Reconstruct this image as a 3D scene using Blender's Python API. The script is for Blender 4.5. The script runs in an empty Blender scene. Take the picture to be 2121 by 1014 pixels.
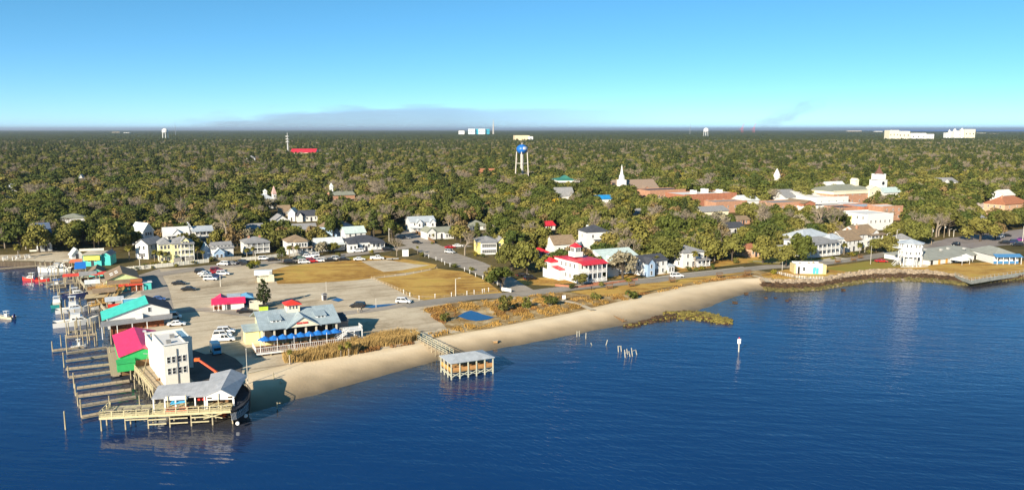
import bpy, math, random
import numpy as np
from mathutils import Vector
from math import sin, cos, pi, radians as R, sqrt, atan2, hypot
random.seed(7); rng = np.random.default_rng(11)
S = bpy.context.scene
COL = S.collection
# ---------------------------------------------------------------- camera, sky, sun, exposure
CAMH, FOC, TILT = 55.0, 1633.0, math.atan(240.0/1633.0)
cam = bpy.data.cameras.new('camera'); cam.sensor_width = 36; cam.lens = 36*FOC/2121.0
cam.clip_start = 1; cam.clip_end = 120000
cam_ob = bpy.data.objects.new('camera', cam); COL.objects.link(cam_ob)
cam_ob.location = (0, 0, CAMH); cam_ob.rotation_euler = (pi/2-TILT, 0, 0)
S.camera = cam_ob
SUN_EL, SUN_AZ = R(23), R(30)          # shadows run away from the camera, 30 degrees to the right
w = bpy.data.worlds.new('World'); S.world = w; w.use_nodes = True
nt = w.node_tree; nt.nodes.clear()
sky = nt.nodes.new('ShaderNodeTexSky'); sky.sky_type = 'NISHITA'; sky.sun_disc = False
sky.sun_elevation = SUN_EL; sky.sun_rotation = pi+SUN_AZ
sky.altitude = 2500; sky.air_density = 0.5; sky.dust_density = 0.0; sky.ozone_density = 3.5
gam = nt.nodes.new('ShaderNodeGamma'); gam.inputs[1].default_value = 0.72
hsv = nt.nodes.new('ShaderNodeHueSaturation'); hsv.inputs['Hue'].default_value = 0.482
hsv.inputs['Saturation'].default_value = 1.30; hsv.inputs['Value'].default_value = 0.97
bg = nt.nodes.new('ShaderNodeBackground'); bg.inputs[1].default_value = 0.15
wo = nt.nodes.new('ShaderNodeOutputWorld')
nt.links.new(sky.outputs[0], gam.inputs[0]); nt.links.new(gam.outputs[0], hsv.inputs['Color']); nt.links.new(hsv.outputs[0], bg.inputs[0]); nt.links.new(bg.outputs[0], wo.inputs[0])
sl = bpy.data.lights.new('sun', 'SUN'); sl.energy = 5.0; sl.angle = R(0.5); sl.color = (1.0, 0.88, 0.69)
so = bpy.data.objects.new('sun', sl); COL.objects.link(so)
sdir = Vector((sin(SUN_AZ)*cos(SUN_EL), cos(SUN_AZ)*cos(SUN_EL), -sin(SUN_EL)))
so.rotation_euler = sdir.to_track_quat('-Z', 'Y').to_euler(); so.location = (-200, -200, 300)
S.view_settings.view_transform = 'Standard'; S.view_settings.look = 'None'
S.view_settings.exposure = 0.95; S.view_settings.gamma = 1; S.view_settings.use_curve_mapping = False
S.render.engine = 'CYCLES'
S.cycles.max_bounces = 5; S.cycles.diffuse_bounces = 2; S.cycles.glossy_bounces = 3; S.cycles.transmission_bounces = 2
S.cycles.volume_bounces = 0; S.cycles.transparent_max_bounces = 6
S.cycles.use_denoising = True
# ---------------------------------------------------------------- survey helpers: photo pixel -> real place on the ground
GZ = 2.0
def P(px, py, z=GZ):
    v = py-507; k = (CAMH-z)/(sin(TILT)*FOC+cos(TILT)*v)
    return Vector(((px-1060.5)*k, (cos(TILT)*FOC-sin(TILT)*v)*k, z))
def PX(p):
    x, y, z = p[0], p[1], p[2]-CAMH
    f = y*cos(TILT)-z*sin(TILT); u = y*sin(TILT)+z*cos(TILT)
    return (1060.5+FOC*x/f, 507-FOC*u/f)
def ZAT(py, D):                          # height seen at row py at forward distance D
    v = py-507
    return CAMH+D*(-sin(TILT)*FOC-cos(TILT)*v)/(cos(TILT)*FOC-sin(TILT)*v)
def AT(px, D, z=GZ):                     # point at forward distance D in column px
    f = D*cos(TILT)-(z-CAMH)*sin(TILT)
    return Vector(((px-1060.5)*f/FOC, D, z))
def in_poly(x, y, poly):
    c = False; n = len(poly); j = n-1
    for i in range(n):
        if (poly[i][1] > y) != (poly[j][1] > y) and x < (poly[j][0]-poly[i][0])*(y-poly[i][1])/(poly[j][1]-poly[i][1])+poly[i][0]: c = not c
        j = i
    return c
# ---------------------------------------------------------------- materials
def lin(c):
    return tuple(((v/255.0+0.055)/1.055)**2.4 if v > 10 else v/255.0/12.92 for v in c)
_M = {}
def mat(name, col, rough=.8, var=.15, scale=1.0, spec=.25, metal=0.0, bump=0.0, col2=None, stretch=(1,1,1), detail=4, coord='Object'):
    """procedural: two-tone noise on one base colour, optional bump"""
    if name in _M: return _M[name]
    m = bpy.data.materials.new(name); m.use_nodes = True; n = m.node_tree; b = n.nodes['Principled BSDF']
    b.inputs['Roughness'].default_value = rough; b.inputs['Metallic'].default_value = metal
    b.inputs['Specular IOR Level'].default_value = spec
    tc = n.nodes.new('ShaderNodeTexCoord'); mp = n.nodes.new('ShaderNodeMapping'); mp.inputs['Scale'].default_value = stretch
    nz = n.nodes.new('ShaderNodeTexNoise'); nz.inputs['Scale'].default_value = scale; nz.inputs['Detail'].default_value = detail; nz.inputs['Roughness'].default_value = .65
    n.links.new(tc.outputs[coord], mp.inputs[0]); n.links.new(mp.outputs[0], nz.inputs['Vector'])
    rp = n.nodes.new('ShaderNodeValToRGB'); rp.color_ramp.elements[0].position = .32; rp.color_ramp.elements[1].position = .68
    c2 = col2 if col2 else tuple(min(1, v*(1+var)) for v in col)
    c1 = col if col2 else tuple(v*(1-var) for v in col)
    rp.color_ramp.elements[0].color = (*c1, 1); rp.color_ramp.elements[1].color = (*c2, 1)
    n.links.new(nz.outputs[0], rp.inputs[0]); n.links.new(rp.outputs[0], b.inputs['Base Color'])
    if bump:
        bp = n.nodes.new('ShaderNodeBump'); bp.inputs['Strength'].default_value = bump; bp.inputs['Distance'].default_value = .05
        n.links.new(nz.outputs[0], bp.inputs['Height']); n.links.new(bp.outputs[0], b.inputs['Normal'])
    _M[name] = m; return m
def seam_mat(name, col, pitch=.45, rough=.45, axis=0, depth=.6, metal=0.0, var=.17):
    """standing seam / lapped boards: relief bands across one object axis"""
    if name in _M: return _M[name]
    m = mat(name, col, rough, var, .8, .4, metal, detail=8, stretch=(1,1,.35)); n = m.node_tree; b = n.nodes['Principled BSDF']
    tc = n.nodes.new('ShaderNodeTexCoord'); wv = n.nodes.new('ShaderNodeTexWave'); wv.bands_direction = 'XYZ'[axis]
    wv.inputs['Scale'].default_value = 0.314/pitch; wv.wave_profile = 'SAW'
    n.links.new(tc.outputs['Object'], wv.inputs[0])
    bp = n.nodes.new('ShaderNodeBump'); bp.inputs['Strength'].default_value = depth; bp.inputs['Distance'].default_value = .04
    n.links.new(wv.outputs[0], bp.inputs['Height']); n.links.new(bp.outputs[0], b.inputs['Normal'])
    return m
def leaf_mat(name, ramp, scale=.35, bright=1.0):
    """foliage: hue differs tree by tree and clump by clump"""
    m = bpy.data.materials.new(name); m.use_nodes = True; n = m.node_tree; b = n.nodes['Principled BSDF']
    b.inputs['Roughness'].default_value = .75; b.inputs['Specular IOR Level'].default_value = .12
    oi = n.nodes.new('ShaderNodeObjectInfo'); rp = n.nodes.new('ShaderNodeValToRGB')
    el = rp.color_ramp.elements
    while len(el) < len(ramp): el.new(.5)
    for i, c in enumerate(ramp): el[i].position = i/(len(ramp)-1); el[i].color = (*[v*bright for v in c], 1)
    n.links.new(oi.outputs['Random'], rp.inputs[0])
    g = n.nodes.new('ShaderNodeTexCoord'); nz = n.nodes.new('ShaderNodeTexNoise'); nz.inputs['Scale'].default_value = scale; nz.inputs['Detail'].default_value = 5
    n.links.new(g.outputs['Object'], nz.inputs['Vector'])
    mr = n.nodes.new('ShaderNodeMapRange'); mr.inputs[1].default_value = .3; mr.inputs[2].default_value = .7; mr.inputs[3].default_value = .68; mr.inputs[4].default_value = 1.35
    n.links.new(nz.outputs[0], mr.inputs[0])
    mx = n.nodes.new('ShaderNodeMix'); mx.data_type = 'RGBA'; mx.blend_type = 'MULTIPLY'; mx.inputs[0].default_value = 1
    n.links.new(rp.outputs[0], mx.inputs[6]); n.links.new(mr.outputs[0], mx.inputs[7]); n.links.new(mx.outputs[2], b.inputs['Base Color'])
    _M[name] = m; return m
def set_ramp(rp, stops):
    el = rp.color_ramp.elements; el[0].position, el[0].color = stops[0][0], (*stops[0][1], 1); el[-1].position, el[-1].color = stops[-1][0], (*stops[-1][1], 1)
    for p_, c_ in stops[1:-1]: e = el.new(p_); e.color = (*c_, 1)
def ground_mat(name, tones, stain, amount=.5, s=(.035,.22,1.6), lane=28, bump=.5):
    """bare or grassy ground: broad patches, mottling, grain and long worn streaks"""
    m = bpy.data.materials.new(name); m.use_nodes = True; n = m.node_tree; b = n.nodes['Principled BSDF']; b.inputs['Roughness'].default_value = .95; b.inputs['Specular IOR Level'].default_value = .1
    tc = n.nodes.new('ShaderNodeTexCoord'); N_ = []
    for sc_, dt in zip(s, (4, 6, 4)):
        z = n.nodes.new('ShaderNodeTexNoise'); z.inputs['Scale'].default_value = sc_; z.inputs['Detail'].default_value = dt; z.inputs['Roughness'].default_value = .7; n.links.new(tc.outputs['Object'], z.inputs['Vector']); N_.append(z)
    a = n.nodes.new('ShaderNodeMath'); a.operation = 'MULTIPLY_ADD'; a.inputs[1].default_value = .55; n.links.new(N_[0].outputs[0], a.inputs[0])
    c = n.nodes.new('ShaderNodeMath'); c.operation = 'MULTIPLY_ADD'; c.inputs[1].default_value = .30; c.inputs[2].default_value = 0; n.links.new(N_[1].outputs[0], c.inputs[0]); n.links.new(c.outputs[0], a.inputs[2])
    d = n.nodes.new('ShaderNodeMath'); d.operation = 'MULTIPLY_ADD'; d.inputs[1].default_value = .22; n.links.new(N_[2].outputs[0], d.inputs[0]); n.links.new(a.outputs[0], d.inputs[2])
    rp = n.nodes.new('ShaderNodeValToRGB'); k = len(tones); set_ramp(rp, [(.40+.27*i/(k-1), t) for i, t in enumerate(tones)]); n.links.new(d.outputs[0], rp.inputs[0])
    mp = n.nodes.new('ShaderNodeMapping'); mp.vector_type = 'TEXTURE'; mp.inputs['Rotation'].default_value = (0, 0, R(lane)); mp.inputs['Scale'].default_value = (22, 2.6, 1)
    sz = n.nodes.new('ShaderNodeTexNoise'); sz.inputs['Scale'].default_value = 1; sz.inputs['Detail'].default_value = 5; n.links.new(tc.outputs['Object'], mp.inputs[0]); n.links.new(mp.outputs[0], sz.inputs['Vector'])
    mr = n.nodes.new('ShaderNodeMapRange'); mr.inputs[1].default_value = .53; mr.inputs[2].default_value = .70; mr.inputs[3].default_value = 0; mr.inputs[4].default_value = amount; n.links.new(sz.outputs[0], mr.inputs[0])
    mx = n.nodes.new('ShaderNodeMix'); mx.data_type = 'RGBA'; mx.inputs[7].default_value = (*stain, 1); n.links.new(mr.outputs[0], mx.inputs[0]); n.links.new(rp.outputs[0], mx.inputs[6]); n.links.new(mx.outputs[2], b.inputs['Base Color'])
    bp = n.nodes.new('ShaderNodeBump'); bp.inputs['Strength'].default_value = bump; bp.inputs['Distance'].default_value = .15; n.links.new(N_[2].outputs[0], bp.inputs['Height']); n.links.new(bp.outputs[0], b.inputs['Normal'])
    _M[name] = m; return m
# ---------------------------------------------------------------- mesh helpers
class MB:
    def __init__(s): s.v = []; s.f = []
    def add(s, vs, fs):
        o = len(s.v); s.v += [tuple(p) for p in vs]; s.f += [tuple(i+o for i in f) for f in fs]; return s
    def box(s, x, y, z, sx, sy, sz, r=0.0):
        c, n = cos(r), sin(r); v = []
        for k in (0, 1):
            for a, b in ((-1,-1),(1,-1),(1,1),(-1,1)):
                dx, dy = a*sx/2, b*sy/2; v.append((x+dx*c-dy*n, y+dx*n+dy*c, z+k*sz))
        return s.add(v, [(3,2,1,0),(4,5,6,7),(0,1,5,4),(1,2,6,5),(2,3,7,6),(3,0,4,7)])
    def bar(s, p, q, w, h=None):
        p, q = Vector(p), Vector(q); d = (q-p).normalized(); h = h or w
        a = d.cross(Vector((0,0,1)));  a = a.normalized() if a.length > .01 else Vector((1,0,0)); b = a.cross(d).normalized()
        v = [e+a*i*w/2+b*j*h/2 for e in (p, q) for i, j in ((-1,-1),(1,-1),(1,1),(-1,1))]
        return s.add(v, [(3,2,1,0),(4,5,6,7),(0,1,5,4),(1,2,6,5),(2,3,7,6),(3,0,4,7)])
    def tube(s, p, q, r, r2=None, n=6, caps=True):
        p, q = Vector(p), Vector(q); d = (q-p).normalized(); r2 = r if r2 is None else r2
        a = d.cross(Vector((0,0,1)));  a = a.normalized() if a.length > .01 else Vector((1,0,0)); b = a.cross(d).normalized()
        v = [e+(a*cos(2*pi*i/n)+b*sin(2*pi*i/n))*k for e, k in ((p, r), (q, r2)) for i in range(n)]
        f = [(i, (i+1) % n, n+(i+1) % n, n+i) for i in range(n)]
        if caps: f += [tuple(range(n-1, -1, -1)), tuple(range(n, 2*n))]
        return s.add(v, f)
    def prism(s, pts, z0, z1):
        n = len(pts); v = [(p[0], p[1], z0) for p in pts]+[(p[0], p[1], z1) for p in pts]
        return s.add(v, [tuple(range(n-1, -1, -1)), tuple(range(n, 2*n))]+[(i, (i+1) % n, n+(i+1) % n, n+i) for i in range(n)])
    def slab(s, pts, t=.12):
        """a sheet through 3+ points (top side, counter-clockwise from above) with thickness"""
        pts = [Vector(p) for p in pts]; nn = (pts[1]-pts[0]).cross(pts[-1]-pts[0]).normalized(); n = len(pts)
        if nn.z < 0: nn = -nn
        return s.add(pts+[p-nn*t for p in pts], [tuple(range(n)), tuple(range(2*n-1, n-1, -1))]+[(i, n+i, n+(i+1) % n, (i+1) % n) for i in range(n)])
    def lathe(s, prof, n=12, x=0, y=0):
        v = [(x+r*cos(2*pi*i/n), y+r*sin(2*pi*i/n), z) for r, z in prof for i in range(n)]
        f = [(k*n+i, k*n+(i+1) % n, (k+1)*n+(i+1) % n, (k+1)*n+i) for k in range(len(prof)-1) for i in range(n)]
        f += [tuple(range(n-1, -1, -1)), tuple(range((len(prof)-1)*n, len(prof)*n))]
        return s.add(v, f)
    def mesh(s, name, m=None, smooth=False):
        me = bpy.data.meshes.new(name); me.from_pydata([tuple(p) for p in s.v], [], s.f)
        if m: me.materials.append(m)
        if smooth: me.polygons.foreach_set('use_smooth', [True]*len(me.polygons))
        me.update(); return me
    def build(s, name, m, parent=None, smooth=False):
        return link(name, s.mesh(name, m, smooth), parent)
def link(name, me, parent=None, loc=None, rot=None, scale=None, m=None):
    o = bpy.data.objects.new(name, me); COL.objects.link(o)
    if parent: o.parent = parent
    if loc is not None: o.location = loc
    if rot is not None: o.rotation_euler = (0, 0, rot) if not hasattr(rot, '__len__') else rot
    if scale is not None: o.scale = scale
    if m: o.material_slots[0].link = 'OBJECT'; o.material_slots[0].material = m
    return o
def tag(o, label=None, cat=None, group=None, kind=None):
    if label: o['label'] = label
    if cat: o['category'] = cat
    if group: o['group'] = group
    if kind: o['kind'] = kind
    return o
def thing(name, label, cat, loc, rz=0.0, group=None):
    o = bpy.data.objects.new(name, None); COL.objects.link(o); o.empty_display_size = .5
    o.location = loc; o.rotation_euler = (0, 0, rz); return tag(o, label, cat, group)
def np_mesh(name, V, Q, m, attr=None):
    """big quad/tri mesh straight from arrays"""
    me = bpy.data.meshes.new(name); V = np.asarray(V, np.float32); Q = np.asarray(Q, np.int32); k = Q.shape[1]
    me.vertices.add(len(V)); me.vertices.foreach_set('co', V.ravel())
    me.loops.add(Q.size); me.loops.foreach_set('vertex_index', Q.ravel())
    me.polygons.add(len(Q)); me.polygons.foreach_set('loop_start', np.arange(0, Q.size, k, dtype=np.int32))
    if m: me.materials.append(m)
    me.update(calc_edges=True); me.validate()
    if attr is not None:
        a = me.attributes.new('shore', 'FLOAT', 'POINT'); a.data.foreach_set('value', np.asarray(attr, np.float32))
    return me
def noise2(x, y, seed=0):
    r = np.random.default_rng(seed); a = 0
    for k in range(5):
        t, ph = r.uniform(0, 2*pi), r.uniform(0, 2*pi); a = a+np.sin((x*cos(t)+y*sin(t))*(.9+.5*k)+ph)
    return a/5
# ---------------------------------------------------------------- the setting: water, land, beach, roads, lots
BEACH = [((505,775),(470,868)),((530,770),(530,852)),((570,760),(578,836)),((640,745),(680,810)),((720,732),(770,783)),((790,722),(850,762)),((850,714),(920,742)),((890,702),(980,731)),((950,690),(1050,718)),((1020,679),(1120,706)),((1100,663),(1190,692)),((1180,648),(1250,680)),((1240,634),(1320,668)),((1290,622),(1380,657)),((1350,607),(1440,645)),((1410,594),(1480,630)),((1470,584),(1520,615)),((1530,577),(1555,604)),((1572,575),(1582,600))]
RIPRAP = [((1572,575),(1582,600)),((1640,579),(1620,603)),((1700,577),(1690,601)),((1740,567),(1750,591)),((1800,559),(1800,584)),((1860,557),(1880,581)),((1920,559),(1955,585)),((1975,567),(1990,589)),((2010,580),(2015,590)),((2060,573),(2060,583)),((2121,565),(2121,577)),((2400,535),(2400,548)),((3000,480),(3000,492))]
LAND = [(-900,575),(-300,548),(0,541),(60,542),(125,541),(160,552),(205,575),(228,605),(245,640),(262,668),(285,710),(300,750),(318,790),(332,815),(420,812)]
shore_pts = [P(x, y, 0).xy for x, y in LAND]+[P(*b, 0).xy for a, b in BEACH]+[P(*b, 0).xy for a, b in RIPRAP[1:]]
SH = np.array(shore_pts)
def shore_dist(X, Y):
    d = np.full(X.shape, 1e9)
    for a, b in zip(SH[:-1], SH[1:]):
        ab = b-a; t = np.clip(((X-a[0])*ab[0]+(Y-a[1])*ab[1])/(ab@ab), 0, 1)
        d = np.minimum(d, np.hypot(X-a[0]-t*ab[0], Y-a[1]-t*ab[1]))
    return d
# water
m = bpy.data.materials.new('river_water'); m.use_nodes = True; n = m.node_tree; b = n.nodes['Principled BSDF']
b.inputs['Roughness'].default_value = .07; b.inputs['IOR'].default_value = 1.333
at = n.nodes.new('ShaderNodeAttribute'); at.attribute_name = 'shore'
tc = n.nodes.new('ShaderNodeTexCoord')
big = n.nodes.new('ShaderNodeTexNoise'); big.inputs['Scale'].default_value = .012; big.inputs['Detail'].default_value = 3
n.links.new(tc.outputs['Object'], big.inputs['Vector'])
deep = n.nodes.new('ShaderNodeMix'); deep.data_type = 'RGBA'; deep.inputs[6].default_value = (.002,.022,.088,1); deep.inputs[7].default_value = (.003,.038,.150,1)
n.links.new(big.outputs[0], deep.inputs[0])
mx = n.nodes.new('ShaderNodeMix'); mx.data_type = 'RGBA'; mx.inputs[7].default_value = (.062,.050,.020,1)
n.links.new(at.outputs['Fac'], mx.inputs[0]); n.links.new(deep.outputs[2], mx.inputs[6]); n.links.new(mx.outputs[2], b.inputs['Base Color'])
def wave_layer(length, width, rot, det):
    mp = n.nodes.new('ShaderNodeMapping'); mp.vector_type = 'TEXTURE'; mp.inputs['Rotation'].default_value = (0,0,R(rot)); mp.inputs['Scale'].default_value = (length, width, 1)
    z = n.nodes.new('ShaderNodeTexNoise'); z.inputs['Scale'].default_value = 1; z.inputs['Detail'].default_value = det; z.inputs['Roughness'].default_value = .6
    n.links.new(tc.outputs['Object'], mp.inputs[0]); n.links.new(mp.outputs[0], z.inputs['Vector']); return z
w1, w2 = wave_layer(2.8, .85, -48, 3), wave_layer(12, 3.2, -8, 2)
patch = n.nodes.new('ShaderNodeMapRange'); patch.inputs[1].default_value = .35; patch.inputs[2].default_value = .65; patch.inputs[3].default_value = .2; patch.inputs[4].default_value = 1.0
n.links.new(big.outputs[0], patch.inputs[0])
b1 = n.nodes.new('ShaderNodeBump'); b1.inputs['Distance'].default_value = .16; b2 = n.nodes.new('ShaderNodeBump'); b2.inputs['Strength'].default_value = .45; b2.inputs['Distance'].default_value = .42
n.links.new(patch.outputs[0], b1.inputs['Strength'])
n.links.new(w1.outputs[0], b1.inputs['Height']); n.links.new(w2.outputs[0], b2.inputs['Height']); n.links.new(b1.outputs[0], b2.inputs['Normal']); n.links.new(b2.outputs[0], b.inputs['Normal'])
WATER = m
gx, gy = np.linspace(-300, 620, 231), np.linspace(60, 420, 121)
X, Y = np.meshgrid(gx, gy); d = shore_dist(X, Y)
att = .85*np.clip(1-d/24, 0, 1)**1.5
V = np.stack([X.ravel(), Y.ravel(), np.zeros(X.size)], 1); nx, ny = len(gx), len(gy)
ii = (np.arange(ny-1)[:, None]*nx+np.arange(nx-1)[None, :]).ravel()
Q = np.stack([ii, ii+1, ii+nx+1, ii+nx], 1)
V = np.concatenate([V, [(-3000,-800,0),(3000,-800,0),(3000,60,0),(-3000,60,0),(-3000,420,0),(-300,420,0),(-300,60,0),(620,60,0),(620,420,0),(3000,420,0)]]); o = nx*ny
Q = np.concatenate([Q, [(o,o+1,o+2,o+3),(o+3,o+6,o+5,o+4),(o+7,o+2,o+9,o+8)]])
tag(link('river', np_mesh('river', V, Q, WATER, np.concatenate([att.ravel()*1.0, np.zeros(10)]))), kind='structure')
# land sheet out to the horizon
g_mat = ground_mat('leaf_litter', [(.05,.048,.018),(.10,.08,.03),(.19,.14,.06)], (.05,.045,.02), .5, (.02,.15,1.2))
edge = [P(x, y).xy for x, y in LAND]+[P(*a).xy for a, b in BEACH]+[P(*a).xy for a, b in RIPRAP[1:]]
poly = [Vector((-90000, 300))]+edge+[Vector((90000, 900)), Vector((110000, 110000)), Vector((-110000, 110000))]
tag(MB().add([(p.x, p.y, GZ) for p in poly], [tuple(range(len(poly)))]).build('ground', g_mat), kind='structure')
# bulkhead under the land edge by the docks
mb = MB(); bl = [P(x, y) for x, y in LAND]
for p, q in zip(bl[:-1], bl[1:]): mb.add([p, q, (q.x, q.y, -1.5), (p.x, p.y, -1.5)], [(3,2,1,0)])
tag(mb.build('bulkhead', mat('bulkhead_timber', (.09,.07,.05), .9, .3, 1.2, stretch=(1,1,.2))), kind='structure')
def strip(pairs, rows, zf, per=8, wob=0):
    """surface between an upper line (on land) and the waterline, rows = list of t, zf(t) = height"""
    ups = [P(*a).xy for a, b in pairs]; lo = [P(*b, 0).xy for a, b in pairs]; A = []
    for i in range(len(pairs)-1):
        for k in range(per):
            f = k/per; A.append((ups[i].lerp(ups[i+1], f), lo[i].lerp(lo[i+1], f)))
    A.append((ups[-1], lo[-1])); V, T = [], []
    for t in rows:
        for u, l in A:
            p = u.lerp(l, t); V.append((p.x, p.y, zf(t)+wob*noise2(p.x*.35, p.y*.35, 3)*min(1, t*3))); T.append(t)
    n_ = len(A); Q = [(r*n_+i, (r+1)*n_+i, (r+1)*n_+i+1, r*n_+i+1) for r in range(len(rows)-1) for i in range(n_-1)]
    return V, Q, T
# beach: dry pale sand above, damp darker sand towards the waterline
m = bpy.data.materials.new('beach_sand'); m.use_nodes = True; n = m.node_tree; b = n.nodes['Principled BSDF']; b.inputs['Specular IOR Level'].default_value = .2
at = n.nodes.new('ShaderNodeAttribute'); at.attribute_name = 'shore'; tc = n.nodes.new('ShaderNodeTexCoord')
nz = n.nodes.new('ShaderNodeTexNoise'); nz.inputs['Scale'].default_value = .16; nz.inputs['Detail'].default_value = 6; n.links.new(tc.outputs['Object'], nz.inputs['Vector'])
ad = n.nodes.new('ShaderNodeMath'); ad.operation = 'MULTIPLY_ADD'; ad.inputs[1].default_value = .34; n.links.new(nz.outputs[0], ad.inputs[0]); n.links.new(at.outputs['Fac'], ad.inputs[2])
rp = n.nodes.new('ShaderNodeValToRGB'); set_ramp(rp, [(p_/1.5, c_) for p_, c_ in ((.12,(.52,.41,.26)),(.34,(.68,.56,.39)),(.58,(.58,.455,.30)),(.84,(.37,.285,.18)),(1.15,(.155,.125,.085)))])
sc = n.nodes.new('ShaderNodeMath'); sc.operation = 'DIVIDE'; sc.inputs[1].default_value = 1.5; n.links.new(ad.outputs[0], sc.inputs[0]); n.links.new(sc.outputs[0], rp.inputs[0]); n.links.new(rp.outputs[0], b.inputs['Base Color'])
rr = n.nodes.new('ShaderNodeMapRange'); rr.inputs[1].default_value = .6; rr.inputs[2].default_value = 1; rr.inputs[3].default_value = .95; rr.inputs[4].default_value = .7; n.links.new(at.outputs['Fac'], rr.inputs[0]); n.links.new(rr.outputs[0], b.inputs['Roughness'])
fz = n.nodes.new('ShaderNodeTexNoise'); fz.inputs['Scale'].default_value = 1.5; fz.inputs['Detail'].default_value = 5; n.links.new(tc.outputs['Object'], fz.inputs['Vector'])
bp = n.nodes.new('ShaderNodeBump'); bp.inputs['Strength'].default_value = .5; bp.inputs['Distance'].default_value = .12; n.links.new(fz.outputs[0], bp.inputs['Height']); n.links.new(bp.outputs[0], b.inputs['Normal'])
rows = [0,.06,.15,.25,.35,.45,.55,.65,.75,.85,.93,1,1.1,1.3]
V, Q, T = strip(BEACH, rows, lambda t: 2.0*(1-t)**.85 if t < 1 else -(t-1)*3, 8, .10)
for i in range(len(V)):
    if T[i] == 0: V[i] = (V[i][0], V[i][1], GZ+.01)
tag(link('beach', np_mesh('beach', V, Q, m, T)), kind='structure')
# riprap bank and stones
rk = mat('riprap_stone', (.19,.145,.10), .9, 0, .9, .3, col2=(.46,.37,.27))
rkd = mat('dark_wrack_stone', (.035,.022,.013), .9, 0, .8, .2, col2=(.11,.065,.035))
alg = mat('algae_stone', (.06,.055,.02), .85, 0, .8, .3, col2=(.19,.155,.05))
V, Q, T = strip(RIPRAP, [0,.2,.4,.6,.8,1,1.3], lambda t: 2.0*(1-t) if t < 1 else -(t-1)*2.5, 6)
for i in range(len(V)):
    if T[i] == 0: V[i] = (V[i][0], V[i][1], GZ+.01)
tag(link('riprap_bank', np_mesh('riprap_bank', V, Q, rk, T)), kind='structure')
def rock(mb, p, r):
    ph = [random.uniform(.65, 1.15) for _ in range(8)]; a = random.uniform(0, 6.28)
    v = [(p[0]+r*ph[i]*(1 if i % 4 in (0, 1) else -1)*cos(a)-r*ph[i]*(1 if i % 4 in (1, 2) else -1)*sin(a), p[1]+r*ph[i]*(1 if i % 4 in (0, 1) else -1)*sin(a)+r*ph[i]*(1 if i % 4 in (1, 2) else -1)*cos(a), p[2]+(r*.7*ph[i] if i > 3 else -r*.5)) for i in range(8)]
    mb.add(v, [(3,2,1,0),(4,5,6,7),(0,1,5,4),(1,2,6,5),(2,3,7,6),(3,0,4,7)])
layers = {'pale': (MB(), rk, 0, .44, 1300, .38), 'dark': (MB(), rkd, .42, .74, 1300, .50), 'algae': (MB(), alg, .74, 1.04, 1100, .34)}
nm = {'pale': ('riprap_stones', 'pale grey and tan boulders along the top of the shore bank'), 'dark': ('wrack_stones', 'dark brown band of weedy boulders along the shore bank'), 'algae': ('algae_stones', 'olive green algae covered stones at the edge of the water')}
vis = RIPRAP[:11]
for k, (mb, mm, t0, t1, N, r) in layers.items():
    for _ in range(N):
        i = random.randrange(len(vis)-1); f = random.random()
        a = P(*vis[i][0]).xy.lerp(P(*vis[i+1][0]).xy, f); b_ = P(*vis[i][1], 0).xy.lerp(P(*vis[i+1][1], 0).xy, f)
        t = random.uniform(t0, t1)+random.uniform(-.06, .06); p = a.lerp(b_, max(0, t)); rock(mb, (p.x, p.y, 2*(1-t)+.1), r*random.uniform(.5, 1.3))
    tag(mb.build(nm[k][0], mm), nm[k][1], kind='stuff')
# the weedy jetty
JET = [((1300,676),(1360,662),1.2),((1360,662),(1400,655),2.2),((1400,652),(1440,652),5.0),((1440,652),(1475,660),4.5),((1475,660),(1505,667),3.0)]
mb = MB(); mbd = MB()
for p, q, wd in JET:
    a, c = P(*p, 0), P(*q, 0)
    for _ in range(170 if wd < 2.5 else 430):
        u = a.lerp(c, random.random()); dx = random.gauss(0, 1); e = wd*.45
        rock(mb if random.random() < (.25 if wd < 2.5 else .8) else mbd, (u.x+random.gauss(0, 1)*e*.8, u.y+dx*e, max(.02, .75-.4*abs(dx))*min(1, wd/2.5)), random.uniform(.2, .5))
tag(mb.build('jetty_rocks', mat('moss_rock', (.10,.085,.02), .9, 0, .7, .2, col2=(.26,.21,.055))), 'low jetty of yellow green weedy rocks reaching into the river', kind='stuff')
tag(mbd.build('dark_jetty_rocks', rkd), 'dark brown wet rocks scattered through the weedy jetty', kind='stuff')
# flat zones on the land
def zone(name, px, z, m, kind='structure'):
    v = [P(x, y) for x, y in px]
    return tag(MB().add([(p.x, p.y, GZ+z) for p in v], [tuple(range(len(v)))]).build(name, m), kind=kind)
def ribbon(name, px, wd, z, m, world=False):
    c = [Vector(p) for p in px] if world else [P(x, y).xy for x, y in px]; mb = MB(); L = []
    for i, p in enumerate(c):
        d = (c[min(i+1, len(c)-1)]-c[max(i-1, 0)]).normalized(); s_ = Vector((-d.y, d.x))*wd/2; L += [(p.x+s_.x, p.y+s_.y, GZ+z), (p.x-s_.x, p.y-s_.y, GZ+z)]
    mb.add(L, [(2*i, 2*i+1, 2*i+3, 2*i+2) for i in range(len(c)-1)])
    return tag(mb.build(name, m), kind='structure')
gravel = ground_mat('gravel', [(.30,.24,.16),(.46,.38,.27),(.55,.47,.345),(.62,.545,.41)], (.20,.15,.095), .6)
asphalt = ground_mat('asphalt', [(.21,.19,.165),(.28,.255,.22),(.34,.31,.27)], (.16,.145,.13), .5)
old_asph = ground_mat('worn_asphalt', [(.24,.21,.18),(.33,.29,.245),(.40,.355,.30)], (.17,.145,.12), .6)
dry = ground_mat('dry_grass', [(.23,.115,.03),(.39,.225,.055),(.50,.32,.085),(.42,.31,.065)], (.15,.075,.025), .8, (.045,.3,1.8), 10)
green = ground_mat('green_lawn', [(.24,.17,.04),(.26,.22,.045),(.20,.20,.035)], (.36,.25,.07), .6, (.05,.3,1.8), 10)
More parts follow.
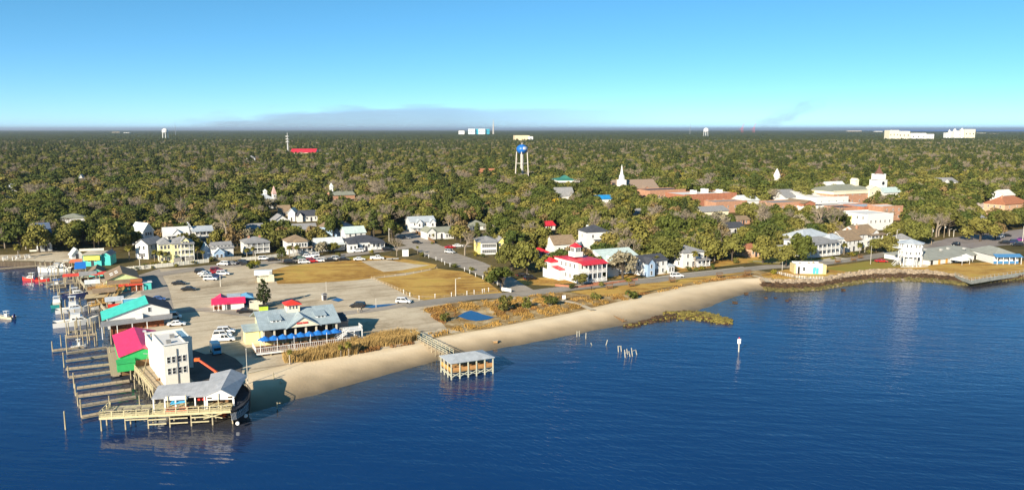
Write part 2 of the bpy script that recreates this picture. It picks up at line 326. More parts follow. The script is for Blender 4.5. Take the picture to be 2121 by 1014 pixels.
marsh = ground_mat('dune_ground', [(.16,.09,.035),(.26,.165,.065),(.38,.28,.14),(.56,.45,.29)], (.13,.07,.03), .6, (.10,.4,1.8), 20)
conc = mat('pale_concrete', (.42,.38,.31), .9, .12, .5)
zone('waterfront_gravel', [(205,575),(270,575),(330,556),(430,552),(540,541),(600,549),(700,540),(790,531),(860,545),(905,562),(1000,600),(1045,608),(930,630),(905,640),(925,680),(890,702),(850,714),(790,722),(720,732),(640,745),(570,760),(505,775),(420,812),(332,815),(318,790),(300,750),(285,710),(262,668),(245,640),(228,605)], .02, gravel)
zone('dry_lawn', [(560,560),(600,550),(700,541),(745,537),(800,530),(870,541),(905,548),(900,556),(770,576),(740,580),(650,586),(575,588)], .05, dry)
zone('fenced_lawn', [(775,576),(840,570),(905,556),(960,562),(1005,580),(1040,606),(1000,612),(930,616),(880,622),(850,614)], .05, dry)
zone('lawn_gravel_patch', [(748,541),(800,538),(860,547),(890,549),(830,560),(795,563),(770,553)], .08, gravel)
zone('green_verge', [(690,541),(745,537),(800,530),(760,530),(700,535),(650,542)], .08, green)
zone('harbour_asphalt', [(285,570),(330,557),(350,600),(360,640),(300,640),(290,600)], .05, old_asph)
zone('asphalt_with_shade', [(392,722),(425,733),(462,730),(488,742),(503,756),(500,775),(420,808),(392,802)], .06, mat('tar_with_shade', (.07,.065,.06), .9, 0, .2, .2, col2=(.13,.12,.11), detail=8))  # asphalt darkened and outlined to paint in the shade beside the white block
ribbon('lot_lane', [(330,650),(420,640),(560,655),(700,650),(760,643),(850,629),(890,627)], 5, .05, old_asph)
zone('dune_edge', [(870,640),(930,628),(1040,618),(1150,603),(1250,612),(1340,606),(1400,590),(1480,573),(1570,560),(1600,565),(1572,575),(1530,577),(1470,584),(1410,594),(1350,607),(1290,622),(1240,634),(1180,648),(1100,663),(1020,679),(950,690),(890,702),(925,680),(905,655)], .03, marsh)
zone('road_verge', [(1180,604),(1300,590),(1400,578),(1480,570),(1570,560),(1480,575),(1400,591),(1330,605),(1230,613)], .06, dry)
zone('upland_lawn', [(1020,585),(1150,592),(1160,588),(1250,580),(1380,568),(1480,553),(1560,543),(1640,548),(1700,535),(1640,530),(1560,528),(1450,545),(1340,562),(1200,575),(1100,575)], .03, dry)
zone('corner_lawn', [(1545,541),(1600,535),(1650,531),(1700,533),(1745,532),(1700,541),(1650,545),(1580,547)], .06, green)
zone('shore_lawn', [(1575,568),(1640,556),(1690,555),(1800,541),(1870,545),(1925,548),(2121,540),(2300,520),(2400,535),(2121,565),(2060,573),(2010,580),(1975,567),(1920,559),(1860,557),(1800,559),(1740,567),(1700,577),(1640,579),(1585,577)], .05, dry)
zone('green_shore_lawn', [(1700,556),(1795,541),(1850,544),(1900,551),(1830,556),(1760,563)], .08, green)
ROADS = [[(835,633),(870,629),(960,617),(1078,609),(1161,599),(1250,589),(1350,581),(1402,573),(1480,565),(1550,557),(1600,552),(1650,551),(1700,545),(1790,534),(1850,524),(1905,512),(1960,500),(2040,492),(2140,480),(2400,462)],
         [(275,577),(330,568),(430,553),(520,546),(600,539),(700,530),(790,519),(850,511),(920,513),(970,508)]]
ribbon('waterfront_road', ROADS[0], 7.5, .09, asphalt); ribbon('house_row_street', ROADS[1], 8, .085, old_asph)
zone('parking_street', [(815,478),(850,478),(870,488),(905,505),(945,524),(1000,543),(1040,560),(1085,590),(1110,603),(1085,612),(1060,607),(1020,582),(961,557),(910,540),(881,529),(850,512),(820,500)], .10, old_asph)
ribbon('kerb_verge', [(1165,594),(1250,584),(1350,576),(1402,568),(1480,560),(1540,553)], 1.2, .12, conc)
ribbon('pavement', [(1560,541),(1640,546),(1700,540),(1740,535)], 1.4, .11, conc)
zone('driveway', [(1690,540),(1730,532),(1760,536),(1720,542)], .12, conc)
zone('harbour_car_park', [(1905,520),(1930,505),(1960,494),(2040,484),(2121,474),(2250,468),(2250,500),(2121,505),(2000,515)], .12, mat('lilac_asphalt', (.20,.175,.165), .9, 0, .12, .2, col2=(.28,.245,.23)))
zone('marina_track', [(0,528),(60,526),(110,518),(160,524),(200,530),(160,545),(60,540),(0,540)], .05, gravel)
# sand path through the dunes, the pond and the rain puddles
ribbon('sand_path', [(1162,622),(1185,626),(1210,634),(1228,642)], 2.0, .08, mat('path_sand', (.50,.42,.30), .95, .1, .5))
ribbon('sand_path', [(1560,571),(1580,575),(1592,584)], 1.8, .09, mat('path_sand', (.5,.42,.3)))
ribbon('sand_path', [(905,683),(930,684),(945,688)], 3.0, .08, mat('path_sand', (.5,.42,.3)))
still = mat('still_water', (.006,.05,.17), .06, .1, .3, .5)
zone('pond', [(948,655),(962,647),(975,643),(990,647),(1000,651),(1024,657),(1010,662),(985,665),(968,662)], .10, still)
zone('puddle', [(752,637),(775,632),(800,630),(825,629),(800,634),(770,638)], .13, still)
zone('puddle', [(685,621),(700,617),(712,621),(700,625)], .13, still)
# far sea beyond the woods on the right
sea = mat('far_sea', (.012,.10,.42), .7, .1, .001, .05)
mb = MB(); v = [AT(1760, 30000), AT(1850, 21000), AT(1900, 17000), AT(2700, 17000), AT(2700, 46000), AT(1760, 46000)]
mb.add([(p.x, p.y, GZ+1.5) for p in v], [tuple(range(len(v)))]); tag(mb.build('sea', sea), kind='structure')
# smoke over the far woods (a thin real cloud)
def smoke(name, label, x0, x1, ytop, D, depth, dens, sc_, lean, col):
    a, c = AT(x0, D), AT(x1, D); z0 = 140.0; hgt = ZAT(ytop, D)-z0; wd = c.x-a.x
    mb = MB(); mb.add([(0,0,-.5),(1,0,-.5),(1,1,-.5),(0,1,-.5),(0,0,.5),(1,0,.5),(1,1,.5),(0,1,.5)], [(3,2,1,0),(4,5,6,7),(0,1,5,4),(1,2,6,5),(2,3,7,6),(3,0,4,7)])
    mb.v = [(p[0]*wd, p[1]*depth, (p[2]+.5)*hgt) for p in mb.v]
    m = bpy.data.materials.new(name); m.use_nodes = True; n = m.node_tree; n.nodes.clear(); out = n.nodes.new('ShaderNodeOutputMaterial')
    pv = n.nodes.new('ShaderNodeVolumePrincipled'); pv.inputs['Color'].default_value = (*col, 1); n.links.new(pv.outputs[0], out.inputs['Volume'])
    tc = n.nodes.new('ShaderNodeTexCoord'); sp = n.nodes.new('ShaderNodeSeparateXYZ'); n.links.new(tc.outputs['Generated'], sp.inputs[0])
    mp = n.nodes.new('ShaderNodeMapping'); mp.inputs['Scale'].default_value = sc_; n.links.new(tc.outputs['Generated'], mp.inputs[0])
    nz = n.nodes.new('ShaderNodeTexNoise'); nz.inputs['Scale'].default_value = 1; nz.inputs['Detail'].default_value = 4; n.links.new(mp.outputs[0], nz.inputs['Vector'])
    def ma(op, a_, b_):
        q = n.nodes.new('ShaderNodeMath'); q.operation = op
        for i, v_ in enumerate((a_, b_)):
            if isinstance(v_, (int, float)): q.inputs[i].default_value = v_
            else: n.links.new(v_, q.inputs[i])
        q.use_clamp = op in ('SUBTRACT', 'MULTIPLY') and False; return q.outputs[0]
    def mr(v_, a0, a1, b0, b1):
        q = n.nodes.new('ShaderNodeMapRange'); n.links.new(v_, q.inputs[0])
        for i, t in enumerate((a0, a1, b0, b1)): q.inputs[i+1].default_value = t
        return q.outputs[0]
    x, z = sp.outputs[0], sp.outputs[2]; nn = mr(nz.outputs[0], .3, .7, -.22, .22)
    if lean:                                   # a slanting column blown to the right
        e = ma('ABSOLUTE', ma('SUBTRACT', ma('ADD', x, nn), ma('MULTIPLY', z, .85)), 0); f = ma('MULTIPLY', mr(e, .02, .24, 1, 0), mr(z, .75, 1, 1, 0))
    else:                                      # a long flat drift, ragged at its source on the left
        top = mr(x, 0, .28, .15, .86); top = ma('ADD', top, ma('MULTIPLY', nn, mr(x, .15, .7, 2.3, .5)))
        f = ma('MULTIPLY', mr(ma('SUBTRACT', top, z), 0, .16, 0, 1), ma('MULTIPLY', mr(x, 0, .12, 0, 1), mr(x, .55, 1, 1, 0)))
    n.links.new(ma('MULTIPLY', f, dens), pv.inputs['Density'])
    o = mb.build(name, m); o.location = (a.x, D, z0); return tag(o, label, kind='stuff')
smoke('smoke_bank', 'long mauve grey drift of smoke low over the far woods', 330, 1400, 214, 60000, 4000, .00017, (9, 1.5, 2.2), False, (.46,.43,.56))
smoke('smoke_plume', 'thin brown smoke plume rising right of the distant cranes', 1580, 1730, 200, 60000, 2000, .00020, (3, 1, 3), True, (.45,.39,.38))

# the air between: one box of pale haze round everything below the smoke
mb = MB(); mb.box(0, 0, -4, 240000, 240000, 138); m = bpy.data.materials.new('haze_air'); m.use_nodes = True; n = m.node_tree; n.nodes.clear()
out = n.nodes.new('ShaderNodeOutputMaterial'); pv = n.nodes.new('ShaderNodeVolumePrincipled'); pv.inputs['Color'].default_value = (.72,.84,1,1); pv.inputs['Density'].default_value = 3.8e-5; pv.inputs['Anisotropy'].default_value = .3
n.links.new(pv.outputs[0], out.inputs['Volume']); tag(mb.build('haze', m), 'pale haze in the air', kind='stuff')
# ---------------------------------------------------------------- trees: kinds
def leaf_cards(centers, radii, n, size, flat=.85, up=.25):
    """leaf-clump faces spread on and inside ellipsoid lobes"""
    V, Q = [], []
    for (c, r) in zip(centers, radii):
        k = max(8, int(n*r*r))
        for _ in range(k):
            d = Vector((random.gauss(0,1), random.gauss(0,1), random.gauss(0,1)+up)).normalized()
            p = Vector(c)+Vector((d.x, d.y, d.z*flat))*r*random.uniform(.55, 1.08)
            nn = (d+Vector((random.gauss(0,.5), random.gauss(0,.5), random.gauss(0,.5)))).normalized()
            a = nn.orthogonal().normalized(); b = nn.cross(a); t = random.uniform(0, 6.28); a, b = a*cos(t)+b*sin(t), b*cos(t)-a*sin(t)
            s_ = size*random.uniform(.55, 1.25); o = len(V)
            V += [p-a*s_*.5-b*s_*.32, p+a*s_*.12-b*s_*.5, p+a*s_*.55+b*s_*.1, p-a*s_*.1+b*s_*.5]; Q.append((o, o+1, o+2, o+3))
    return np.array([tuple(v) for v in V]), np.array(Q)
bark = mat('oak_bark', (.075,.06,.045), .95, .3, 1.5)
greybark = mat('grey_bark', (.24,.20,.155), .95, .2, 1.5)
oak_m = leaf_mat('oak_leaf', [(.046,.063,.013),(.096,.104,.022),(.068,.086,.017),(.120,.112,.028),(.050,.071,.016),(.102,.112,.022)])
olive_m = leaf_mat('olive_leaf', [(.136,.134,.032),(.166,.150,.035),(.120,.128,.029),(.180,.150,.041)])
yellow_m = leaf_mat('yellow_green_leaf', [(.17,.16,.018),(.20,.155,.02)])
gold_m = leaf_mat('golden_leaf', [(.32,.20,.02),(.34,.22,.02)])
brown_m = leaf_mat('russet_leaf', [(.17,.115,.05),(.20,.14,.06),(.15,.115,.055)])
pine_m = leaf_mat('pine_needle', [(.045,.060,.016),(.060,.075,.018),(.070,.080,.020),(.050,.065,.02)])
moss_m = leaf_mat('moss_grey_leaf', [(.21,.19,.12),(.23,.20,.13)])
palm_m = leaf_mat('palm_leaf', [(.14,.13,.025),(.17,.15,.03),(.12,.12,.025)])
twig_m = leaf_mat('twig', [(.23,.19,.14),(.26,.21,.15),(.21,.18,.145)], 1)
dark_m = leaf_mat('cedar_leaf', [(.030,.042,.012),(.035,.048,.014)])
def trunk_mesh(name, h, r, lobes, m, lean=.4):
    mb = MB(); top = Vector((random.uniform(-lean,lean), random.uniform(-lean,lean), h)); mb.tube((0,0,-.2), top*.6, r, r*.75, 7); mb.tube(top*.6, top, r*.75, r*.5, 6)
    for c in lobes: mb.tube(top*random.uniform(.55,.95), Vector(c)*.92+Vector((0,0,-.4)), r*.38, r*.1, 5, False)
    return mb.mesh(name, m)
def oak_kind(name, W, Hh, leaf, seed, n=24, size=.95, lobes=15, dense=1.0):
    random.seed(seed); C, Rr = [], []
    for i in range(lobes):
        a = random.uniform(0, 6.28); f = sqrt((i+.5)/lobes); rr = random.uniform(.75, 1.2)*W*.165
        z = Hh*(.90-.40*f*f)*random.uniform(.84, 1.05)
        C.append((cos(a)*f*W*.37, sin(a)*f*W*.37, z-rr*.6)); Rr.append(rr)
    V, Q = leaf_cards(C, Rr, n*dense, size)
    return dict(crown=np_mesh(name+'_crown', V, Q, leaf), trunk=trunk_mesh(name+'_trunk', Hh*.42, W*.036, C, bark), h=Hh, w=W)
def bare_kind(name, W, Hh, seed, buds=0):
    random.seed(seed); mb = MB(); tw = MB()
    def grow(p, d, L, r, k):
        r = max(r, .03)
        q = p+d*L; (mb if k < 3 else tw).tube(p, q, r, r*.65, 5 if k < 3 else 3, False)
        if k >= 5: return
        for _ in range(3 if k < 4 else 4):
            e = (d+Vector((random.gauss(0,.6), random.gauss(0,.6), random.gauss(.1,.3)))).normalized()
            grow(q-d*L*random.uniform(0,.35), e, L*random.uniform(.66,.9), max(.03, r*.6), k+1)
    grow(Vector((0,0,-.2)), Vector((0,0,1)), Hh*.20, W*.026, 0)
    zs = max(v[2] for v in tw.v); f = Hh/zs; xs = max(max(abs(v[0]), abs(v[1])) for v in tw.v); fx = W*.5/xs
    for b_ in (mb, tw): b_.v = [(v[0]*fx, v[1]*fx, v[2]*f) for v in b_.v]
    return dict(crown=tw.mesh(name+'_crown', twig_m), trunk=mb.mesh(name+'_trunk', greybark), h=Hh, w=W)
def pine_kind(name, W, Hh, seed):
    random.seed(seed); C, Rr = [], []
    for i in range(13):
        f = i/12; z = Hh*(.42+.55*f); rad = W*.5*(1-f)**.7*random.uniform(.35, 1); a = i*2.4+random.uniform(-.5,.5)
        C.append((cos(a)*rad*.7, sin(a)*rad*.7, z)); Rr.append(W*random.uniform(.15,.24))
    V, Q = leaf_cards(C, Rr, 26, .8, .6)
    mb = MB(); mb.tube((0,0,-.2), (0,0,Hh*.95), W*.035, W*.008, 6, False)
    return dict(crown=np_mesh(name+'_crown', V, Q, pine_m), trunk=mb.mesh(name+'_trunk', bark), h=Hh, w=W)
def palm_kind(name, seed, Hh=6.5):
    random.seed(seed); mb = MB(); mb.tube((0,0,-.2), (random.uniform(-.2,.2), .1, Hh-.9), .22, .17, 7); V, F = [], []
    for i in range(34):
        a = i*2.4; el = random.uniform(-.5, 1.35); L = random.uniform(1.5, 2.0); p = Vector((0, 0, Hh-.8)); side = Vector((-sin(a), cos(a), 0)); o = len(V)
        for k in range(5):
            wd = (.06,.42,.55,.40,.04)[k]; V += [tuple(p+side*wd+Vector((0,0,-.12*(k in (1,2,3))))), tuple(p), tuple(p-side*wd+Vector((0,0,-.12*(k in (1,2,3)))))]
            e = el-k*.42; p = p+Vector((cos(a)*cos(e), sin(a)*cos(e), sin(e)))*L/4
        for k in range(4): F += [(o+3*k, o+3*k+1, o+3*k+4, o+3*k+3), (o+3*k+1, o+3*k+2, o+3*k+5, o+3*k+4)]
    return dict(crown=np_mesh(name+'_crown', V, F, palm_m), trunk=mb.mesh(name+'_trunk', greybark), h=Hh+1, w=3.6)
def bush_kind(name, W, Hh, leaf, seed, size=.45, n=60, stems=True):
    random.seed(seed); C, Rr = [], []
    for i in range(9):
        a = random.uniform(0, 6.28); f = sqrt(random.random()); rr = W*random.uniform(.17,.27); C.append((cos(a)*f*W*.3, sin(a)*f*W*.3, max(rr*.5, Hh*random.uniform(.4,.98)-rr))); Rr.append(rr)
    V, Q = leaf_cards(C, Rr, n, size)
    mb = MB()
    for c in C: mb.tube((c[0]*.15, c[1]*.15, -.1), c, .05*max(1, W/3), .02, 4, False)
    return dict(crown=np_mesh(name+'_crown', V, Q, leaf), trunk=mb.mesh(name+'_trunk', greybark), h=Hh, w=W)
def cedar_kind(name, W, Hh, seed):
    random.seed(seed); C, Rr = [], []
    for i in range(16):
        f = i/15; z = Hh*(.22+.74*f); rad = W*.3*(1-f)**.6; a = i*2.4; C.append((cos(a)*rad, sin(a)*rad, z)); Rr.append(W*.25*(1.1-.7*f))
    V, Q = leaf_cards(C, Rr, 30, .6)
    mb = MB(); mb.tube((0,0,-.2), (0,0,Hh*.8), W*.05, W*.02, 6, False)
    for i in range(5): mb.tube((0,0,Hh*.1), (cos(i*1.3)*W*.35, sin(i*1.3)*W*.35, Hh*.35), .08, .03, 4, False)
    return dict(crown=np_mesh(name+'_crown', V, Q, dark_m), trunk=mb.mesh(name+'_trunk', greybark), h=Hh, w=W)
KIND = {
 'oak1': oak_kind('oak', 14, 12, oak_m, 1), 'oak2': oak_kind('oak', 12.5, 11, oak_m, 2), 'oak3': oak_kind('oak', 15, 12.5, oak_m, 3, lobes=18), 'oak4': oak_kind('oak', 11, 12.5, oak_m, 4),
 'olive1': oak_kind('olive_oak', 13, 11, olive_m, 5), 'olive2': oak_kind('olive_oak', 15, 12, olive_m, 6, lobes=17), 'olive3': oak_kind('olive_oak', 10, 10, olive_m, 16),
 'yellow': oak_kind('yellow_oak', 12, 11, yellow_m, 7), 'gold': oak_kind('golden_oak', 11, 12, gold_m, 8), 'russet': oak_kind('russet_oak', 11, 11, brown_m, 9, dense=.6), 'russet2': oak_kind('russet_oak', 10, 12, brown_m, 19, dense=.5),
 'moss': oak_kind('mossy_oak', 13, 10, moss_m, 10, dense=.6), 'bare1': bare_kind('bare', 14, 13, 11), 'bare2': bare_kind('bare', 11, 12, 12), 'bare3': bare_kind('bare', 15, 13, 13),
 'pine1': pine_kind('pine', 8, 17, 14), 'pine2': pine_kind('pine', 7, 15, 15), 'palm1': palm_kind('palm', 17), 'palm2': palm_kind('palm', 18, 5.2),
 'bush1': bush_kind('bush', 3, 2.4, oak_m, 20), 'bush2': bush_kind('bush', 4, 2.6, olive_m, 21), 'bush3': bush_kind('bush', 3.4, 2.8, yellow_m, 22), 'cedar': cedar_kind('cedar', 5.5, 8, 23),
 'myrtle1': bush_kind('myrtle', 5, 4.4, oak_m, 24, .5, 50), 'myrtle2': bush_kind('myrtle', 4, 3.2, oak_m, 25, .5, 50),
}
KNAME = {'oak': ('oak_tree', 'tree'), 'oli': ('oak_tree', 'tree'), 'yel': ('oak_tree', 'tree'), 'gol': ('golden_tree', 'tree'), 'rus': ('russet_tree', 'tree'), 'mos': ('mossy_tree', 'tree'), 'bar': ('bare_tree', 'tree'), 'pin': ('pine_tree', 'tree'), 'pal': ('palm_tree', 'palm'), 'bus': ('shrub', 'shrub'), 'ced': ('cedar_tree', 'tree'), 'myr': ('wax_myrtle', 'shrub')}
def plant(kind, p, h=None, wd=None, label=None, group=None, rz=None):
    k = KIND[kind]; nm_, cat = KNAME[kind[:3]]; sz = (h or k['h'])/k['h']; sx = (wd or k['w']*sz)/k['w']
    o = thing(nm_, label, cat, (p[0], p[1], p[2] if len(p) > 2 else GZ), random.uniform(0, 6.28) if rz is None else rz, group); o.scale = (sx, sx, sz)
    link('trunk', k['trunk'], o); link('crown', k['crown'], o); return o
# ---- trees that stand out one by one in the photograph: kind, px, base py, height, width, label
NOTED = [
 ('oak1',40,519,15,17,'large round oak behind the marina at the left edge of the town'),('olive2',140,517,12,15,'broad olive oak in front of the grey roof by the marina'),('olive1',232,520,13,16,'broad olive oak between the marina and the white gabled house'),
 ('olive1',82,523,13,14,'broad olive oak before the blue shaded white house by the marina'),('olive3',205,512,11,9,'slim olive oak squeezed between the two broad marina oaks'),
 ('bare1',470,505,17,19,'spreading bare tan tree behind the white balcony house'),('bare2',335,478,15,11,'tall bare pale tree behind the yellow balcony house'),('bare3',378,472,17,16,'wide bare grey tree right behind the white roofed house'),
 ('bare3',963,528,11,13,'bare spreading tree on the verge beside the yellow house'),('bare2',822,530,8,7,'small bare whitish tree by the white utility box'),
 ('gold',880,399,15,13,'bright golden yellow tree in the middle of the town woods'),('yellow',322,436,14,15,'yellow green oak crown above the left row of houses'),('yellow',430,398,13,14,'small yellow green crown far behind the bare tree'),
 ('moss',1290,577,11,14,'grey mossy oak in front of the pale teal roofed house'),('oak4',1040,600,9,12,'dark olive oak at the corner of the fenced lawn'),('olive3',1022,588,7,8,'smaller olive oak left of the corner oak by the parking street'),
 ('olive1',1092,566,12,12,'olive oak left of the red roofed house'),('oak3',1060,560,12,13,'deep green oak behind the corner oak by the parking street'),('olive3',1130,572,9,8,'slim olive oak close to the red roofed house'),
 ('oak4',1205,591,5,7,'green bushy tree against the porch of the red roofed house'),('oak3',1390,505,16,19,'wide green oak behind the dark roofed blue grey house'),
 ('russet',1360,520,13,14,'russet oak behind the small white sunroom'),('bare3',1225,500,16,14,'bare branching tree left of the white hip roofed house'),('olive2',1310,520,15,19,'broad pale olive oak behind the pale teal roof'),
 ('olive3',1516,540,11,11,'round olive oak at the road bend right of the palms'),('olive1',1580,545,12,12,'olive oak left of the terracotta cottage'),('oak2',1660,548,14,13,'tall olive green oak left of the big white porch house'),
 ('olive3',1628,552,10,9,'pale trunked olive oak on the corner lawn'),('bare1',1695,490,17,18,'bare white limbed tree behind the big white porch house'),('bare3',1590,478,17,18,'wide bare tree in the oaks below the downtown roofs'),('bare2',1730,484,14,13,'tan bare tree beside the white limbed tree'),
 ('olive1',1840,528,9,11,'olive oak in front of the tan roofed porch house'),('olive3',1815,522,7,8,'low olive tree against the porch of the tan roofed house'),('olive2',1895,507,12,14,'spreading olive oak behind the white stilt house'),('olive2',2030,500,13,17,'wide golden olive oak along the harbour car park'),
 ('russet',2062,496,10,11,'brownish oak right of the golden olive oak by the car park'),('oak1',1965,484,15,17,'big oak behind the street lamps of the harbour car park'),('olive1',1925,462,13,15,'tall golden oak above the harbour car park'),
 ('cedar',547,634,8.5,5.5,'lone dark cedar beside the pink roofed shack'),('oak4',583,541,7,4.5,'narrow bushy tree on the street before the brick chimney house'),
 ('yellow',528,552,2.6,6,'low yellow green bush clump at the edge of the gravel car park'),('bush1',517,556,2.2,3.4,'dark green bush beside the yellow green clump'),
 ('olive3',690,523,5,8,'grey olive bushy tree before the white street bungalow'),('moss',668,526,6,8,'pale grey green tree left of the street bungalow'),('oak2',590,495,11,10,'round oak between the brick chimney house and the brown roof'),
 ('russet',648,500,9,9,'tan half bare tree behind the brown roofed house'),('oak1',690,490,12,11,'dense green oak beside the blue shaded gable house'),('oak4',812,500,12,9,'dark tall oak at the end of the house row street'),
 ('pine1',775,500,15,9,'dark pine behind the dark roofed bungalow'),
 ('myrtle1',1048,643,5.2,5.2,'tall dark wax myrtle on the dunes beside the pond'),('myrtle2',1090,637,3.6,3.6,'middle wax myrtle on the dunes right of the pond'),('myrtle1',1139,632,3.2,6,'low wide wax myrtle on the dunes near the sand path'),
 ('bush2',1237,619,2.4,5,'dark round bush in the dune grass below the red roofed house'),('bush1',1306,617,2.6,5.5,'dark bush at the right end of the dune grass'),('bush3',1603,569,2.2,2.6,'lone green bush by the shore railing'),
 ('bush1',1524,545,2.6,3,'clipped dark green bush at the road bend'),('bush1',874,531,2,3,'clipped bush at the corner of the parking street'),('bush2',977,560,1.8,3,'low bush in the parking street row'),('bush1',942,553,1.6,3,'small bush among the parked spaces'),
 ('bush1',923,665,2.6,3.6,'dark shrub at the edge of the dune grass left of the pond'),('bush3',1045,622,2.0,1.4,'thin sapling beside the waterfront road'),
]
for k_, x, y, h_, w_, lb in NOTED:
    random.seed(x*7+y); plant(k_, P(x, y), h_, w_, lb)
PALMS = [(268,538,7,'palm left of the white gabled house by the harbour'),(321,545,6,'first palm before the yellow balcony house'),(332,546,6.2,'second palm before the yellow balcony house'),(345,547,5.6,'third palm before the yellow balcony house'),(409,541,7,'palm right of the yellow balcony house'),(421,541,5,'shorter palm between the yellow house and the blue cottage'),(512,537,5.5,'palm left of the brick chimney house'),(525,537,6,'palm before the porch of the brick chimney house'),(600,533,6,'left palm before the brown roofed house'),(616,533,6.2,'right palm before the brown roofed house'),(38,535,7,'lone palm behind the marina boats at far left'),
 (897,500,4.2,'short palm before the grey green bungalow'),(865,526,4,'small palm beside the white utility box'),(1357,566,7.5,'palm before the dark roofed blue grey house'),(1439,555,7.5,'palm at the corner of the white hip roofed house'),(1463,553,7,'leaning palm right of the white hip roofed house'),(1480,541,8,'tall palm on the bend of the shore road'),(1497,538,6.5,'rightmost palm on the bend of the shore road'),(1435,517,8,'palm behind the white hip roofed house'),(1462,524,8,'palm top behind the bend of the shore road'),(1748,527,6,'palm before the big white porch house'),(1780,527,6,'palm before the brown roofed white gable house'),(722,736,3.9,'slim young palm at the right end of the umbrella deck'),(706,737,3.2,'slim young palm left of the one at the right end of the umbrella deck'),(601,754,3.8,'slim young palm in the reeds below the left of the umbrella deck')]
for x, y, h_, lb in PALMS:
    random.seed(x); plant('palm1' if x % 2 else 'palm2', P(x, y), h_, None, lb, 'palms around the shore houses')
# ---------------------------------------------------------------- buildings
random.seed(99)
BOX = []                                   # (px0, px1, top, base, distance): what the photo shows of each building
WHITE = seam_mat('white_siding', (.64,.64,.63), .22, .6, 2, .25, var=.04); CREAM = seam_mat('cream_siding', (.72,.66,.50), .22, .6, 2, .25, var=.04)
YEL = seam_mat('yellow_siding', (.72,.62,.20), .22, .6, 2, .25, var=.04); PALE = seam_mat('pale_yellow_siding', (.74,.68,.36), .22, .6, 2, .25, var=.04)
BLUE_SHADEW = seam_mat('blue_or_shade_siding', (.30,.42,.58), .22, .6, 2, .25, var=.05); TAN = seam_mat('tan_siding', (.46,.38,.28), .22, .6, 2, .25, var=.06)  # the blue is real siding on some walls, painted shade on two gables
TRIM = mat('white_trim', (.70,.70,.69), .5, .05); GLASS = mat('window_glass', (.022,.028,.036), .08, .3, .4, .5)
BRICK = mat('red_brick', (.35,.145,.085), .9, .25, .6, detail=8); BRICK2 = mat('orange_brick', (.41,.225,.145), .9, .2, .6, detail=8); STUC = mat('orange_stucco', (.55,.36,.24), .9, .1)
R_GREY = mat('grey_shingle', (.25,.25,.255), .9, .22, .9, detail=8); R_DARK = mat('dark_shingle', (.060,.065,.080), .85, .25, .9, detail=8); R_BRN = mat('brown_shingle', (.24,.175,.115), .9, .22, .9, detail=8)
R_GRN = mat('grey_green_shingle', (.24,.25,.20), .9, .2, .9, detail=8); R_MET = seam_mat('silver_metal_roof', (.42,.46,.50), .45, .4); R_PALE = seam_mat('pale_metal_roof', (.60,.64,.64), .45, .4); R_TEAL = seam_mat('pale_teal_roof', (.50,.60,.58), .45, .4)
R_RED = seam_mat('red_metal_roof', (.60,.030,.045), .45, .4); R_TERR = mat('terracotta', (.34,.14,.075), .9, .2, 1.2); R_WHITE = mat('white_membrane', (.64,.63,.61), .8, .08, .2); R_BLK = mat('black_membrane', (.07,.07,.08), .8, .25, .2)
DOORC = mat('dark_door', (.05,.05,.06), .5, .2); BROWNW = mat('brown_timber', (.20,.115,.055), .85, .2, 2)
def _win():
    f = MB()
    for x, z, a, c in ((0,.46,1,.08),(0,-.54,1,.08)): f.box(x, 0, z, a, .10, c)
    for x in (-.46, .46): f.box(x, 0, -.46, .08, .10, .92)
    f.box(0, 0, -.02, .84, .07, .04)
    return f.mesh('window', TRIM), MB().box(0, .012, -.46, .84, .03, .92).mesh('pane', GLASS)
WINF, WINP = _win()
def window(root, p, rz, w_, h_, m=None):
    o = link('window', WINF, root, p, rz, (w_, 1, h_)); link('pane', WINP, o); return o
def wins(root, x, y, z0, w_, d, h, face, cols, rows, ww=.95, wh=1.45, pad=.9):
    L = w_ if face in 'FB' else d
    for r in range(rows):
        for c in range(cols):
            t = -L/2+pad+(L-2*pad)*(c+.5)/cols; z = z0+h*(r+.56)/rows
            q = {'F': (x+t, y-.03), 'B': (x+t, y+d+.03), 'L': (x-w_/2-.03, y+d/2+t), 'R': (x+w_/2+.03, y+d/2+t)}[face]
            window(root, (*q, z), {'F': 0, 'B': pi, 'L': -pi/2, 'R': pi/2}[face], ww, min(wh, h/rows*.62))
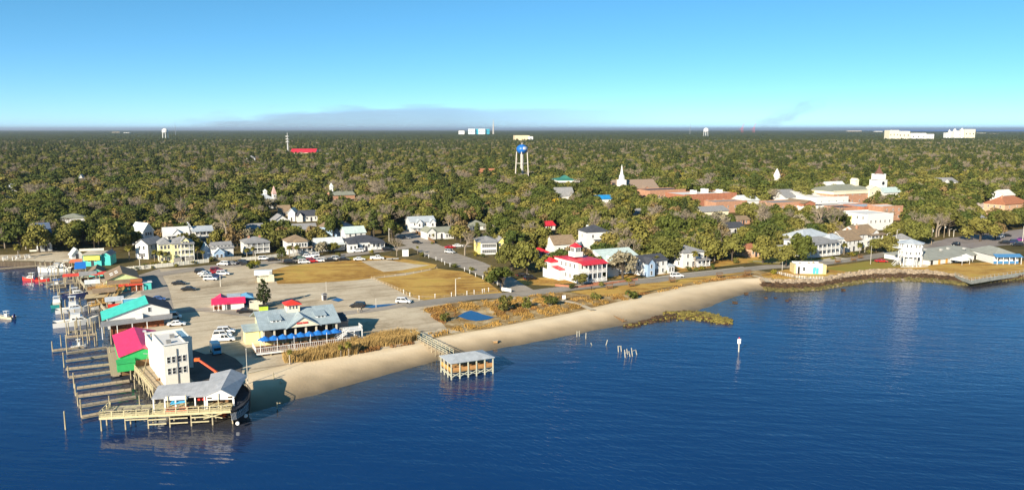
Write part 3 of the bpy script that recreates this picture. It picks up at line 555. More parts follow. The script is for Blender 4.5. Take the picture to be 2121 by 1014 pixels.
def roof_mesh(x, y, z, w_, d, kind, rise, ov, t=.16):
    mb = MB(); x0, x1, y0, y1 = x-w_/2-ov, x+w_/2+ov, y-ov, y+d+ov
    if kind == 'hip':
        W, Dp = x1-x0, y1-y0; e = min(W, Dp)/2; cx, cy = (x0+x1)/2, (y0+y1)/2
        a, b_ = ((cx-(W/2-e), cy), (cx+(W/2-e), cy)) if W >= Dp else ((cx, cy-(Dp/2-e)), (cx, cy+(Dp/2-e)))
        if abs(W-Dp) < .3: a = (cx-.15, cy) if W >= Dp else (cx, cy-.15); b_ = (cx+.15, cy) if W >= Dp else (cx, cy+.15)
        v = [(x0,y0,z),(x1,y0,z),(x1,y1,z),(x0,y1,z),(x0,y0,z+t),(x1,y0,z+t),(x1,y1,z+t),(x0,y1,z+t),(*a,z+t+rise),(*b_,z+t+rise)]
        f = [(3,2,1,0),(0,1,5,4),(1,2,6,5),(2,3,7,6),(3,0,4,7)]
        f += [(4,5,9,8),(5,6,9),(6,7,8,9),(7,4,8)] if W >= Dp else [(4,5,8),(5,6,9,8),(6,7,9),(7,4,8,9)]
        mb.add(v, f)
    elif kind == 'gx':
        yc = (y0+y1)/2; s_ = rise/(d/2); zl = z-ov*s_+.02; zt = z+rise+.02
        mb.slab([(x0,y0,zl+t),(x1,y0,zl+t),(x1,yc,zt+t),(x0,yc,zt+t)], t); mb.slab([(x0,yc+.002,zt+t),(x1,yc+.002,zt+t),(x1,y1,zl+t),(x0,y1,zl+t)], t)
    elif kind == 'gy':
        xc = (x0+x1)/2; s_ = rise/(w_/2); zl = z-ov*s_+.02; zt = z+rise+.02
        mb.slab([(x0,y0,zl+t),(xc,y0,zt+t),(xc,y1,zt+t),(x0,y1,zl+t)], t); mb.slab([(xc+.002,y0,zt+t),(x1,y0,zl+t),(x1,y1,zl+t),(xc+.002,y1,zt+t)], t)
    elif kind == 'shed':     # low edge at the front
        mb.slab([(x0,y0,z+t),(x1,y0,z+t),(x1,y1,z+rise+t),(x0,y1,z+rise+t)], t)
    return mb
def vol(root, x, y, z0, w_, d, h, kind, rise, wm, rm, ov=.45, nw='wall', nr='roof'):
    mb = MB(); x0, x1, y0, y1 = x-w_/2, x+w_/2, y, y+d; zt = z0+h
    if kind == 'gx': mb.add([(x0,y0,z0),(x1,y0,z0),(x1,y1,z0),(x0,y1,z0),(x0,y0,zt),(x1,y0,zt),(x1,y1,zt),(x0,y1,zt),(x0,y+d/2,zt+rise),(x1,y+d/2,zt+rise)], [(0,1,5,4),(2,3,7,6),(1,2,6,9,5),(3,0,4,8,7),(4,5,9,8),(6,7,8,9)])
    elif kind == 'gy': mb.add([(x0,y0,z0),(x1,y0,z0),(x1,y1,z0),(x0,y1,z0),(x0,y0,zt),(x1,y0,zt),(x1,y1,zt),(x0,y1,zt),(x,y0,zt+rise),(x,y1,zt+rise)], [(0,1,5,8,4),(1,2,6,5),(2,3,7,9,6),(3,0,4,7),(5,6,9,8),(7,4,8,9)])
    else: mb.box(x, y+d/2, z0, w_, d, h)
    mb.build(nw, wm, root)
    if kind == 'flat':
        MB().box(x, y+d/2, zt-.02, w_-.5, d-.5, .08).build(nr, rm, root)
        p = MB()
        for a, b_, sx, sy in ((x, y+.12, w_+.1, .26), (x, y+d-.12, w_+.1, .26)): p.box(a, b_, zt+.001, sx, sy, .55)
        for a in (x0+.12, x1-.12): p.box(a, y+d/2, zt+.001, .26, d-.5, .22)
        p.build('parapet', wm, root)
    else: roof_mesh(x, y, zt, w_, d, kind, rise, ov).build(nr, rm, root)
def railing(root, pts, z, m=None, h=1.0, step=.0, name='railing'):
    mb = MB()
    for p, q in zip(pts[:-1], pts[1:]):
        mb.bar((p[0],p[1],z+h), (q[0],q[1],z+h), .10, .08); mb.bar((p[0],p[1],z+.15), (q[0],q[1],z+.15), .07, .07)
        L = hypot(q[0]-p[0], q[1]-p[1]); k = max(1, int(L/.45))
        for i in range(k+1): f = i/k; mb.bar((p[0]+(q[0]-p[0])*f, p[1]+(q[1]-p[1])*f, z+.1), (p[0]+(q[0]-p[0])*f, p[1]+(q[1]-p[1])*f, z+h), .07)
    return mb.build(name, m or TRIM, root)
POSTM = {}
def post(root, x, y, z0, z1, r=.11, m=None, name='porch_post'):
    me = POSTM.setdefault('p', MB().box(0, 0, 0, 1, 1, 1).mesh('post', TRIM))
    return link(name, me, root, (x, y, z0), None, (2*r, 2*r, z1-z0), m or TRIM)
def porch(root, x0, x1, y, dep, z0, h, storeys, n, rm, rise=.5, rail=True, floor=None):
    sh = h/storeys
    for s_ in range(storeys):
        z = z0+s_*sh
        MB().box((x0+x1)/2, y-dep/2, z+.02, x1-x0, dep-.06, .18).build('porch_floor', floor or TRIM, root)
        for i in range(n): post(root, x0+.2+(x1-x0-.4)*i/(n-1), y-dep+.2, z+.2, z+sh)
        if rail and (s_ > 0 or z0 > .4): railing(root, [(x0+.1, y-.1), (x0+.1, y-dep+.12), (x1-.1, y-dep+.12), (x1-.1, y-.1)], z+.2)
    zt = z0+h+.02
    MB().slab([(x0-.3,y-dep-.35,zt),(x1+.3,y-dep-.35,zt),(x1+.3,y-.06,zt+rise),(x0-.3,y-.06,zt+rise)], .14).build('porch_roof', rm, root)
def house(label, px, py, wpx, d, ey, ry, rot=28, roof='hip', wm=None, rm=None, win='', cat='house', name='house', extra=(), por=None, chim=(), door=True, side=0, group=None, ov=.45, seen=None, z=GZ, fl=0):
    """px,py = middle of the foot of the front wall in the photo; ey/ry rows of eave and ridge"""
    wm = wm or WHITE; rm = rm or R_GREY; p = P(px, py, z); rz = R(rot)
    w_ = wpx*p.y/FOC/(cos(rz)-p.x/p.y*sin(rz)); h = ZAT(ey, p.y)-z; rise = max(.0, ZAT(ry, p.y+d/2*cos(rz))-z-h) if ry else 0
    o = thing(name, label, cat, p, rz, group)
    vol(o, 0, 0, fl, w_, d, h-fl, roof, rise, wm, rm, ov)
    for t in win.split():
        f, c, r_ = t[0], *map(int, t[1:].split('x')); wins(o, 0, 0, fl, w_, d, h-fl, f, c, r_)
    for e in extra:
        k = dict(x=0, y=0, z=0, w=.5, d=3, h=.5, roof='gy', rise=1.2, wm=wm, rm=rm, win='', nw='wall', nr='roof', ov=.3); k.update(e)
        W, Hh = k['w']*w_, k['h']*h; vol(o, k['x']*w_, k['y'], k['z']*h, W, k['d'], Hh, k['roof'], k['rise'], k['wm'], k['rm'], k['ov'], k['nw'], k['nr'])
        for t in k['win'].split():
            f, c, r_ = t[0], *map(int, t[1:].split('x')); wins(o, k['x']*w_, k['y'], k['z']*h, W, k['d'], Hh, f, c, r_, pad=.3, ww=min(.95, W/(c+.5)))
    if por:
        q = dict(a=-.5, b=.5, dep=2.4, st=1, n=5, h=.9, rm=rm, rise=.5, y=0, z0=.5); q.update(por)
        porch(o, q['a']*w_, q['b']*w_, q['y'], q['dep'], q['z0'], q['h']*h-q['z0'], q['st'], q['n'], q['rm'], q['rise'])
    for cx, cy, cm, ch in chim: MB().box(cx*w_, cy*d, h*.9, .8, .8, rise+ch).build('chimney', cm, o)
    if door: link('door', POSTM.setdefault('d', MB().box(0, 0, 0, 1, .1, 2.1).mesh('door', DOORC)), o, (0, -.04, fl+.1))
    sb = seen or (px-wpx/2-side, px+wpx/2, (ry or ey)-2, py); BOX.append((*sb, p.y, label)); return o, w_, h
# --- left rows
house('white house with grey gable roof beside the harbour palms',295,536,26,10,506,492,-12,'gy',rm=R_GREY,win='F2x2 R3x2',seen=(270,322,490,536))
house('white house with blue shaded gable front at the edge of the oaks',309,508,22,9,477,461,58,'gy',rm=R_PALE,win='F3x2',por=dict(dep=2.2,n=4,h=.5),seen=(285,331,459,500))
o,w_,h = house('pale yellow three storey house with white double porches and grey roof',380,542,46,11,504,490,28,'hip',wm=PALE,rm=R_GREY,win='F5x3 L3x3',por=dict(a=-.15,b=.5,dep=2.4,st=3,n=4,h=1.0,rise=.4,z0=0),extra=[dict(x=.12,y=-.6,z=.98,w=.34,d=5,h=.16,rise=1.5,wm=PALE,win='F2x1',nw='gable_wall',nr='gable_roof'),dict(x=-.78,y=1.2,w=.56,d=9,h=.98,roof='hip',rise=2.2,win='F3x3 L2x3')],seen=(331,405,484,542))
for x in (-.3, .25): MB().box(x*w_, -2.35, .05, 2.6, .08, 2.1).build('garage_door', mat('garage_door', (.30,.28,.25), .6, .1), o)
house('white house with a bright pale roof behind the yellow balcony house',368,518,52,11,485,470,28,'gx',rm=R_WHITE,win='F4x2',por=dict(dep=2,st=2,n=5,h=.95,rm=R_WHITE),seen=(338,398,468,492),extra=[dict(x=0,y=-.5,z=.9,w=.4,d=5,h=.1,rise=2.0,rm=R_WHITE,nw='gable_wall',nr='gable_roof')])
house('white house with two storey balcony and grey roof below the bare tree',421,504,42,9,477,468,28,'gx',rm=R_MET,win='F4x2',por=dict(dep=2.2,st=2,n=4,h=.98,rm=R_MET),seen=(398,440,467,503),extra=[dict(x=-.62,y=2,w=.3,d=8,h=1.15,rise=2.2,rm=R_PALE,win='F1x2')])
house('small blue gabled shed beside the white cottage row',429,536,16,6,517,504,28,'gy',wm=BLUE_SHADEW,rm=R_PALE,seen=(416,440,503,523),door=False)
house('white cottage with blue shaded front gable and grey roof',462,537,46,8,514,505,28,'gx',rm=R_GREY,win='F3x1',extra=[dict(x=-.2,y=-2.6,w=.46,d=3.2,h=.72,rise=1.7,wm=BLUE_SHADEW,rm=R_PALE,win='F2x1',nw='gable_wall',nr='gable_roof'),dict(x=0,y=1.5,z=.9,w=.9,d=5,h=.35,roof='gx',rise=1.0,win='F5x1')],seen=(436,486,503,538))  # front gable is a white wall, its blue shade painted as wall colour
house('white two storey house with grey hip roof and two brick chimneys',532,525,52,9,501,490,28,'hip',win='F4x2 L3x2',por=dict(dep=2.2,st=2,n=5,h=.98,rm=R_GREY,rise=.3),chim=[(-.22,.5,BRICK2,1.0),(.22,.5,BRICK2,1.0)],seen=(500,561,487,527))
house('white house with brown hip roof and columned front porch',618,526,44,9,500,486,28,'hip',rm=R_BRN,win='F3x2 L3x2',por=dict(a=-.35,b=.6,dep=3,n=5,h=.55),extra=[dict(x=.1,y=-2.2,z=.5,w=.6,d=2.2,h=.5,roof='hip',rise=1.2,rm=R_BRN,win='F4x1',nw='upper_porch_wall',nr='upper_roof')],seen=(591,648,484,528))
house('white bungalow with silver metal roof behind the grey green trees',684,520,56,8,504,492,28,'gx',rm=R_PALE,win='F4x1',por=dict(n=5,h=.9,rm=R_PALE),seen=(656,712,490,512))
house('white house with pale green metal roof beyond the dark roofed bungalow',737,503,42,8,482,469,28,'gx',rm=R_TEAL,win='F3x2',seen=(712,757,467,495))
house('blue shaded gable house with brown roof behind the pale green roof',716,487,36,12,469,458,60,'gy',wm=BLUE_SHADEW,rm=R_BRN,win='F2x2',seen=(695,737,457,484))  # wall colour carries the blue shade on the gable
house('white bungalow with dark hip roof facing the gravel corner',759,519,72,12,501,487,26,'hip',rm=R_DARK,win='F6x1',por=dict(a=.1,b=.5,n=4,h=.85,rm=R_DARK),extra=[dict(x=-.42,y=-2.2,w=.26,d=3,h=.95,roof='hip',rise=1.2,rm=R_DARK,win='F2x1')],seen=(718,798,486,520))
# --- second rows among the trees
house('white gabled house with grey shaded roof left of the long black roofed house',584,476,34,10,458,444,28,'gy',rm=R_GREY,win='F2x1',seen=(563,604,443,468))
house('tall narrow white gable house behind the grey shaded roof',604,458,15,9,440,430,0,'gy',rm=R_PALE,seen=(597,612,429,449))
house('long white house with black roof in the second row',645,458,50,9,446,435,22,'gx',rm=R_DARK,win='F5x1',extra=[dict(x=-.48,y=-1.5,w=.22,d=8,h=1.0,rise=2.2,rm=R_DARK)],seen=(614,671,434,457))
house('low house with broad silver grey roof behind the row',632,486,48,10,475,463,22,'gx',wm=CREAM,rm=R_GREY,win='F4x1',seen=(606,658,462,476))
o,w_,h = house('white Victorian house with a turret and a cupola above the dark oaks',553,432,30,14,412,401,28,'hip',rm=R_MET,win='F3x2',extra=[dict(x=.55,y=-1,w=.24,d=4,h=1.5,roof='hip',rise=5,rm=mat('pink_turret_roof',(.5,.33,.30),.8),win='F1x3',nw='turret_wall',nr='turret_roof'),dict(x=.05,y=5,z=1.2,w=.2,d=3,h=.5,roof='hip',rise=1.5,rm=R_PALE,nw='cupola_wall',nr='cupola_roof')],seen=(533,577,394,425))
house('orange brick chapel with grey roof and a small bell cupola',712,428,48,14,404,396,28,'gx',wm=BRICK2,rm=R_GRN,win='F5x1',extra=[dict(x=-.4,y=5,z=1.3,w=.1,d=3,h=.4,roof='hip',rise=2.4,wm=TRIM,rm=R_PALE,nw='cupola_wall',nr='cupola_roof')],seen=(684,740,391,417))
house('white double gabled house with blue shaded roof past the end of the street',876,480,52,11,459,448,20,'gx',rm=R_MET,win='F4x2',extra=[dict(x=-.17,y=-2,w=.24,d=4,h=.92,rise=1.8,rm=R_MET,win='F1x2',nw='gable_wall',nr='gable_roof'),dict(x=.36,y=-2,w=.24,d=4,h=.92,rise=1.8,rm=R_MET,win='F1x2',nw='gable_wall',nr='gable_roof')],por=dict(n=5,h=.45,rm=R_MET),seen=(845,908,446,480))
house('white bungalow with grey green roof at the parking street corner',915,494,44,9,479,470,26,'gx',rm=R_GRN,win='F3x1',extra=[dict(x=-.5,y=-.5,w=.42,d=9,h=1,rise=2.0,rm=R_GRN,win='F2x1'),dict(x=.3,y=-2,w=.42,d=2,h=.8,roof='shed',rise=.5,rm=R_GRN,win='F3x1',nw='porch_wall',nr='porch_roof')],seen=(880,938,467,494))
o,w_,h = house('bright yellow house with curved white window front and grey roof',1012,525,44,11,501,489,12,'hip',wm=YEL,rm=R_GREY,win='L2x2',seen=(983,1050,486,527),extra=[dict(x=.62,y=-.5,w=.42,d=8,h=.95,roof='gy',rise=2.0,wm=YEL,rm=R_GREY,win='F2x2',nw='gable_wall',nr='gable_roof'),dict(x=-.02,y=-2.2,w=.72,d=2.4,h=.97,roof='shed',rise=.5,wm=WHITE,rm=R_GREY,win='F7x2',nw='sun_porch_wall',nr='sun_porch_roof')],door=False)
house('low house with grey hip roof hidden in the oaks left of the yellow house',992,476,38,10,468,456,22,'hip',rm=R_GRN,win='F3x1',seen=(973,1013,455,470))
house('small house with magenta red roof among the oaks',1138,476,24,9,467,458,22,'gx',rm=R_RED,win='F2x1',seen=(1124,1153,457,468))
house('small red roofed cottage left of the red roofed porch house',1124,532,26,7,523,513,22,'hip',rm=R_RED,win='F2x1',seen=(1109,1139,512,524))
house('white cottage with brown roof behind the red cupola',1170,528,44,9,505,487,22,'gx',rm=R_BRN,win='F3x1',extra=[dict(x=.42,y=-1.5,w=.3,d=5,h=.9,rise=2,rm=R_BRN,nw='gable_wall',nr='gable_roof')],seen=(1147,1197,486,508))
# the red roofed house with the cupola
o,w_,h = house('white two storey house with red metal roof, cupola and double front porch',1222,584,50,15,541,533,30,'hip',rm=R_RED,win='F5x2 L5x2',por=dict(dep=3.2,st=2,n=6,h=.93,rm=R_RED,rise=.9,z0=.6),extra=[dict(x=-.1,y=5.5,z=1.12,w=.34,d=4,h=.16,roof='flat',rise=0,wm=TRIM,rm=R_WHITE,nw='roof_deck',nr='deck_floor'),dict(x=-.1,y=6.2,z=1.28,w=.24,d=2.8,h=.30,roof='hip',rise=1.3,rm=R_RED,win='F3x1 L3x1',nw='cupola_wall',nr='cupola_roof'),dict(x=-.62,y=8,w=.26,d=5,h=.5,roof='shed',rise=.8,rm=R_RED,nw='side_wall',nr='side_roof'),dict(x=-.66,y=12.5,w=.34,d=5,h=.8,roof='hip',rise=1.2,rm=R_RED,nw='side_wall',nr='side_roof')],seen=(1150,1252,514,588))
for i in range(5): MB().box(0, -3.5-.3*i, .02, 2.4, .3, .55-.1*i).build('step', BRICK, o)
house('white house with dark blue grey hip roof above the oaks',1237,520,46,9,480,466,18,'hip',rm=R_DARK,win='F2x2 L1x2',por=dict(a=-.15,b=.5,dep=2.4,n=4,h=.55,rm=R_DARK),chim=[(-.2,.7,TRIM,.8)],seen=(1213,1266,465,505))
house('white house with large pale teal roof behind the mossy oak',1286,567,72,14,533,515,26,'gx',rm=R_TEAL,win='F5x2',extra=[dict(x=-.35,y=-3,w=.3,d=5,h=.8,rise=2,rm=R_TEAL,nw='gable_wall',nr='gable_roof')],por=dict(n=6,h=.5,rm=R_TEAL),seen=(1243,1290,513,545))
house('blue grey and white house with dark roof by the shore road',1357,569,50,9,540,527,30,'gx',rm=R_DARK,win='F4x2 L2x2',extra=[dict(x=-.3,y=-1.8,w=.3,d=4,h=.92,rise=1.8,rm=R_DARK,wm=BLUE_SHADEW,win='F1x2',nw='gable_wall',nr='gable_roof'),dict(x=.64,y=-.5,w=.28,d=5,h=.52,roof='hip',rise=.8,rm=R_MET,win='F2x1',nw='sunroom_wall',nr='sunroom_roof')],seen=(1325,1409,525,570))
house('white square house with grey hip roof among the palms',1436,553,44,11,522,508,26,'hip',rm=R_GREY,win='F3x2 L3x2',por=dict(a=.0,b=.6,dep=2.6,n=4,h=.5),seen=(1408,1462,507,553))
# --- right rows
o,w_,h = house('big white porch house with grey hip roof facing the harbour',1702,531,56,13,501,487,30,'hip',rm=R_GREY,win='F6x2 L4x2',por=dict(dep=2.6,st=2,n=7,h=.96,rise=.4),extra=[dict(x=.16,y=5,w=.98,d=11,h=1.25,roof='hip',rise=2.6,rm=R_MET,win='F5x3 L3x2'),dict(x=.62,y=1,w=.5,d=6,h=1.05,roof='hip',rise=2,rm=R_MET,win='F3x2',nw='wing_wall',nr='wing_roof')],seen=(1672,1755,470,531))
house('white gable house with brown roof right of the big porch house',1768,520,32,11,497,477,30,'gx',rm=R_BRN,win='F3x2 L2x2',chim=[(.35,.6,BRICK2,1.2)],seen=(1746,1788,476,519))
house('white tan roofed house with two storey porch and orange chimney',1797,511,38,11,484,466,30,'gx',rm=R_BRN,win='F3x2',por=dict(a=-.1,b=.75,dep=2.6,st=2,n=5,h=.92),extra=[dict(x=.3,y=-1,z=.75,w=.34,d=4,h=.3,rise=1.6,rm=R_BRN,win='F1x1',nw='gable_wall',nr='gable_roof')],chim=[(-.3,.3,BRICK2,1.0)],seen=(1755,1815,460,512))
house('small white hut with dark porch behind the green lawn',1620,530,26,5,517,508,20,'gx',rm=R_GREY,win='F3x1',seen=(1606,1634,507,523))
house('terracotta roofed cottage hidden behind the corner trees',1566,532,34,8,514,504,22,'hip',wm=STUC,rm=R_TERR,win='F2x1',seen=(1549,1584,503,515))
house('orange stucco house with red tile roof at the right edge',2105,445,50,13,422,406,28,'hip',wm=STUC,rm=R_TERR,win='F3x2 L3x2',chim=[(-.3,.4,BRICK2,1.5)],seen=(2078,2121,404,432))
house('white house just behind the orange stucco house',2090,424,22,10,404,393,28,'gx',rm=R_WHITE,win='F2x2',seen=(2076,2101,391,410))
house('lone white gabled house in the far right woods',1966,392,34,14,377,368,20,'gx',rm=R_GREY,win='F3x1',extra=[dict(x=-.3,y=-2,w=.4,d=6,h=1,rise=3,nw='gable_wall',nr='gable_roof')],seen=(1947,1990,366,380))
house('low pale ranch roof in the woods left of the orange stucco house',2045,436,34,9,428,420,20,'gx',rm=mat('pale_brown_roof',(.42,.35,.30),.9),seen=(2028,2066,419,429))
house('small white house showing through the oaks at the car park',2034,470,16,7,452,446,20,'gx',win='F2x1',seen=(2026,2041,445,458))
house('small white house under the oaks left of the brick blocks',1324,452,18,8,441,432,20,'gx',rm=R_GREY,win='F2x1',seen=(1315,1334,431,448))
house('grey roofed house in the shade below the tall bare trees',527,484,36,9,473,463,22,'gx',rm=R_GREY,win='F3x1',seen=(514,540,462,474))
house('brown roofed house in deep shade left of the tall narrow gable',590,447,24,9,437,425,22,'gx',wm=TAN,rm=R_BRN,win='F2x1',seen=(582,598,424,438))
house('dark flat roofed house hidden below the arched brick row',1523,484,40,10,471,460,22,'gx',rm=R_DARK,win='F3x1',seen=(1506,1545,458,472))
house('small orange brick cottage between the oaks below main street',1540,464,26,8,455,447,22,'gx',wm=BRICK2,rm=R_BRN,win='F2x1',seen=(1528,1552,446,459))
house('white cottage with grey roof in the oaks right of the brown roofed cottage',1205,518,18,7,506,498,20,'gx',rm=R_PALE,win='F2x1',seen=(1199,1213,497,508))
# --- church, downtown, far roofs
o,w_,h = house('brick church with long brown roof and a tall white steeple',1322,416,88,22,392,372,20,'gx',wm=BRICK2,rm=mat('church_brown_roof',(.27,.20,.15),.9,.1),win='F6x1',cat='church',name='church',extra=[dict(x=-.40,y=-2.5,w=.22,d=7,h=.9,rise=4.5,wm=WHITE,rm=mat('church_brown_roof',(.27,.20,.15)),nw='gable_wall',nr='gable_roof'),dict(x=.15,y=-3,w=.3,d=7,h=.85,rise=3.5,wm=BRICK2,rm=mat('church_brown_roof',(.27,.20,.15)),nw='gable_wall',nr='gable_roof')],seen=(1268,1364,342,398))
D_ = o.location.y; zb = ZAT(376, D_)-GZ; zt = ZAT(341, D_)-GZ
MB().box(-.36*w_, 2.6, zb-5, 5.2, 5.2, 6.5).build('steeple_base', TRIM, o); MB().lathe([(2.3,zb+1.5),(1.9,zb+4.5),(1.2,zb+5.5),(.12,zt)], 8, -.36*w_, 2.6).build('spire', TRIM, o)
def block(label, px, py, wpx, d, ey, wm, rm, rot=24, win='', extra=(), seen=None, cat='building', name='building', roof='flat', ry=None, chim=()):
    return house(label, px, py, wpx, d, ey, ry, rot, roof, wm, rm, win, cat, name, extra, None, chim, False, 0, None, .5, seen)
block('long low brick block with black roof joined to the church',1383,420,74,18,394,BRICK2,R_BLK,24,'F6x1',seen=(1345,1420,387,410))
block('wide brick block with white roof vents in the middle of downtown',1472,432,108,22,402,BRICK,R_WHITE,24,'F6x1',seen=(1420,1522,390,420),extra=[dict(x=-.2,y=6,z=1,w=.06,d=4,h=.2,roof='flat',rise=0,wm=TRIM,rm=R_WHITE,nw='roof_vent',nr='vent_top'),dict(x=.05,y=8,z=1,w=.08,d=4,h=.25,roof='flat',rise=0,wm=TRIM,rm=R_WHITE,nw='roof_vent',nr='vent_top'),dict(x=.3,y=6,z=1,w=.06,d=4,h=.18,roof='flat',rise=0,wm=TRIM,rm=R_WHITE,nw='roof_vent',nr='vent_top')])
block('low brick wing with flat pale roof in front of the wide brick block',1515,440,64,12,418,BRICK2,R_GREY,24,'F4x1',seen=(1480,1552,408,425))
block('white metal roofed shed at the right end of the brick block',1555,432,34,12,415,WHITE,R_PALE,24,'',roof='gx',ry=404,seen=(1536,1573,403,422))
block('grey roofed hall behind the oaks below the brick block',1482,456,54,12,437,CREAM,R_GREY,24,'F4x1',roof='gx',ry=427,seen=(1452,1508,426,440))
block('brick row with arched front and white parapet at the left of main street',1638,440,64,16,420,BRICK2,R_GREY,22,'F7x1',seen=(1597,1668,410,428))
block('red brick gabled shop end beside the arched brick row',1676,440,24,18,421,BRICK,R_BRN,22,'F3x1',roof='gy',ry=413,seen=(1664,1688,411,427))
block('white flat roofed store behind the arched brick row',1652,424,50,22,408,WHITE,R_GREY,22,'',roof='gx',ry=392,seen=(1630,1664,392,410))
block('largest white membrane roofed hall in the downtown block',1690,424,56,26,406,WHITE,R_WHITE,22,'F4x1',roof='gx',ry=395,seen=(1662,1694,394,410))
block('white flat roof with a round vent left of the courthouse',1724,428,66,20,409,WHITE,R_WHITE,22,'F4x1',seen=(1694,1724,398,416))
o,w_,h = block('orange brick courthouse with cream cornice, pediment and grey roof',1772,424,92,26,395,BRICK2,R_GRN,24,'F6x2',roof='hip',ry=382,seen=(1720,1812,376,416),extra=[dict(x=0,y=-.35,z=.80,w=1.01,d=26.7,h=.2,roof='flat',rise=0,wm=CREAM,rm=R_GRN,nw='cornice',nr='cornice_top'),dict(x=.40,y=-1.2,w=.26,d=6,h=1.02,rise=2.6,wm=CREAM,rm=CREAM,win='F2x2',nw='pediment_wall',nr='pediment_roof'),dict(x=.24,y=9,z=1.2,w=.07,d=5,h=.45,roof='gy',rise=1.4,wm=CREAM,rm=CREAM,nw='lantern_wall',nr='lantern_roof')])
block('row of low shops with black and white flat roofs below the courthouse',1712,440,100,14,427,WHITE,R_BLK,14,'F6x1',seen=(1680,1755,413,432))
block('low white roofed store in front of the courthouse',1745,436,84,16,424,WHITE,R_WHITE,22,'',seen=(1722,1795,407,422))
block('orange brick shop with slanted black roof',1775,452,64,14,430,BRICK2,R_BLK,24,'F6x1 L3x1',seen=(1745,1812,420,438))
block('red brick shop row with tall parapet beside the pale shops',1812,452,46,16,428,BRICK,R_MET,24,'F5x1',seen=(1785,1830,420,440))
block('brick tavern with white columned balcony at the right end of main street',1848,456,42,12,428,BRICK2,R_WHITE,20,'F3x2',seen=(1828,1867,414,438))
o,w_,h = block('long white two storey shop with small windows at the foot of main street',1822,476,54,18,444,WHITE,R_WHITE,20,'F5x1 L4x2',seen=(1790,1850,438,466))
block('pale yellow shop with pink side at the foot of main street',1776,472,40,12,448,PALE,R_TERR,20,'F2x1',seen=(1752,1796,440,460))
house('pale green sided barn roofed building beyond the courthouse',1740,408,36,16,392,376,24,'gx',rm=R_PALE,seen=(1720,1760,366,382),door=False)
o,w_,h = block('white square bell tower with clock and brown pointed roof',1827,412,17,9,374,WHITE,R_BRN,24,'',roof='flat',seen=(1818,1840,342,392),cat='tower',name='bell_tower')
zt = ZAT(374, o.location.y)-GZ; MB().box(0, 4.5, zt+.6, w_*.82, w_*.82, ZAT(362, o.location.y)-GZ-zt).build('belfry', TRIM, o)
z2 = ZAT(362, o.location.y)-GZ+.6; MB().lathe([(w_*.52,z2),(w_*.30,z2+2),(w_*.10,z2+4.5),(.08,ZAT(341, o.location.y)-GZ)], 4, 0, 4.5).build('spire', mat('spire_brown', (.12,.06,.045), .8), o)
MB().tube((0,-.05,zt*.86), (0,-.25,zt*.86), 1.3, n=14).build('clock_face', GLASS, o)
block('pale teal roofed low building beside the bell tower',1852,416,44,14,398,WHITE,R_TEAL,24,'',roof='gx',ry=388,seen=(1838,1869,388,402))
house('white house with pale grey gable in the woods beside the green topped villa',1172,420,36,12,406,388,18,'gx',rm=R_GREY,win='F2x1',extra=[dict(x=.3,y=-2,w=.4,d=6,h=1.0,rise=3,rm=R_GREY,win='F1x2',nw='gable_wall',nr='gable_roof')],seen=(1153,1192,387,412))
o,w_,h = block('white villa with broad overhanging roof and a green top',1175,398,24,17,374,WHITE,mat('green_metal_roof',(.05,.20,.15),.5),10,'F4x2',roof='hip',ry=363,seen=(1150,1199,362,385))
MB().box(0, 8, h-1.2, w_+9, 24, 1.4).build('wide_eave', TRIM, o); roof_mesh(0, 0, h+.3, w_, 17, 'hip', 2.2, 4.2).build('green_roof', _M['green_metal_roof'], o)
block('house under a bright blue tarpaulin roof in the oaks',1254,428,30,11,412,WHITE,mat('blue_tarp',(.02,.24,.55),.6,.2,.3),16,'F2x1',roof='gx',ry=404,seen=(1239,1271,403,420))
o,w_,h = house('small white chapel spire rising from the far oaks',1612,384,12,7,370,None,10,'flat',rm=R_WHITE,seen=(1605,1618,350,371),door=False,cat='spire',name='church_spire')
zt = h; MB().lathe([(w_*.5,zt),(w_*.56,zt+3),(w_*.25,zt+7),(.1,ZAT(349, o.location.y)-GZ)], 8, 0, 3.5).build('spire', TRIM, o)
block('long orange tile roof in the woods left of the blue water tower',1003,372,48,14,358,CREAM,R_TERR,8,'',roof='gx',ry=349,seen=(976,1028,348,359))
block('long bright red roof beside the lattice mast in the far woods',628,330,52,40,316,CREAM,R_RED,6,'',roof='gx',ry=308,seen=(603,656,307,318))
block('pale flat building right of the long red roof',678,332,22,25,319,WHITE,R_WHITE,6,'',seen=(664,690,315,320))
house('white trimmed grey house in the left far woods',520,345,18,14,328,322,10,'hip',rm=R_GREY,seen=(512,532,321,333))
house('small white cottage lit in the left oaks',168,385,13,12,371,361,20,'gy',rm=R_PALE,seen=(160,177,360,374)); house('blue white house half hidden at the left edge of the woods',27,404,18,12,389,381,20,'gx',wm=WHITE,rm=R_PALE,seen=(16,38,380,392))
house('grey blue roofed house between the two broad marina oaks',152,480,52,12,452,442,24,'hip',rm=R_GRN,seen=(130,176,440,458)); house('white and blue shaded house behind the first broad marina oak',96,520,26,9,484,462,40,'gx',rm=mat('blue_shade_roof',(.10,.14,.22),.7),win='F3x2',seen=(88,108,458,490))  # dark blue of the second roof is shade painted into its colour
block('tan industrial block with yellow walls just below the horizon',1082,298,30,60,281,mat('sand_wall',(.66,.55,.36),.9,.05),R_TERR,6,'',seen=(1064,1093,276,287))
block('small pale shed beside the tan industrial block',1099,298,10,30,283,WHITE,R_WHITE,6,'',seen=(1094,1105,281,289))
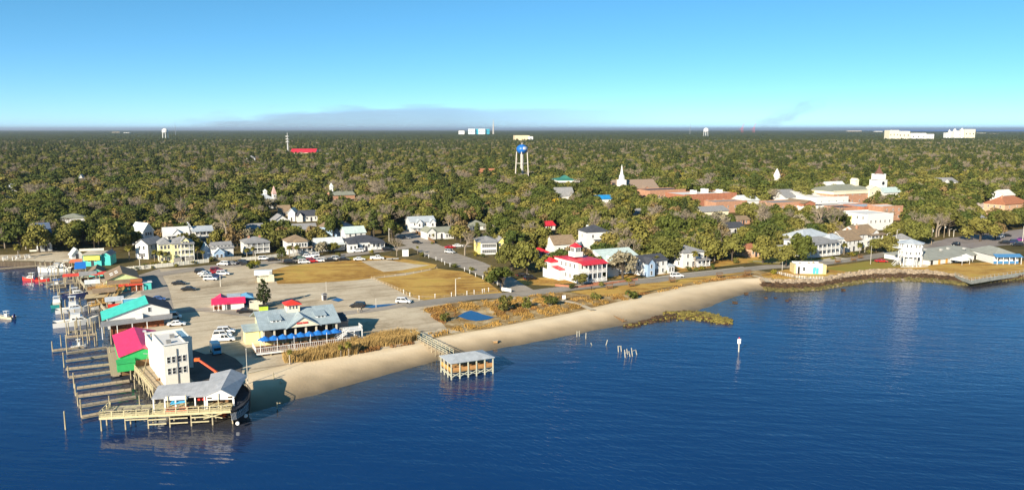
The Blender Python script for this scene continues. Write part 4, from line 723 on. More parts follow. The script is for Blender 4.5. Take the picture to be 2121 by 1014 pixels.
# ---------------------------------------------------------------- the waterfront
random.seed(5)
PLANK = mat('weathered_plank', (.40,.32,.22), .9, .25, 1.4, stretch=(1,6,1)); PLANKD = mat('grey_plank', (.29,.25,.19), .9, .25, 1.4, stretch=(1,6,1)); GOLDW = mat('new_timber', (.50,.30,.09), .85, .15, 1.4); YW = mat('pale_timber', (.52,.46,.28), .85, .18, 1.2)
PILE = mat('pile_timber', (.36,.31,.21), .9, .3, 1.2, stretch=(3,3,.4)); TEALW = mat('teal_paint', (.08,.52,.48), .7, .08); TURQ = seam_mat('turquoise_metal_roof', (.07,.56,.46), .5, .4, 1); MAGENTA = seam_mat('magenta_metal_roof', (.72,.035,.13), .5, .4, 1)
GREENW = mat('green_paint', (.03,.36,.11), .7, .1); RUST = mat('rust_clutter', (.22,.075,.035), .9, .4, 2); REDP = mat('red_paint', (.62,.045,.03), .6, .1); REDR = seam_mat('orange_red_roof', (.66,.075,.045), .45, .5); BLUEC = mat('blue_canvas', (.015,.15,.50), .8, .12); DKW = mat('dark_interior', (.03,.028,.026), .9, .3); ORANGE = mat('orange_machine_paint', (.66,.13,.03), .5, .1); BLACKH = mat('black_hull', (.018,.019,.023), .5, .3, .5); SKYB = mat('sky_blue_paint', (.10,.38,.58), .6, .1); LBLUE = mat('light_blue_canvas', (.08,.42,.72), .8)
def W3(x, y, z): return Vector((x, y, z))
def pile_me(h, r=.16): return MB().tube((0,0,-1.2), (0,0,h), r, r*.85, 7).mesh('pile', PILE)
_pm = {}
def pile(p, h, root=None, name='mooring_pile', label=None, group=None, r=.16):
    me = _pm.setdefault((round(h,1), r), pile_me(round(h,1), r))
    o = link(name, me, root, p); return tag(o, label, 'piling' if label else None, group)
def local(p, root):
    c, s_ = cos(-root.rotation_euler.z), sin(-root.rotation_euler.z); d = Vector(p)-root.location; return Vector((d.x*c-d.y*s_, d.x*s_+d.y*c, d.z))
def planks(root, x0, x1, y0, y1, z, m, along='y', wd=.9, name='deck_board', t=.14):
    """boards one by one"""
    L = (x1-x0) if along == 'y' else (y1-y0); k = max(1, round(L/wd)); s_ = L/k
    me = MB().box(0, 0, 0, s_-.05, (y1-y0) if along == 'y' else (x1-x0), t).mesh(name, m)
    for i in range(k):
        c = (x0 if along == 'y' else y0)+s_*(i+.5); dz = random.uniform(-.02,.02)
        link(name, me, root, (c, (y0+y1)/2, z-t+dz) if along == 'y' else ((x0+x1)/2, c, z-t+dz), 0 if along == 'y' else pi/2)
def deck_piles(root, xs, ys, z, zb=0, name='pile', r=.16):
    for x in xs:
        for y in ys:
            o = link(name, _pm.setdefault((round(z-zb,1), r), pile_me(round(z-zb,1), r)), root, (x, y, zb))
# ---- grey roofed open bar on its pier
A = thing('pier_bar', 'open sided bar with grey metal roof on a railed timber pier at the near corner', 'building', (-75.8,138.5,0), R(9))
DZ = 2.7
planks(A, 0, 8.6, .1, 6, DZ, YW, 'y', .95); planks(A, 8.6, 23.6, .1, 13.5, DZ, YW, 'y', 1.0)
deck_piles(A, [.2,4.4,8.4,12.2,16,19.8,23.4], [.3,3.2,5.9], DZ-.15); deck_piles(A, [12.2,16,19.8,23.4], [9,13], DZ-.15)
mb = MB()
for x in (8.4,12.2,16): mb.bar((x,.12,1.7), (x+3.2,.12,1.7), .12, .2); mb.bar((x,.12,.8), (x+3.2,.12,.8), .12, .2)
mb.bar((4.4,.12,1.9), (8.4,.12,1.9), .12, .2); mb.bar((18.2,.12,2.2), (21.6,.12,1.3), .12, .16); mb.bar((18.2,.14,1.3), (21.6,.14,2.2), .12, .16)
mb.box(11.8,.05,DZ-.45,23.6,.12,.4); mb.build('cross_brace', YW, A)
def big_rail(root, pts, z, m, hh=1.05, sp=1.9):
    mb = MB()
    for p, q in zip(pts[:-1], pts[1:]):
        for dz, t in ((hh,.14), (.55*hh,.07), (.3*hh,.07), (.15,.1)): mb.bar((p[0],p[1],z+dz), (q[0],q[1],z+dz), t, .09)
        L = hypot(q[0]-p[0], q[1]-p[1]); k = max(1, round(L/sp))
        for i in range(k+1): f = i/k; x, y = p[0]+(q[0]-p[0])*f, p[1]+(q[1]-p[1])*f; mb.bar((x,y,z), (x,y,z+hh+.05), .16)
    mb.build('railing', m, root)
big_rail(A, [(.1,5.9),(.1,.1),(8.6,.1)], DZ, YW); big_rail(A, [(9.4,.1),(23.5,.1),(23.5,2)], DZ, YW)
MB().slab([(8.9,1.2,5.35),(20.5,1.2,5.35),(21,7,6.7),(8.9,6.2,6.3)], .15).build('roof', seam_mat('grey_metal_roof',(.36,.37,.39),.5,.45), A)
GM = _M['grey_metal_roof']
MB().slab([(18.6,.9,5.5),(21.4,.9,6.6),(21.2,12.6,7.0),(17.2,12.6,6.2)], .15).build('roof', GM, A); MB().slab([(21.42,.9,6.6),(23.9,.9,5.0),(24.3,12.4,5.6),(21.22,12.6,7.0)], .15).build('roof', GM, A)
for i, x in enumerate((9.2,11.2,13.1,14.9,16.6,18.3)): post(A, x, 1.5, DZ, 5.25, .12)
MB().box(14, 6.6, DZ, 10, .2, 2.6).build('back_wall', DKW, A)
mb = MB(); mb.add([(18.7,1.0,5.45),(21.4,1.0,6.45),(23.7,1.0,5.1),(23.7,1.0,4.55),(18.7,1.0,4.55)], [(0,1,2,3,4)]); mb.box(18.8,1,DZ,.35,.3,1.9); mb.box(23.6,1,DZ,.35,.3,1.9); mb.build('gable_front', TRIM, A)
for x in (19.3, 23.0): MB().box(x, .93, 4.85, .75, .06, .3).build('sign_plate', mat('dark_sign',(.10,.07,.05)), A)
MB().box(13.4, 1.02, 4.95, 3.9, .1, .75).build('signboard', TRIM, A); MB().box(21.2, 5, DZ, 4.4, .2, 2.4).build('back_wall', BROWNW, A)
MB().box(18.1, 2.6, DZ+1.4, 2.6, .15, .9).build('red_banner', REDP, A)
for x in (11.9,15.1,20.9): MB().box(x, .75, 4.2-1.5, .13, .13, 3.2).build('sign_post', YW, A)
t = thing('bar_umbrella', 'flat light blue umbrella on the pier bar deck', 'umbrella', A.matrix_basis @ Vector((13.6,1.0+.9,DZ)), R(9)); MB().tube((0,0,0),(0,0,1.9),.05).build('pole', TRIM, t); MB().slab([(-1.5,-.8,1.4),(1.4,-.8,1.75),(1.4,.8,2.0),(-1.5,.8,1.6)], .08).build('canopy', LBLUE, t)
def table(root_p, rz, m, lb, grp, L=1.8, seat=True):
    t = thing('picnic_table', lb, 'table', root_p, rz, grp); MB().box(0,0,.70,L,.8,.08).build('tabletop', m, t); mb = MB()
    for x in (-L*.38, L*.38): mb.bar((x,-.6,0),(x,.1,.7),.08); mb.bar((x,.6,0),(x,-.1,.7),.08)
    mb.build('trestle', m, t)
    if seat:
        for y in (-.72,.72): MB().box(0,y,.42,L,.28,.06).build('seat', m, t)
    return t
for i, x in enumerate((12.4,14.6,16.7)): table(A.matrix_basis @ Vector((x, .95, DZ)), R(9), REDP if i < 2 else BROWNW, ('red picnic table under the light blue umbrella of the pier bar','red picnic table right of the light blue umbrella of the pier bar','brown picnic table before the red banner of the pier bar')[i], 'tables of the pier bar')
for i in range(5): table(A.matrix_basis @ Vector((1.5+1.6*i, 1.6+.6*(i % 2), DZ)), R(9+90*(i % 2)), PLANKD, f'{["leftmost","second","middle","fourth","rightmost"][i]} weathered table on the open left end of the near pier', 'tables on the open pier end', 1.4)
for i in range(9):
    t = thing('pier_stool', f'{["leftmost","second","third","fourth","fifth","sixth","seventh","eighth","rightmost"][i]} white topped stool along the pier bar railing, from the left', 'stool', A.matrix_basis @ Vector((16.4+.85*i-.8*(i > 6), .75, DZ)), 0, 'white stools along the pier railing'); MB().tube((0,0,.7),(0,0,.78),.22,n=10).build('seat', TRIM, t); MB().tube((0,0,0),(0,0,.7),.05).build('stem', PLANKD, t)
# black ship shaped deck on the right of the bar
Bh = thing('ship_deck', 'black ship shaped hull with rope rigging built against the pier bar', 'ship deck', (0,0,0))
top = [(478,852,3.6),(489,849,3.6),(503,840,3.7),(515,826,4.0),(519,812,4.4),(512,803,4.2),(500,794,4.0),(488,800,3.6)]
tp = [P(x, y, z) for x, y, z in top]; cx = sum((p for p in tp), Vector())/len(tp); mb = MB(); n_ = len(tp)
mid = [Vector((cx.x+(p.x-cx.x)*.93, cx.y+(p.y-cx.y)*.93, 2.0)) for p in tp]; low = [Vector((cx.x+(p.x-cx.x)*.62, cx.y+(p.y-cx.y)*.66, -.3)) for p in tp]
mb.add(tp+mid+low, [(i, n_+i, n_+(i+1) % n_, (i+1) % n_) for i in range(n_)]+[(n_+i, 2*n_+i, 2*n_+(i+1) % n_, n_+(i+1) % n_) for i in range(n_)]); mb.build('hull', BLACKH, Bh)
MB().add([p-Vector((0,0,.5)) for p in tp], [tuple(range(n_))]).build('deck', mat('dark_deck', (.035,.04,.055), .8, .3), Bh)
mb = MB(); GREYR = mat('rope_grey', (.35,.36,.38), .8, .2)
for i in range(n_-1):
    mb.bar(tp[i]+Vector((0,0,.05)), tp[i+1]+Vector((0,0,.05)), .18, .14)
    for k in range(4): q = tp[i].lerp(tp[i+1], k/4); mb.bar(q, q+Vector((0,0,.75)), .07)
    mb.bar(tp[i]+Vector((0,0,.75)), tp[i+1]+Vector((0,0,.75)), .09, .09)
mb.build('bulwark_rail', BLACKH, Bh); mb = MB()
for i in range(3):
    a, b_, c, d = tp[i]-Vector((0,.06,.3)), tp[i+1]-Vector((0,.06,.3)), mid[i+1]-Vector((0,.2,.2)), mid[i]-Vector((0,.2,.2))
    for f in (0,.25,.5,.75): mb.bar(a.lerp(b_, f), d.lerp(c, min(1, f+.25)), .07); mb.bar(a.lerp(b_, min(1,f+.25)), d.lerp(c, f), .07)
    for f in (.2,.55,.9): mb.bar(a.lerp(d, f), b_.lerp(c, f), .07)
mb.build('rope_net', GREYR, Bh)
for i, f in ((1,.3),(2,.6)): q = tp[i].lerp(tp[i+1], f); MB().tube(q-Vector((.1,.25,2.6)), q-Vector((.1,.55,2.6)), .35, .35, 10).build('white_fender', TRIM, Bh)
# ---- white block of the old fish house
o = thing('white_fish_house', 'tall white three storey flat roofed block behind the pier bar', 'building', P(344,805), R(34))
w_, d_, h_ = 4.7, 12.5, 8.7
vol(o, w_/2, 0, 0, w_, d_, h_, 'flat', 0, mat('white_stucco', (.70,.68,.61), .9, .05), R_WHITE)
for r_ in (3.6, 6.0):
    for k, x in enumerate((.85,1.8,2.95,3.9)): window(o, (x, -.03, r_), 0, .72, 1.35)
MB().tube((2.45,-.12,.5),(2.45,-.12,h_-.5),.09).build('drain_pipe', mat('grey_pipe',(.2,.2,.2)), o); MB().box(w_/2, -.12, h_+.5, w_+.3, .3, .16).build('cornice', TRIM, o)
for x, y in ((1.6,3.2),(3.1,7.5)): MB().box(x, y, h_+.05, .9, .8, .7).build('roof_vent', mat('vent_grey',(.22,.22,.22)), o)
for y in (3, 6.5, 10): window(o, (-.03, y, 6.0), -pi/2, .7, 1.2)
vol(o, w_/2+1.7, d_+.02, 0, w_+3.4, 9.5, 6.6, 'flat', 0, _M['white_stucco'], mat('blue_roof_cover', (.16,.30,.44), .8, .15), nw='rear_wall', nr='rear_roof')
BOX.append((300,395,672,812,157,'tall white fish house'))
for i, (x, y, s_, m_) in enumerate(((2.6,17.5,1.5,TRIM),(4.2,15.2,1.2,TRIM),(4.8,18.8,1.0,mat('lime_bin',(.45,.6,.08))),(1.4,19.2,1.4,PLANKD),(5.6,14.6,1.1,RUST))):
    q = thing('roof_tub', ('white plastic tub on the rear roof of the white block','second white tub on the rear roof near its edge','lime bin on the rear roof of the white block','grey crate on the rear roof of the white block','rusty crate on the rear roof of the white block')[i], 'crate', o.matrix_basis @ Vector((x, y, 6.72)), R(34)); mb = MB(); mb.box(0,0,0,s_,s_*.7,.6); mb.build('box', m_, q); MB().box(0,0,.605,s_*.8,s_*.5,.08).build('contents', DKW, q)
# ---- magenta roofed shop on the wharf
o = thing('magenta_roof_shop', 'dockside shop with big magenta roof and bright green gable', 'building', (-87,169.5,GZ), R(30))
vol(o, 4.6, 0, 0, 9.2, 21, 3.0, 'gy', 1.35, GREENW, MAGENTA, .35)
for x in (2.2, 4.0): MB().box(6.2, 17.2+x*.6-1.2, 3.95-x*.02, 1.6, .9, .16).build('skylight', TRIM, o)
MB().slab([(4.7,-.2,3.2),(9.4,-.2,2.2),(9.4,6,2.2),(4.7,6,3.2)], .1).build('lower_roof', R_MET, o)
MB().box(1.0, -1.2, .2, 3.6, 2.2, 1.9).build('green_porch', GREENW, o); MB().slab([(-.9,-2.5,2.1),(2.9,-2.5,2.1),(2.9,-.1,2.5),(-.9,-.1,2.5)], .1).build('porch_roof', GREENW, o)
BOX.append((233,305,670,770,169,'magenta roofed shop'))
# ---- turquoise roofed seafood hall
MB().box(4.6, -.25, -1.2, 9.0, .3, 3.0).build('timber_front', BROWNW, o)
o = thing('turquoise_roof_hall', 'white seafood hall with long turquoise roof slope and small upper window', 'building', (-108,205.4,GZ), R(29))
mb = MB(); pr = [(0,0),(15.3,0),(15.3,3.9),(10.1,6.0),(0,3.0)]; mb.add([(x,0,z) for x, z in pr]+[(x,10.8,z) for x, z in pr], [(0,1,2,3,4),(9,8,7,6,5)]+[(i, 5+i, 5+(i+1) % 5, (i+1) % 5) for i in range(5)]); mb.build('wall', WHITE, o)
MB().slab([(-1.4,-.5,2.75),(10.1,-.5,6.2),(10.1,11.3,6.2),(-1.4,11.3,2.75)], .16).build('roof', TURQ, o); MB().slab([(10.12,-.5,6.2),(16.2,-.5,3.7),(16.2,11.3,3.7),(10.12,11.3,6.2)], .16).build('roof', R_DARK, o)  # right slope gets dark roofing to paint in its shaded side
window(o, (10.3,-.05,4.3), 0, .8, 1.2); MB().box(7.6,-.9,1.9,1.8,1.6,1.6).build('air_unit', TRIM, o); MB().box(7.0,-.8,1.3,2.2,1.8,.6).build('unit_stand', DKW, o)
MB().slab([(-2,-4.6,2.0),(15.5,-4.6,2.3),(16,-.06,2.6),(-1.6,-.06,2.35)], .15).build('lower_roof', mat('grey_felt', (.24,.24,.25), .9, .15), o)
MB().box(7, -2.6, -1.2, 13, .2, 3.0).build('back_wall', RUST, o)
for x in (-1.6,2,5.6,9.2): post(o, x, -4.4, -1.5, 2.0, .1)
BOX.append((208,336,612,680,205,'turquoise roofed hall'))
# ---- brown roofed restaurant with skylights and its red canopy
o = thing('skylight_restaurant', 'dockside restaurant with brown shingle roof, four skylights and yellow green gable', 'building', (-134,256.6,GZ), R(29))
vol(o, 4.6, 0, 0, 9.2, 16, 3.5, 'gy', 1.9, mat('lime_cream_wall', (.52,.60,.30), .8), R_BRN, .6)
for x, y in ((1.5,4.5),(3.0,4.5),(2.9,8),(1.4,8)): MB().slab([(x-.5,y-.6,3.62+x*.413),(x+.5,y-.6,3.62+(x+1)*.413),(x+.5,y+.6,3.62+(x+1)*.413),(x-.5,y+.6,3.62+x*.413)], .1).build('skylight', TRIM, o)
MB().slab([(-.4,-4.2,2.5),(10.4,-4.2,2.5),(10.2,-.3,3.4),(-.2,-.3,3.4)], .14).build('lower_roof', R_BRN, o); MB().slab([(3.0,-5.8,2.1),(10.2,-5.8,2.1),(10.2,-4.3,2.6),(3.0,-4.3,2.6)], .12).build('red_awning', REDR, o)
MB().box(5.6,-4.3,0,4.2,.2,2.0).build('teal_wall', TEALW, o); MB().box(11.5,-3.6,0,2.6,2.4,2.4).build('teal_booth', TEALW, o); MB().box(11.4,-3.6,2.42,3.4,3.0,.12).build('booth_roof', TRIM, o)
for x in (0,2.5,8.2,10.2): post(o, x, -5.6, 0, 2.1, .1)
BOX.append((198,290,550,600,256,'skylight restaurant'))
C = thing('dock_canopy', 'long orange red roofed canopy on posts over the fuel dock', 'canopy', P(133,597,0), R(24))
MB().slab([(-.3,0,4.2),(15.2,0,4.2),(15.4,2.6,4.7),(-.3,2.6,4.7)], .2).build('roof', REDR, C)
for x in (.3,3.9,7.5,11.1,14.6):
    for y in (.3,2.3): post(C, x, y, -1, 4.1, .1, PILE, 'post')
planks(C, 0, 15, .1, 2.5, 1.6, PLANKD, 'y', 1.1)
# teal two storey building, its gabled annex, blue awning and the small white shed
house('teal two storey dock shop with dark upper porch and tan roof',192,551,38,9,527,522,12,'hip',wm=TEALW,rm=mat('tan_roof',(.48,.42,.32),.9,.1),win='F2x1',cat='building',name='dock_shop',extra=[dict(x=.0,y=-.6,z=.52,w=.9,d=.6,h=.26,roof='flat',rise=0,wm=mat('yellow_band',(.55,.55,.12),.8),nw='porch_band',nr='band_top'),dict(x=.72,y=1,w=.5,d=8,h=.85,rise=1.2,rm=R_GREY,nw='annex_wall',nr='annex_roof')],seen=(172,226,521,552))
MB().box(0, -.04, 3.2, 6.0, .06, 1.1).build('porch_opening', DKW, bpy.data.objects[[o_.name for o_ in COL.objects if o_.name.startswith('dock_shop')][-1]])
house('low teal gabled bar with brown roof behind the blue awning',199,572,30,9,563,552,24,'gy',wm=TEALW,rm=R_BRN,win='F2x1',cat='building',name='dock_bar',seen=(180,216,548,572))
t = thing('blue_awning', 'bright blue sloping awning on posts over the dock stairs', 'awning', P(165,580,0), R(20)); MB().slab([(-1.5,0,4.3),(2.4,0,4.3),(1.6,5.5,6.0),(-2.0,5.5,6.0)], .12).build('canopy', BLUEC, t)
for x, y, z in ((-1.4,.2,4.2),(2.2,.2,4.2),(1.5,5.2,5.9),(-1.8,5.2,5.9)): post(t, x, y, -1, z, .09, PILE, 'post')
house('small white shed with pale blue roof by the marina track',160,536,22,5,527,514,40,'gy',wm=WHITE,rm=R_PALE,name='shed',cat='shed',seen=(146,174,512,536))
t = thing('small_red_awning', 'small faded red roof on posts beside the dock shop', 'awning', P(158,562,0), R(20)); MB().slab([(-2.4,0,3.6),(2.2,0,3.6),(1.8,2.6,4.5),(-2.0,2.6,4.5)], .12).build('roof', mat('faded_red',(.55,.16,.08),.8), t)
for x, y in ((-2.2,.2),(2.0,.2),(1.6,2.4),(-1.8,2.4)): post(t, x, y, -1, 3.5, .09, PILE, 'post')
# orange timber boardwalk up to the restaurants and the tan roofed hut below it
t = thing('timber_boardwalk', 'bright orange timber boardwalk and ramp zigzagging between the docks', 'boardwalk', (0,0,0))
pts = [P(188,646,0),P(224,640,0),P(246,622,0),P(262,606,0)]; zs = (2.0,2.4,3.2,3.6)
for (a, z0), (b_, z1) in zip(zip(pts, zs), list(zip(pts, zs))[1:]):
    d = (b_-a).xy.normalized(); s_ = Vector((-d.y, d.x, 0))*1.3; a3, b3 = Vector((a.x,a.y,z0)), Vector((b_.x,b_.y,z1)); k = max(2, int((b_-a).length/1.0))
    for i in range(k): u, v = a3.lerp(b3, (i+.03)/k), a3.lerp(b3, (i+.97)/k); MB().slab([u-s_, v-s_, v+s_, u+s_], .14).build('deck_board', GOLDW, t)
    for sg in (-1, 1):
        mb = MB(); u, v = a3+s_*sg, b3+s_*sg
        for dz in (1.0,.5): mb.bar(u+Vector((0,0,dz)), v+Vector((0,0,dz)), .12, .12)
        for i in range(k+1): q = u.lerp(v, i/k); mb.bar(q, q+Vector((0,0,1.05)), .1)
        mb.build('railing', GOLDW, t)
    for i in range(3): q = a3.lerp(b3, i/2); MB().tube((q.x,q.y,-1),(q.x,q.y,q.z-.15),.14).build('pile', PILE, t)
t = thing('upper_platform', 'orange timber platform beside the rust red wall above the boats', 'boardwalk', P(240,618,0), R(26)); planks(t, -5.5, 4, 0, 3.6, 3.7, GOLDW, 'y', 1.05); big_rail(t, [(-5.5,.05),(4,.05)], 3.7, GOLDW); big_rail(t, [(-5.5,3.5),(4,3.5)], 3.7, GOLDW); deck_piles(t, [-5.3,-.8,3.8], [.2,3.4], 3.5); MB().box(6.4,1.8,1,3.4,3.4,4.2).build('rust_wall', RUST, t); MB().box(6.4,1.8,5.21,3.6,3.6,.12).build('rust_roof', mat('orange_roof',(.55,.16,.05),.8), t)
t = thing('tan_hut', 'low hut with flat tan roof on the boat dock', 'hut', P(212,634,0), R(26)); MB().box(0,1.6,1.2,8.5,3.0,1.6).build('wall', DKW, t); MB().slab([(-4.8,-.3,3.0),(4.6,-.3,3.0),(4.8,3.8,3.5),(-4.4,3.8,3.5)], .14).build('roof', mat('tan_felt',(.44,.36,.22),.9,.1), t); deck_piles(t, [-4,0,4], [.1,3.2], 1.2)
# white and blue framed screen next to the turquoise roof
t = thing('blue_screen', 'white framed blue panel beside the turquoise roof', 'screen', P(272,640,GZ), R(29)); MB().box(0,0,0,4.4,.12,3.2).build('panel', SKYB, t); mb = MB(); mb.box(0,-.1,3.2,4.7,.25,.22); mb.box(-2.3,-.1,0,.2,.25,3.2); mb.box(2.3,-.1,0,.2,.25,3.2); mb.build('frame', TRIM, t)
# ---- wharf along the land edge
t = thing('wharf_deck', 'cluttered timber wharf along the bulkhead left of the white block', 'wharf', P(252,752,0), R(-54))
L = (P(300,836,0)-P(252,752,0)).length
planks(t, 0, L, 0, 8.5, 2.35, PLANK, 'y', 1.2); deck_piles(t, [.2+i*(L-.4)/7 for i in range(8)], [.2,4], 2.2); big_rail(t, [(6,.1),(L,.1)], 2.35, YW)
mb = MB()
for i in range(8): x = 8+i*(L-9)/7; mb.bar((x,.1,.3), (x+2.2,.1,2.2), .12); mb.bar((x+2.2,.12,.3), (x,.12,2.2), .12)
tag(mb.build('cross_brace', YW, t), kind='stuff')
for i in range(9):
    q = t.matrix_basis @ Vector((random.uniform(2,L-3), random.uniform(2.5,7), 2.37)); c = thing('wharf_crate', 'crate among the clutter on the wharf beside the white block', 'crate', q, random.uniform(0,3), 'clutter on the wharf'); s_ = random.uniform(.7,1.3); MB().box(0,0,0,s_,s_*.8,s_*.6).build('box', random.choice((RUST,PLANKD,BROWNW,TRIM)), c); MB().box(0,0,s_*.6+.002,s_*1.04,s_*.84,.06).build('lid', PLANK, c)
t = thing('leaning_mast', 'thin pale pole leaning against the wharf by the white block', 'pole', P(296,775)); MB().tube((0,0,0),(P(306,735,9)-P(296,775)),.09,.05).build('pole', YW, t); MB().tube((-.3,0,0),(.3,0,.1),.14).build('foot', PLANKD, t)
t = thing('wharf_deck', 'long timber wharf under the colourful dock shops from the blue awning to the turquoise roof', 'wharf', P(160,566,1.5), 0); e_ = P(250,668,1.5); d = e_-t.location; t.rotation_euler.z = atan2(d.y, d.x); L = d.xy.length
planks(t, 0, L, -1.5, 7.5, 0, PLANK, 'y', 1.3); deck_piles(t, [.3+i*(L-.6)/14 for i in range(15)], [-1.2, 3], -.1, -2.8); big_rail(t, [(0,-1.4),(L*.35,-1.4)], 0, mat('pale_rail_timber', (.48,.44,.33), .85, .15)); big_rail(t, [(L*.62,-1.4),(L,-1.4)], 0, _M['pale_rail_timber'])
for i, (x_, y_, w__, d__, m_, lb) in enumerate([(22,1,5,4,R_GREY,'small grey roofed dock shelter beside the orange boardwalk'),(40,0,4,3.5,R_PALE,'small pale roofed dock shelter near the teal workboat'),(58,1,6,4,R_BRN,'brown roofed dock shelter above the white cruisers'),(74,1.5,4.5,3.5,R_MET,'silver roofed dock shelter next to the turquoise hall')]):
    c = thing('dock_shelter', lb, 'shelter', t.matrix_basis @ Vector((min(x_, L-6), y_, 0)), R(29)); roof_mesh(0, 0, 2.6, w__, d__, 'gx', .9, .3).build('roof', m_, c)
    for a in (-w__/2+.15, w__/2-.15):
        for b_ in (.15, d__-.15): post(c, a, b_, 0, 2.6, .09, PILE, 'post')
    MB().box(0, d__-.4, 0, w__*.8, .3, 1.1).build('counter', random.choice((SKYB, REDP, BROWNW, TEALW)), c)
for i in range(16):
    q = t.matrix_basis @ Vector((random.uniform(4, L-4), random.uniform(-.6, 5.5), .02)); s_ = random.uniform(.7,1.4); c = thing('dock_crate', 'storage locker standing on the long timber wharf under the dock shops', 'crate', q, random.uniform(0,3), 'lockers on the long wharf'); MB().box(0,0,0,s_*1.3,s_*.8,s_*.7).build('box', random.choice((RUST, TRIM, BROWNW, SKYB, PLANKD, REDP)), c); MB().box(0,0,s_*.7+.002,s_*1.34,s_*.84,.06).build('lid', TRIM, c)
# ---- floating walkway and finger piers
DOCKS = []
def pier(name, label, a, b, wd, z, m, group=None, ends=1, boards=True):
    A_, B_ = P(*a, z), P(*b, z); d = B_-A_; L = d.xy.length; DOCKS.append(((A_+B_)/2, label)); t = thing(name, label, 'dock', (A_.x, A_.y, 0), atan2(d.y, d.x), group)
    k = max(3, round(L/1.25)); me = MB().box(0,0,0,L/k-.06,wd,.16).mesh('deck_board', m)
    for i in range(k): link('deck_board', me, t, (L*(i+.5)/k, 0, z-.16+random.uniform(-.015,.015)))
    MB().box(L/2, 0, z-.46, L, wd*.7, .28).build('float', PLANKD, t)
    return t
pier('floating_walkway', 'wide floating walkway that joins the finger piers below the magenta roof', (230,718), (240,775), 2.0, .75, PLANK)
FING = [((136,745),(223,734)),((136,762),(227,752)),((143,779),(231,767)),((138,729),(222,717)),((109,724),(174,716)),((138,696),(198,690)),((138,686),(190,681)),((159,801),(268,786)),((159,818),(272,804)),((163,839),(281,819)),((169,861),(289,838)),((82,585),(152,579)),((98,592),(134,588)),((104,597),(136,593)),((122,607),(170,600)),((120,640),(180,632))]
ORD = ['second','third','fourth','first','short upper outer','upper','uppermost','fifth','sixth','seventh','nearest']
for i, (a, b_) in enumerate(FING):
    lb = f'{ORD[i]} finger pier of the row left of the floating walkway' if i < 7 else (f'{ORD[i]} finger pier of the near row below the wharf' if i < 11 else ['outer finger pier beside the red pilot boat','finger pier left of the orange red canopy','short finger pier below the orange red canopy','finger pier between the canopy and the teal boat','finger pier between the two white cruisers'][i-11])
    pier('finger_pier', lb, a, b_, 1.0, .7, PLANK if i % 3 else PLANKD, 'finger piers of the marina')
PILES = [(109,727,2.6,'p'),(133,760,3.6,'p'),(142,781,2.6,'p'),(154,803,3.4,'p'),(157,819,2.6,'p'),(162,840,2.8,'p'),(169,863,3.6,'p'),(228,851,3.2,'p'),(127,716,3.0,'p'),(139,730,4.6,'p'),(139,700,4.2,'p'),(168,694,4.0,'p'),(173,717,4.2,'p'),(197,716,2.4,'p'),(134,675,4.0,'p'),(128,660,3.4,'p'),(198,690,3.4,'p'),(231,712,3.8,'p'),(228,735,2.2,'p'),(272,790,2.6,'p'),(280,808,2.4,'p'),(290,842,2.4,'p'),(120,612,3.6,'p'),(124,628,3.8,'p'),(82,590,3.4,'p'),(66,584,3.6,'p'),(98,597,3.2,'p'),(112,603,3.0,'p'),(124,606,3.4,'p'),(137,586,3.6,'p'),(152,588,3.8,'p'),(107,570,3.0,'p'),(84,566,4.4,'p'),(119,562,3.0,'p'),(133,560,3.0,'p'),(145,575,3.0,'p'),(96,560,2.6,'p'),(57,548,2.4,'p'),(74,552,2.4,'p'),(30,550,2.2,'p'),(166,642,3.6,'p'),(150,640,3.0,'p'),(184,648,3.4,'p'),(200,662,3.0,'p'),(207,676,3.0,'p'),(216,690,3.0,'p'),(150,668,2.8,'p'),(186,705,2.6,'p')]
random.seed(77)
for i in range(44):   # the thin stakes and lift posts crowding the upper docks
    y = random.uniform(556, 716); x = 84+(y-556)*.42+random.uniform(0, 72)*(1 if y < 640 else .8); PILES.append((round(x), round(y), random.choice((2.2,2.6,3.0,3.4)), 'p'))
ORDN = ['nearest','second nearest','third nearest','fourth nearest','fifth nearest','sixth nearest','seventh nearest','eighth nearest','ninth nearest','tenth nearest','eleventh nearest','twelfth nearest','thirteenth nearest','fourteenth nearest','fifteenth nearest','sixteenth nearest','seventeenth nearest','eighteenth nearest','nineteenth nearest','twentieth nearest','outer but one from','outermost from','far out from','farthest out from']
def trim(lb, k):
    w_ = lb.split()[:k]
    while w_[-1] in ('of','the','with','and','at','in','on','by','to','beside','below','behind','left','right','a','that','before','among','from'): w_.pop()
    return ' '.join(w_)
groups_ = {}
for x, y, h_, _ in PILES:
    p = P(x, y, 0); i = min(range(len(DOCKS)), key=lambda j: (DOCKS[j][0]-p).xy.length); groups_.setdefault(i, []).append(((DOCKS[i][0]-p).xy.length, p, h_))
for i, L_ in groups_.items():
    for j, (d, p, h_) in enumerate(sorted(L_, key=lambda v: v[0])): pile(p, h_, None, 'mooring_pile', f'weathered mooring pile {ORDN[min(j,23)]} the {trim(DOCKS[i][1], 9)}', 'mooring piles of the marina')
pile(P(136,889,0), 3.6, None, 'mooring_pile', 'single pale mooring pile alone in the water left of the near pier', None)
pier('marina_dock', 'long shore dock along the inner marina at the left edge', (-6,556), (80,549), 1.4, .8, PLANK); pier('marina_dock', 'inner marina dock below the pale cruiser', (84,573), (152,566), 1.6, .9, PLANK); pier('marina_dock', 'dock running out beside the white and green cruiser', (82,549), (150,556), 1.2, .9, PLANKD)
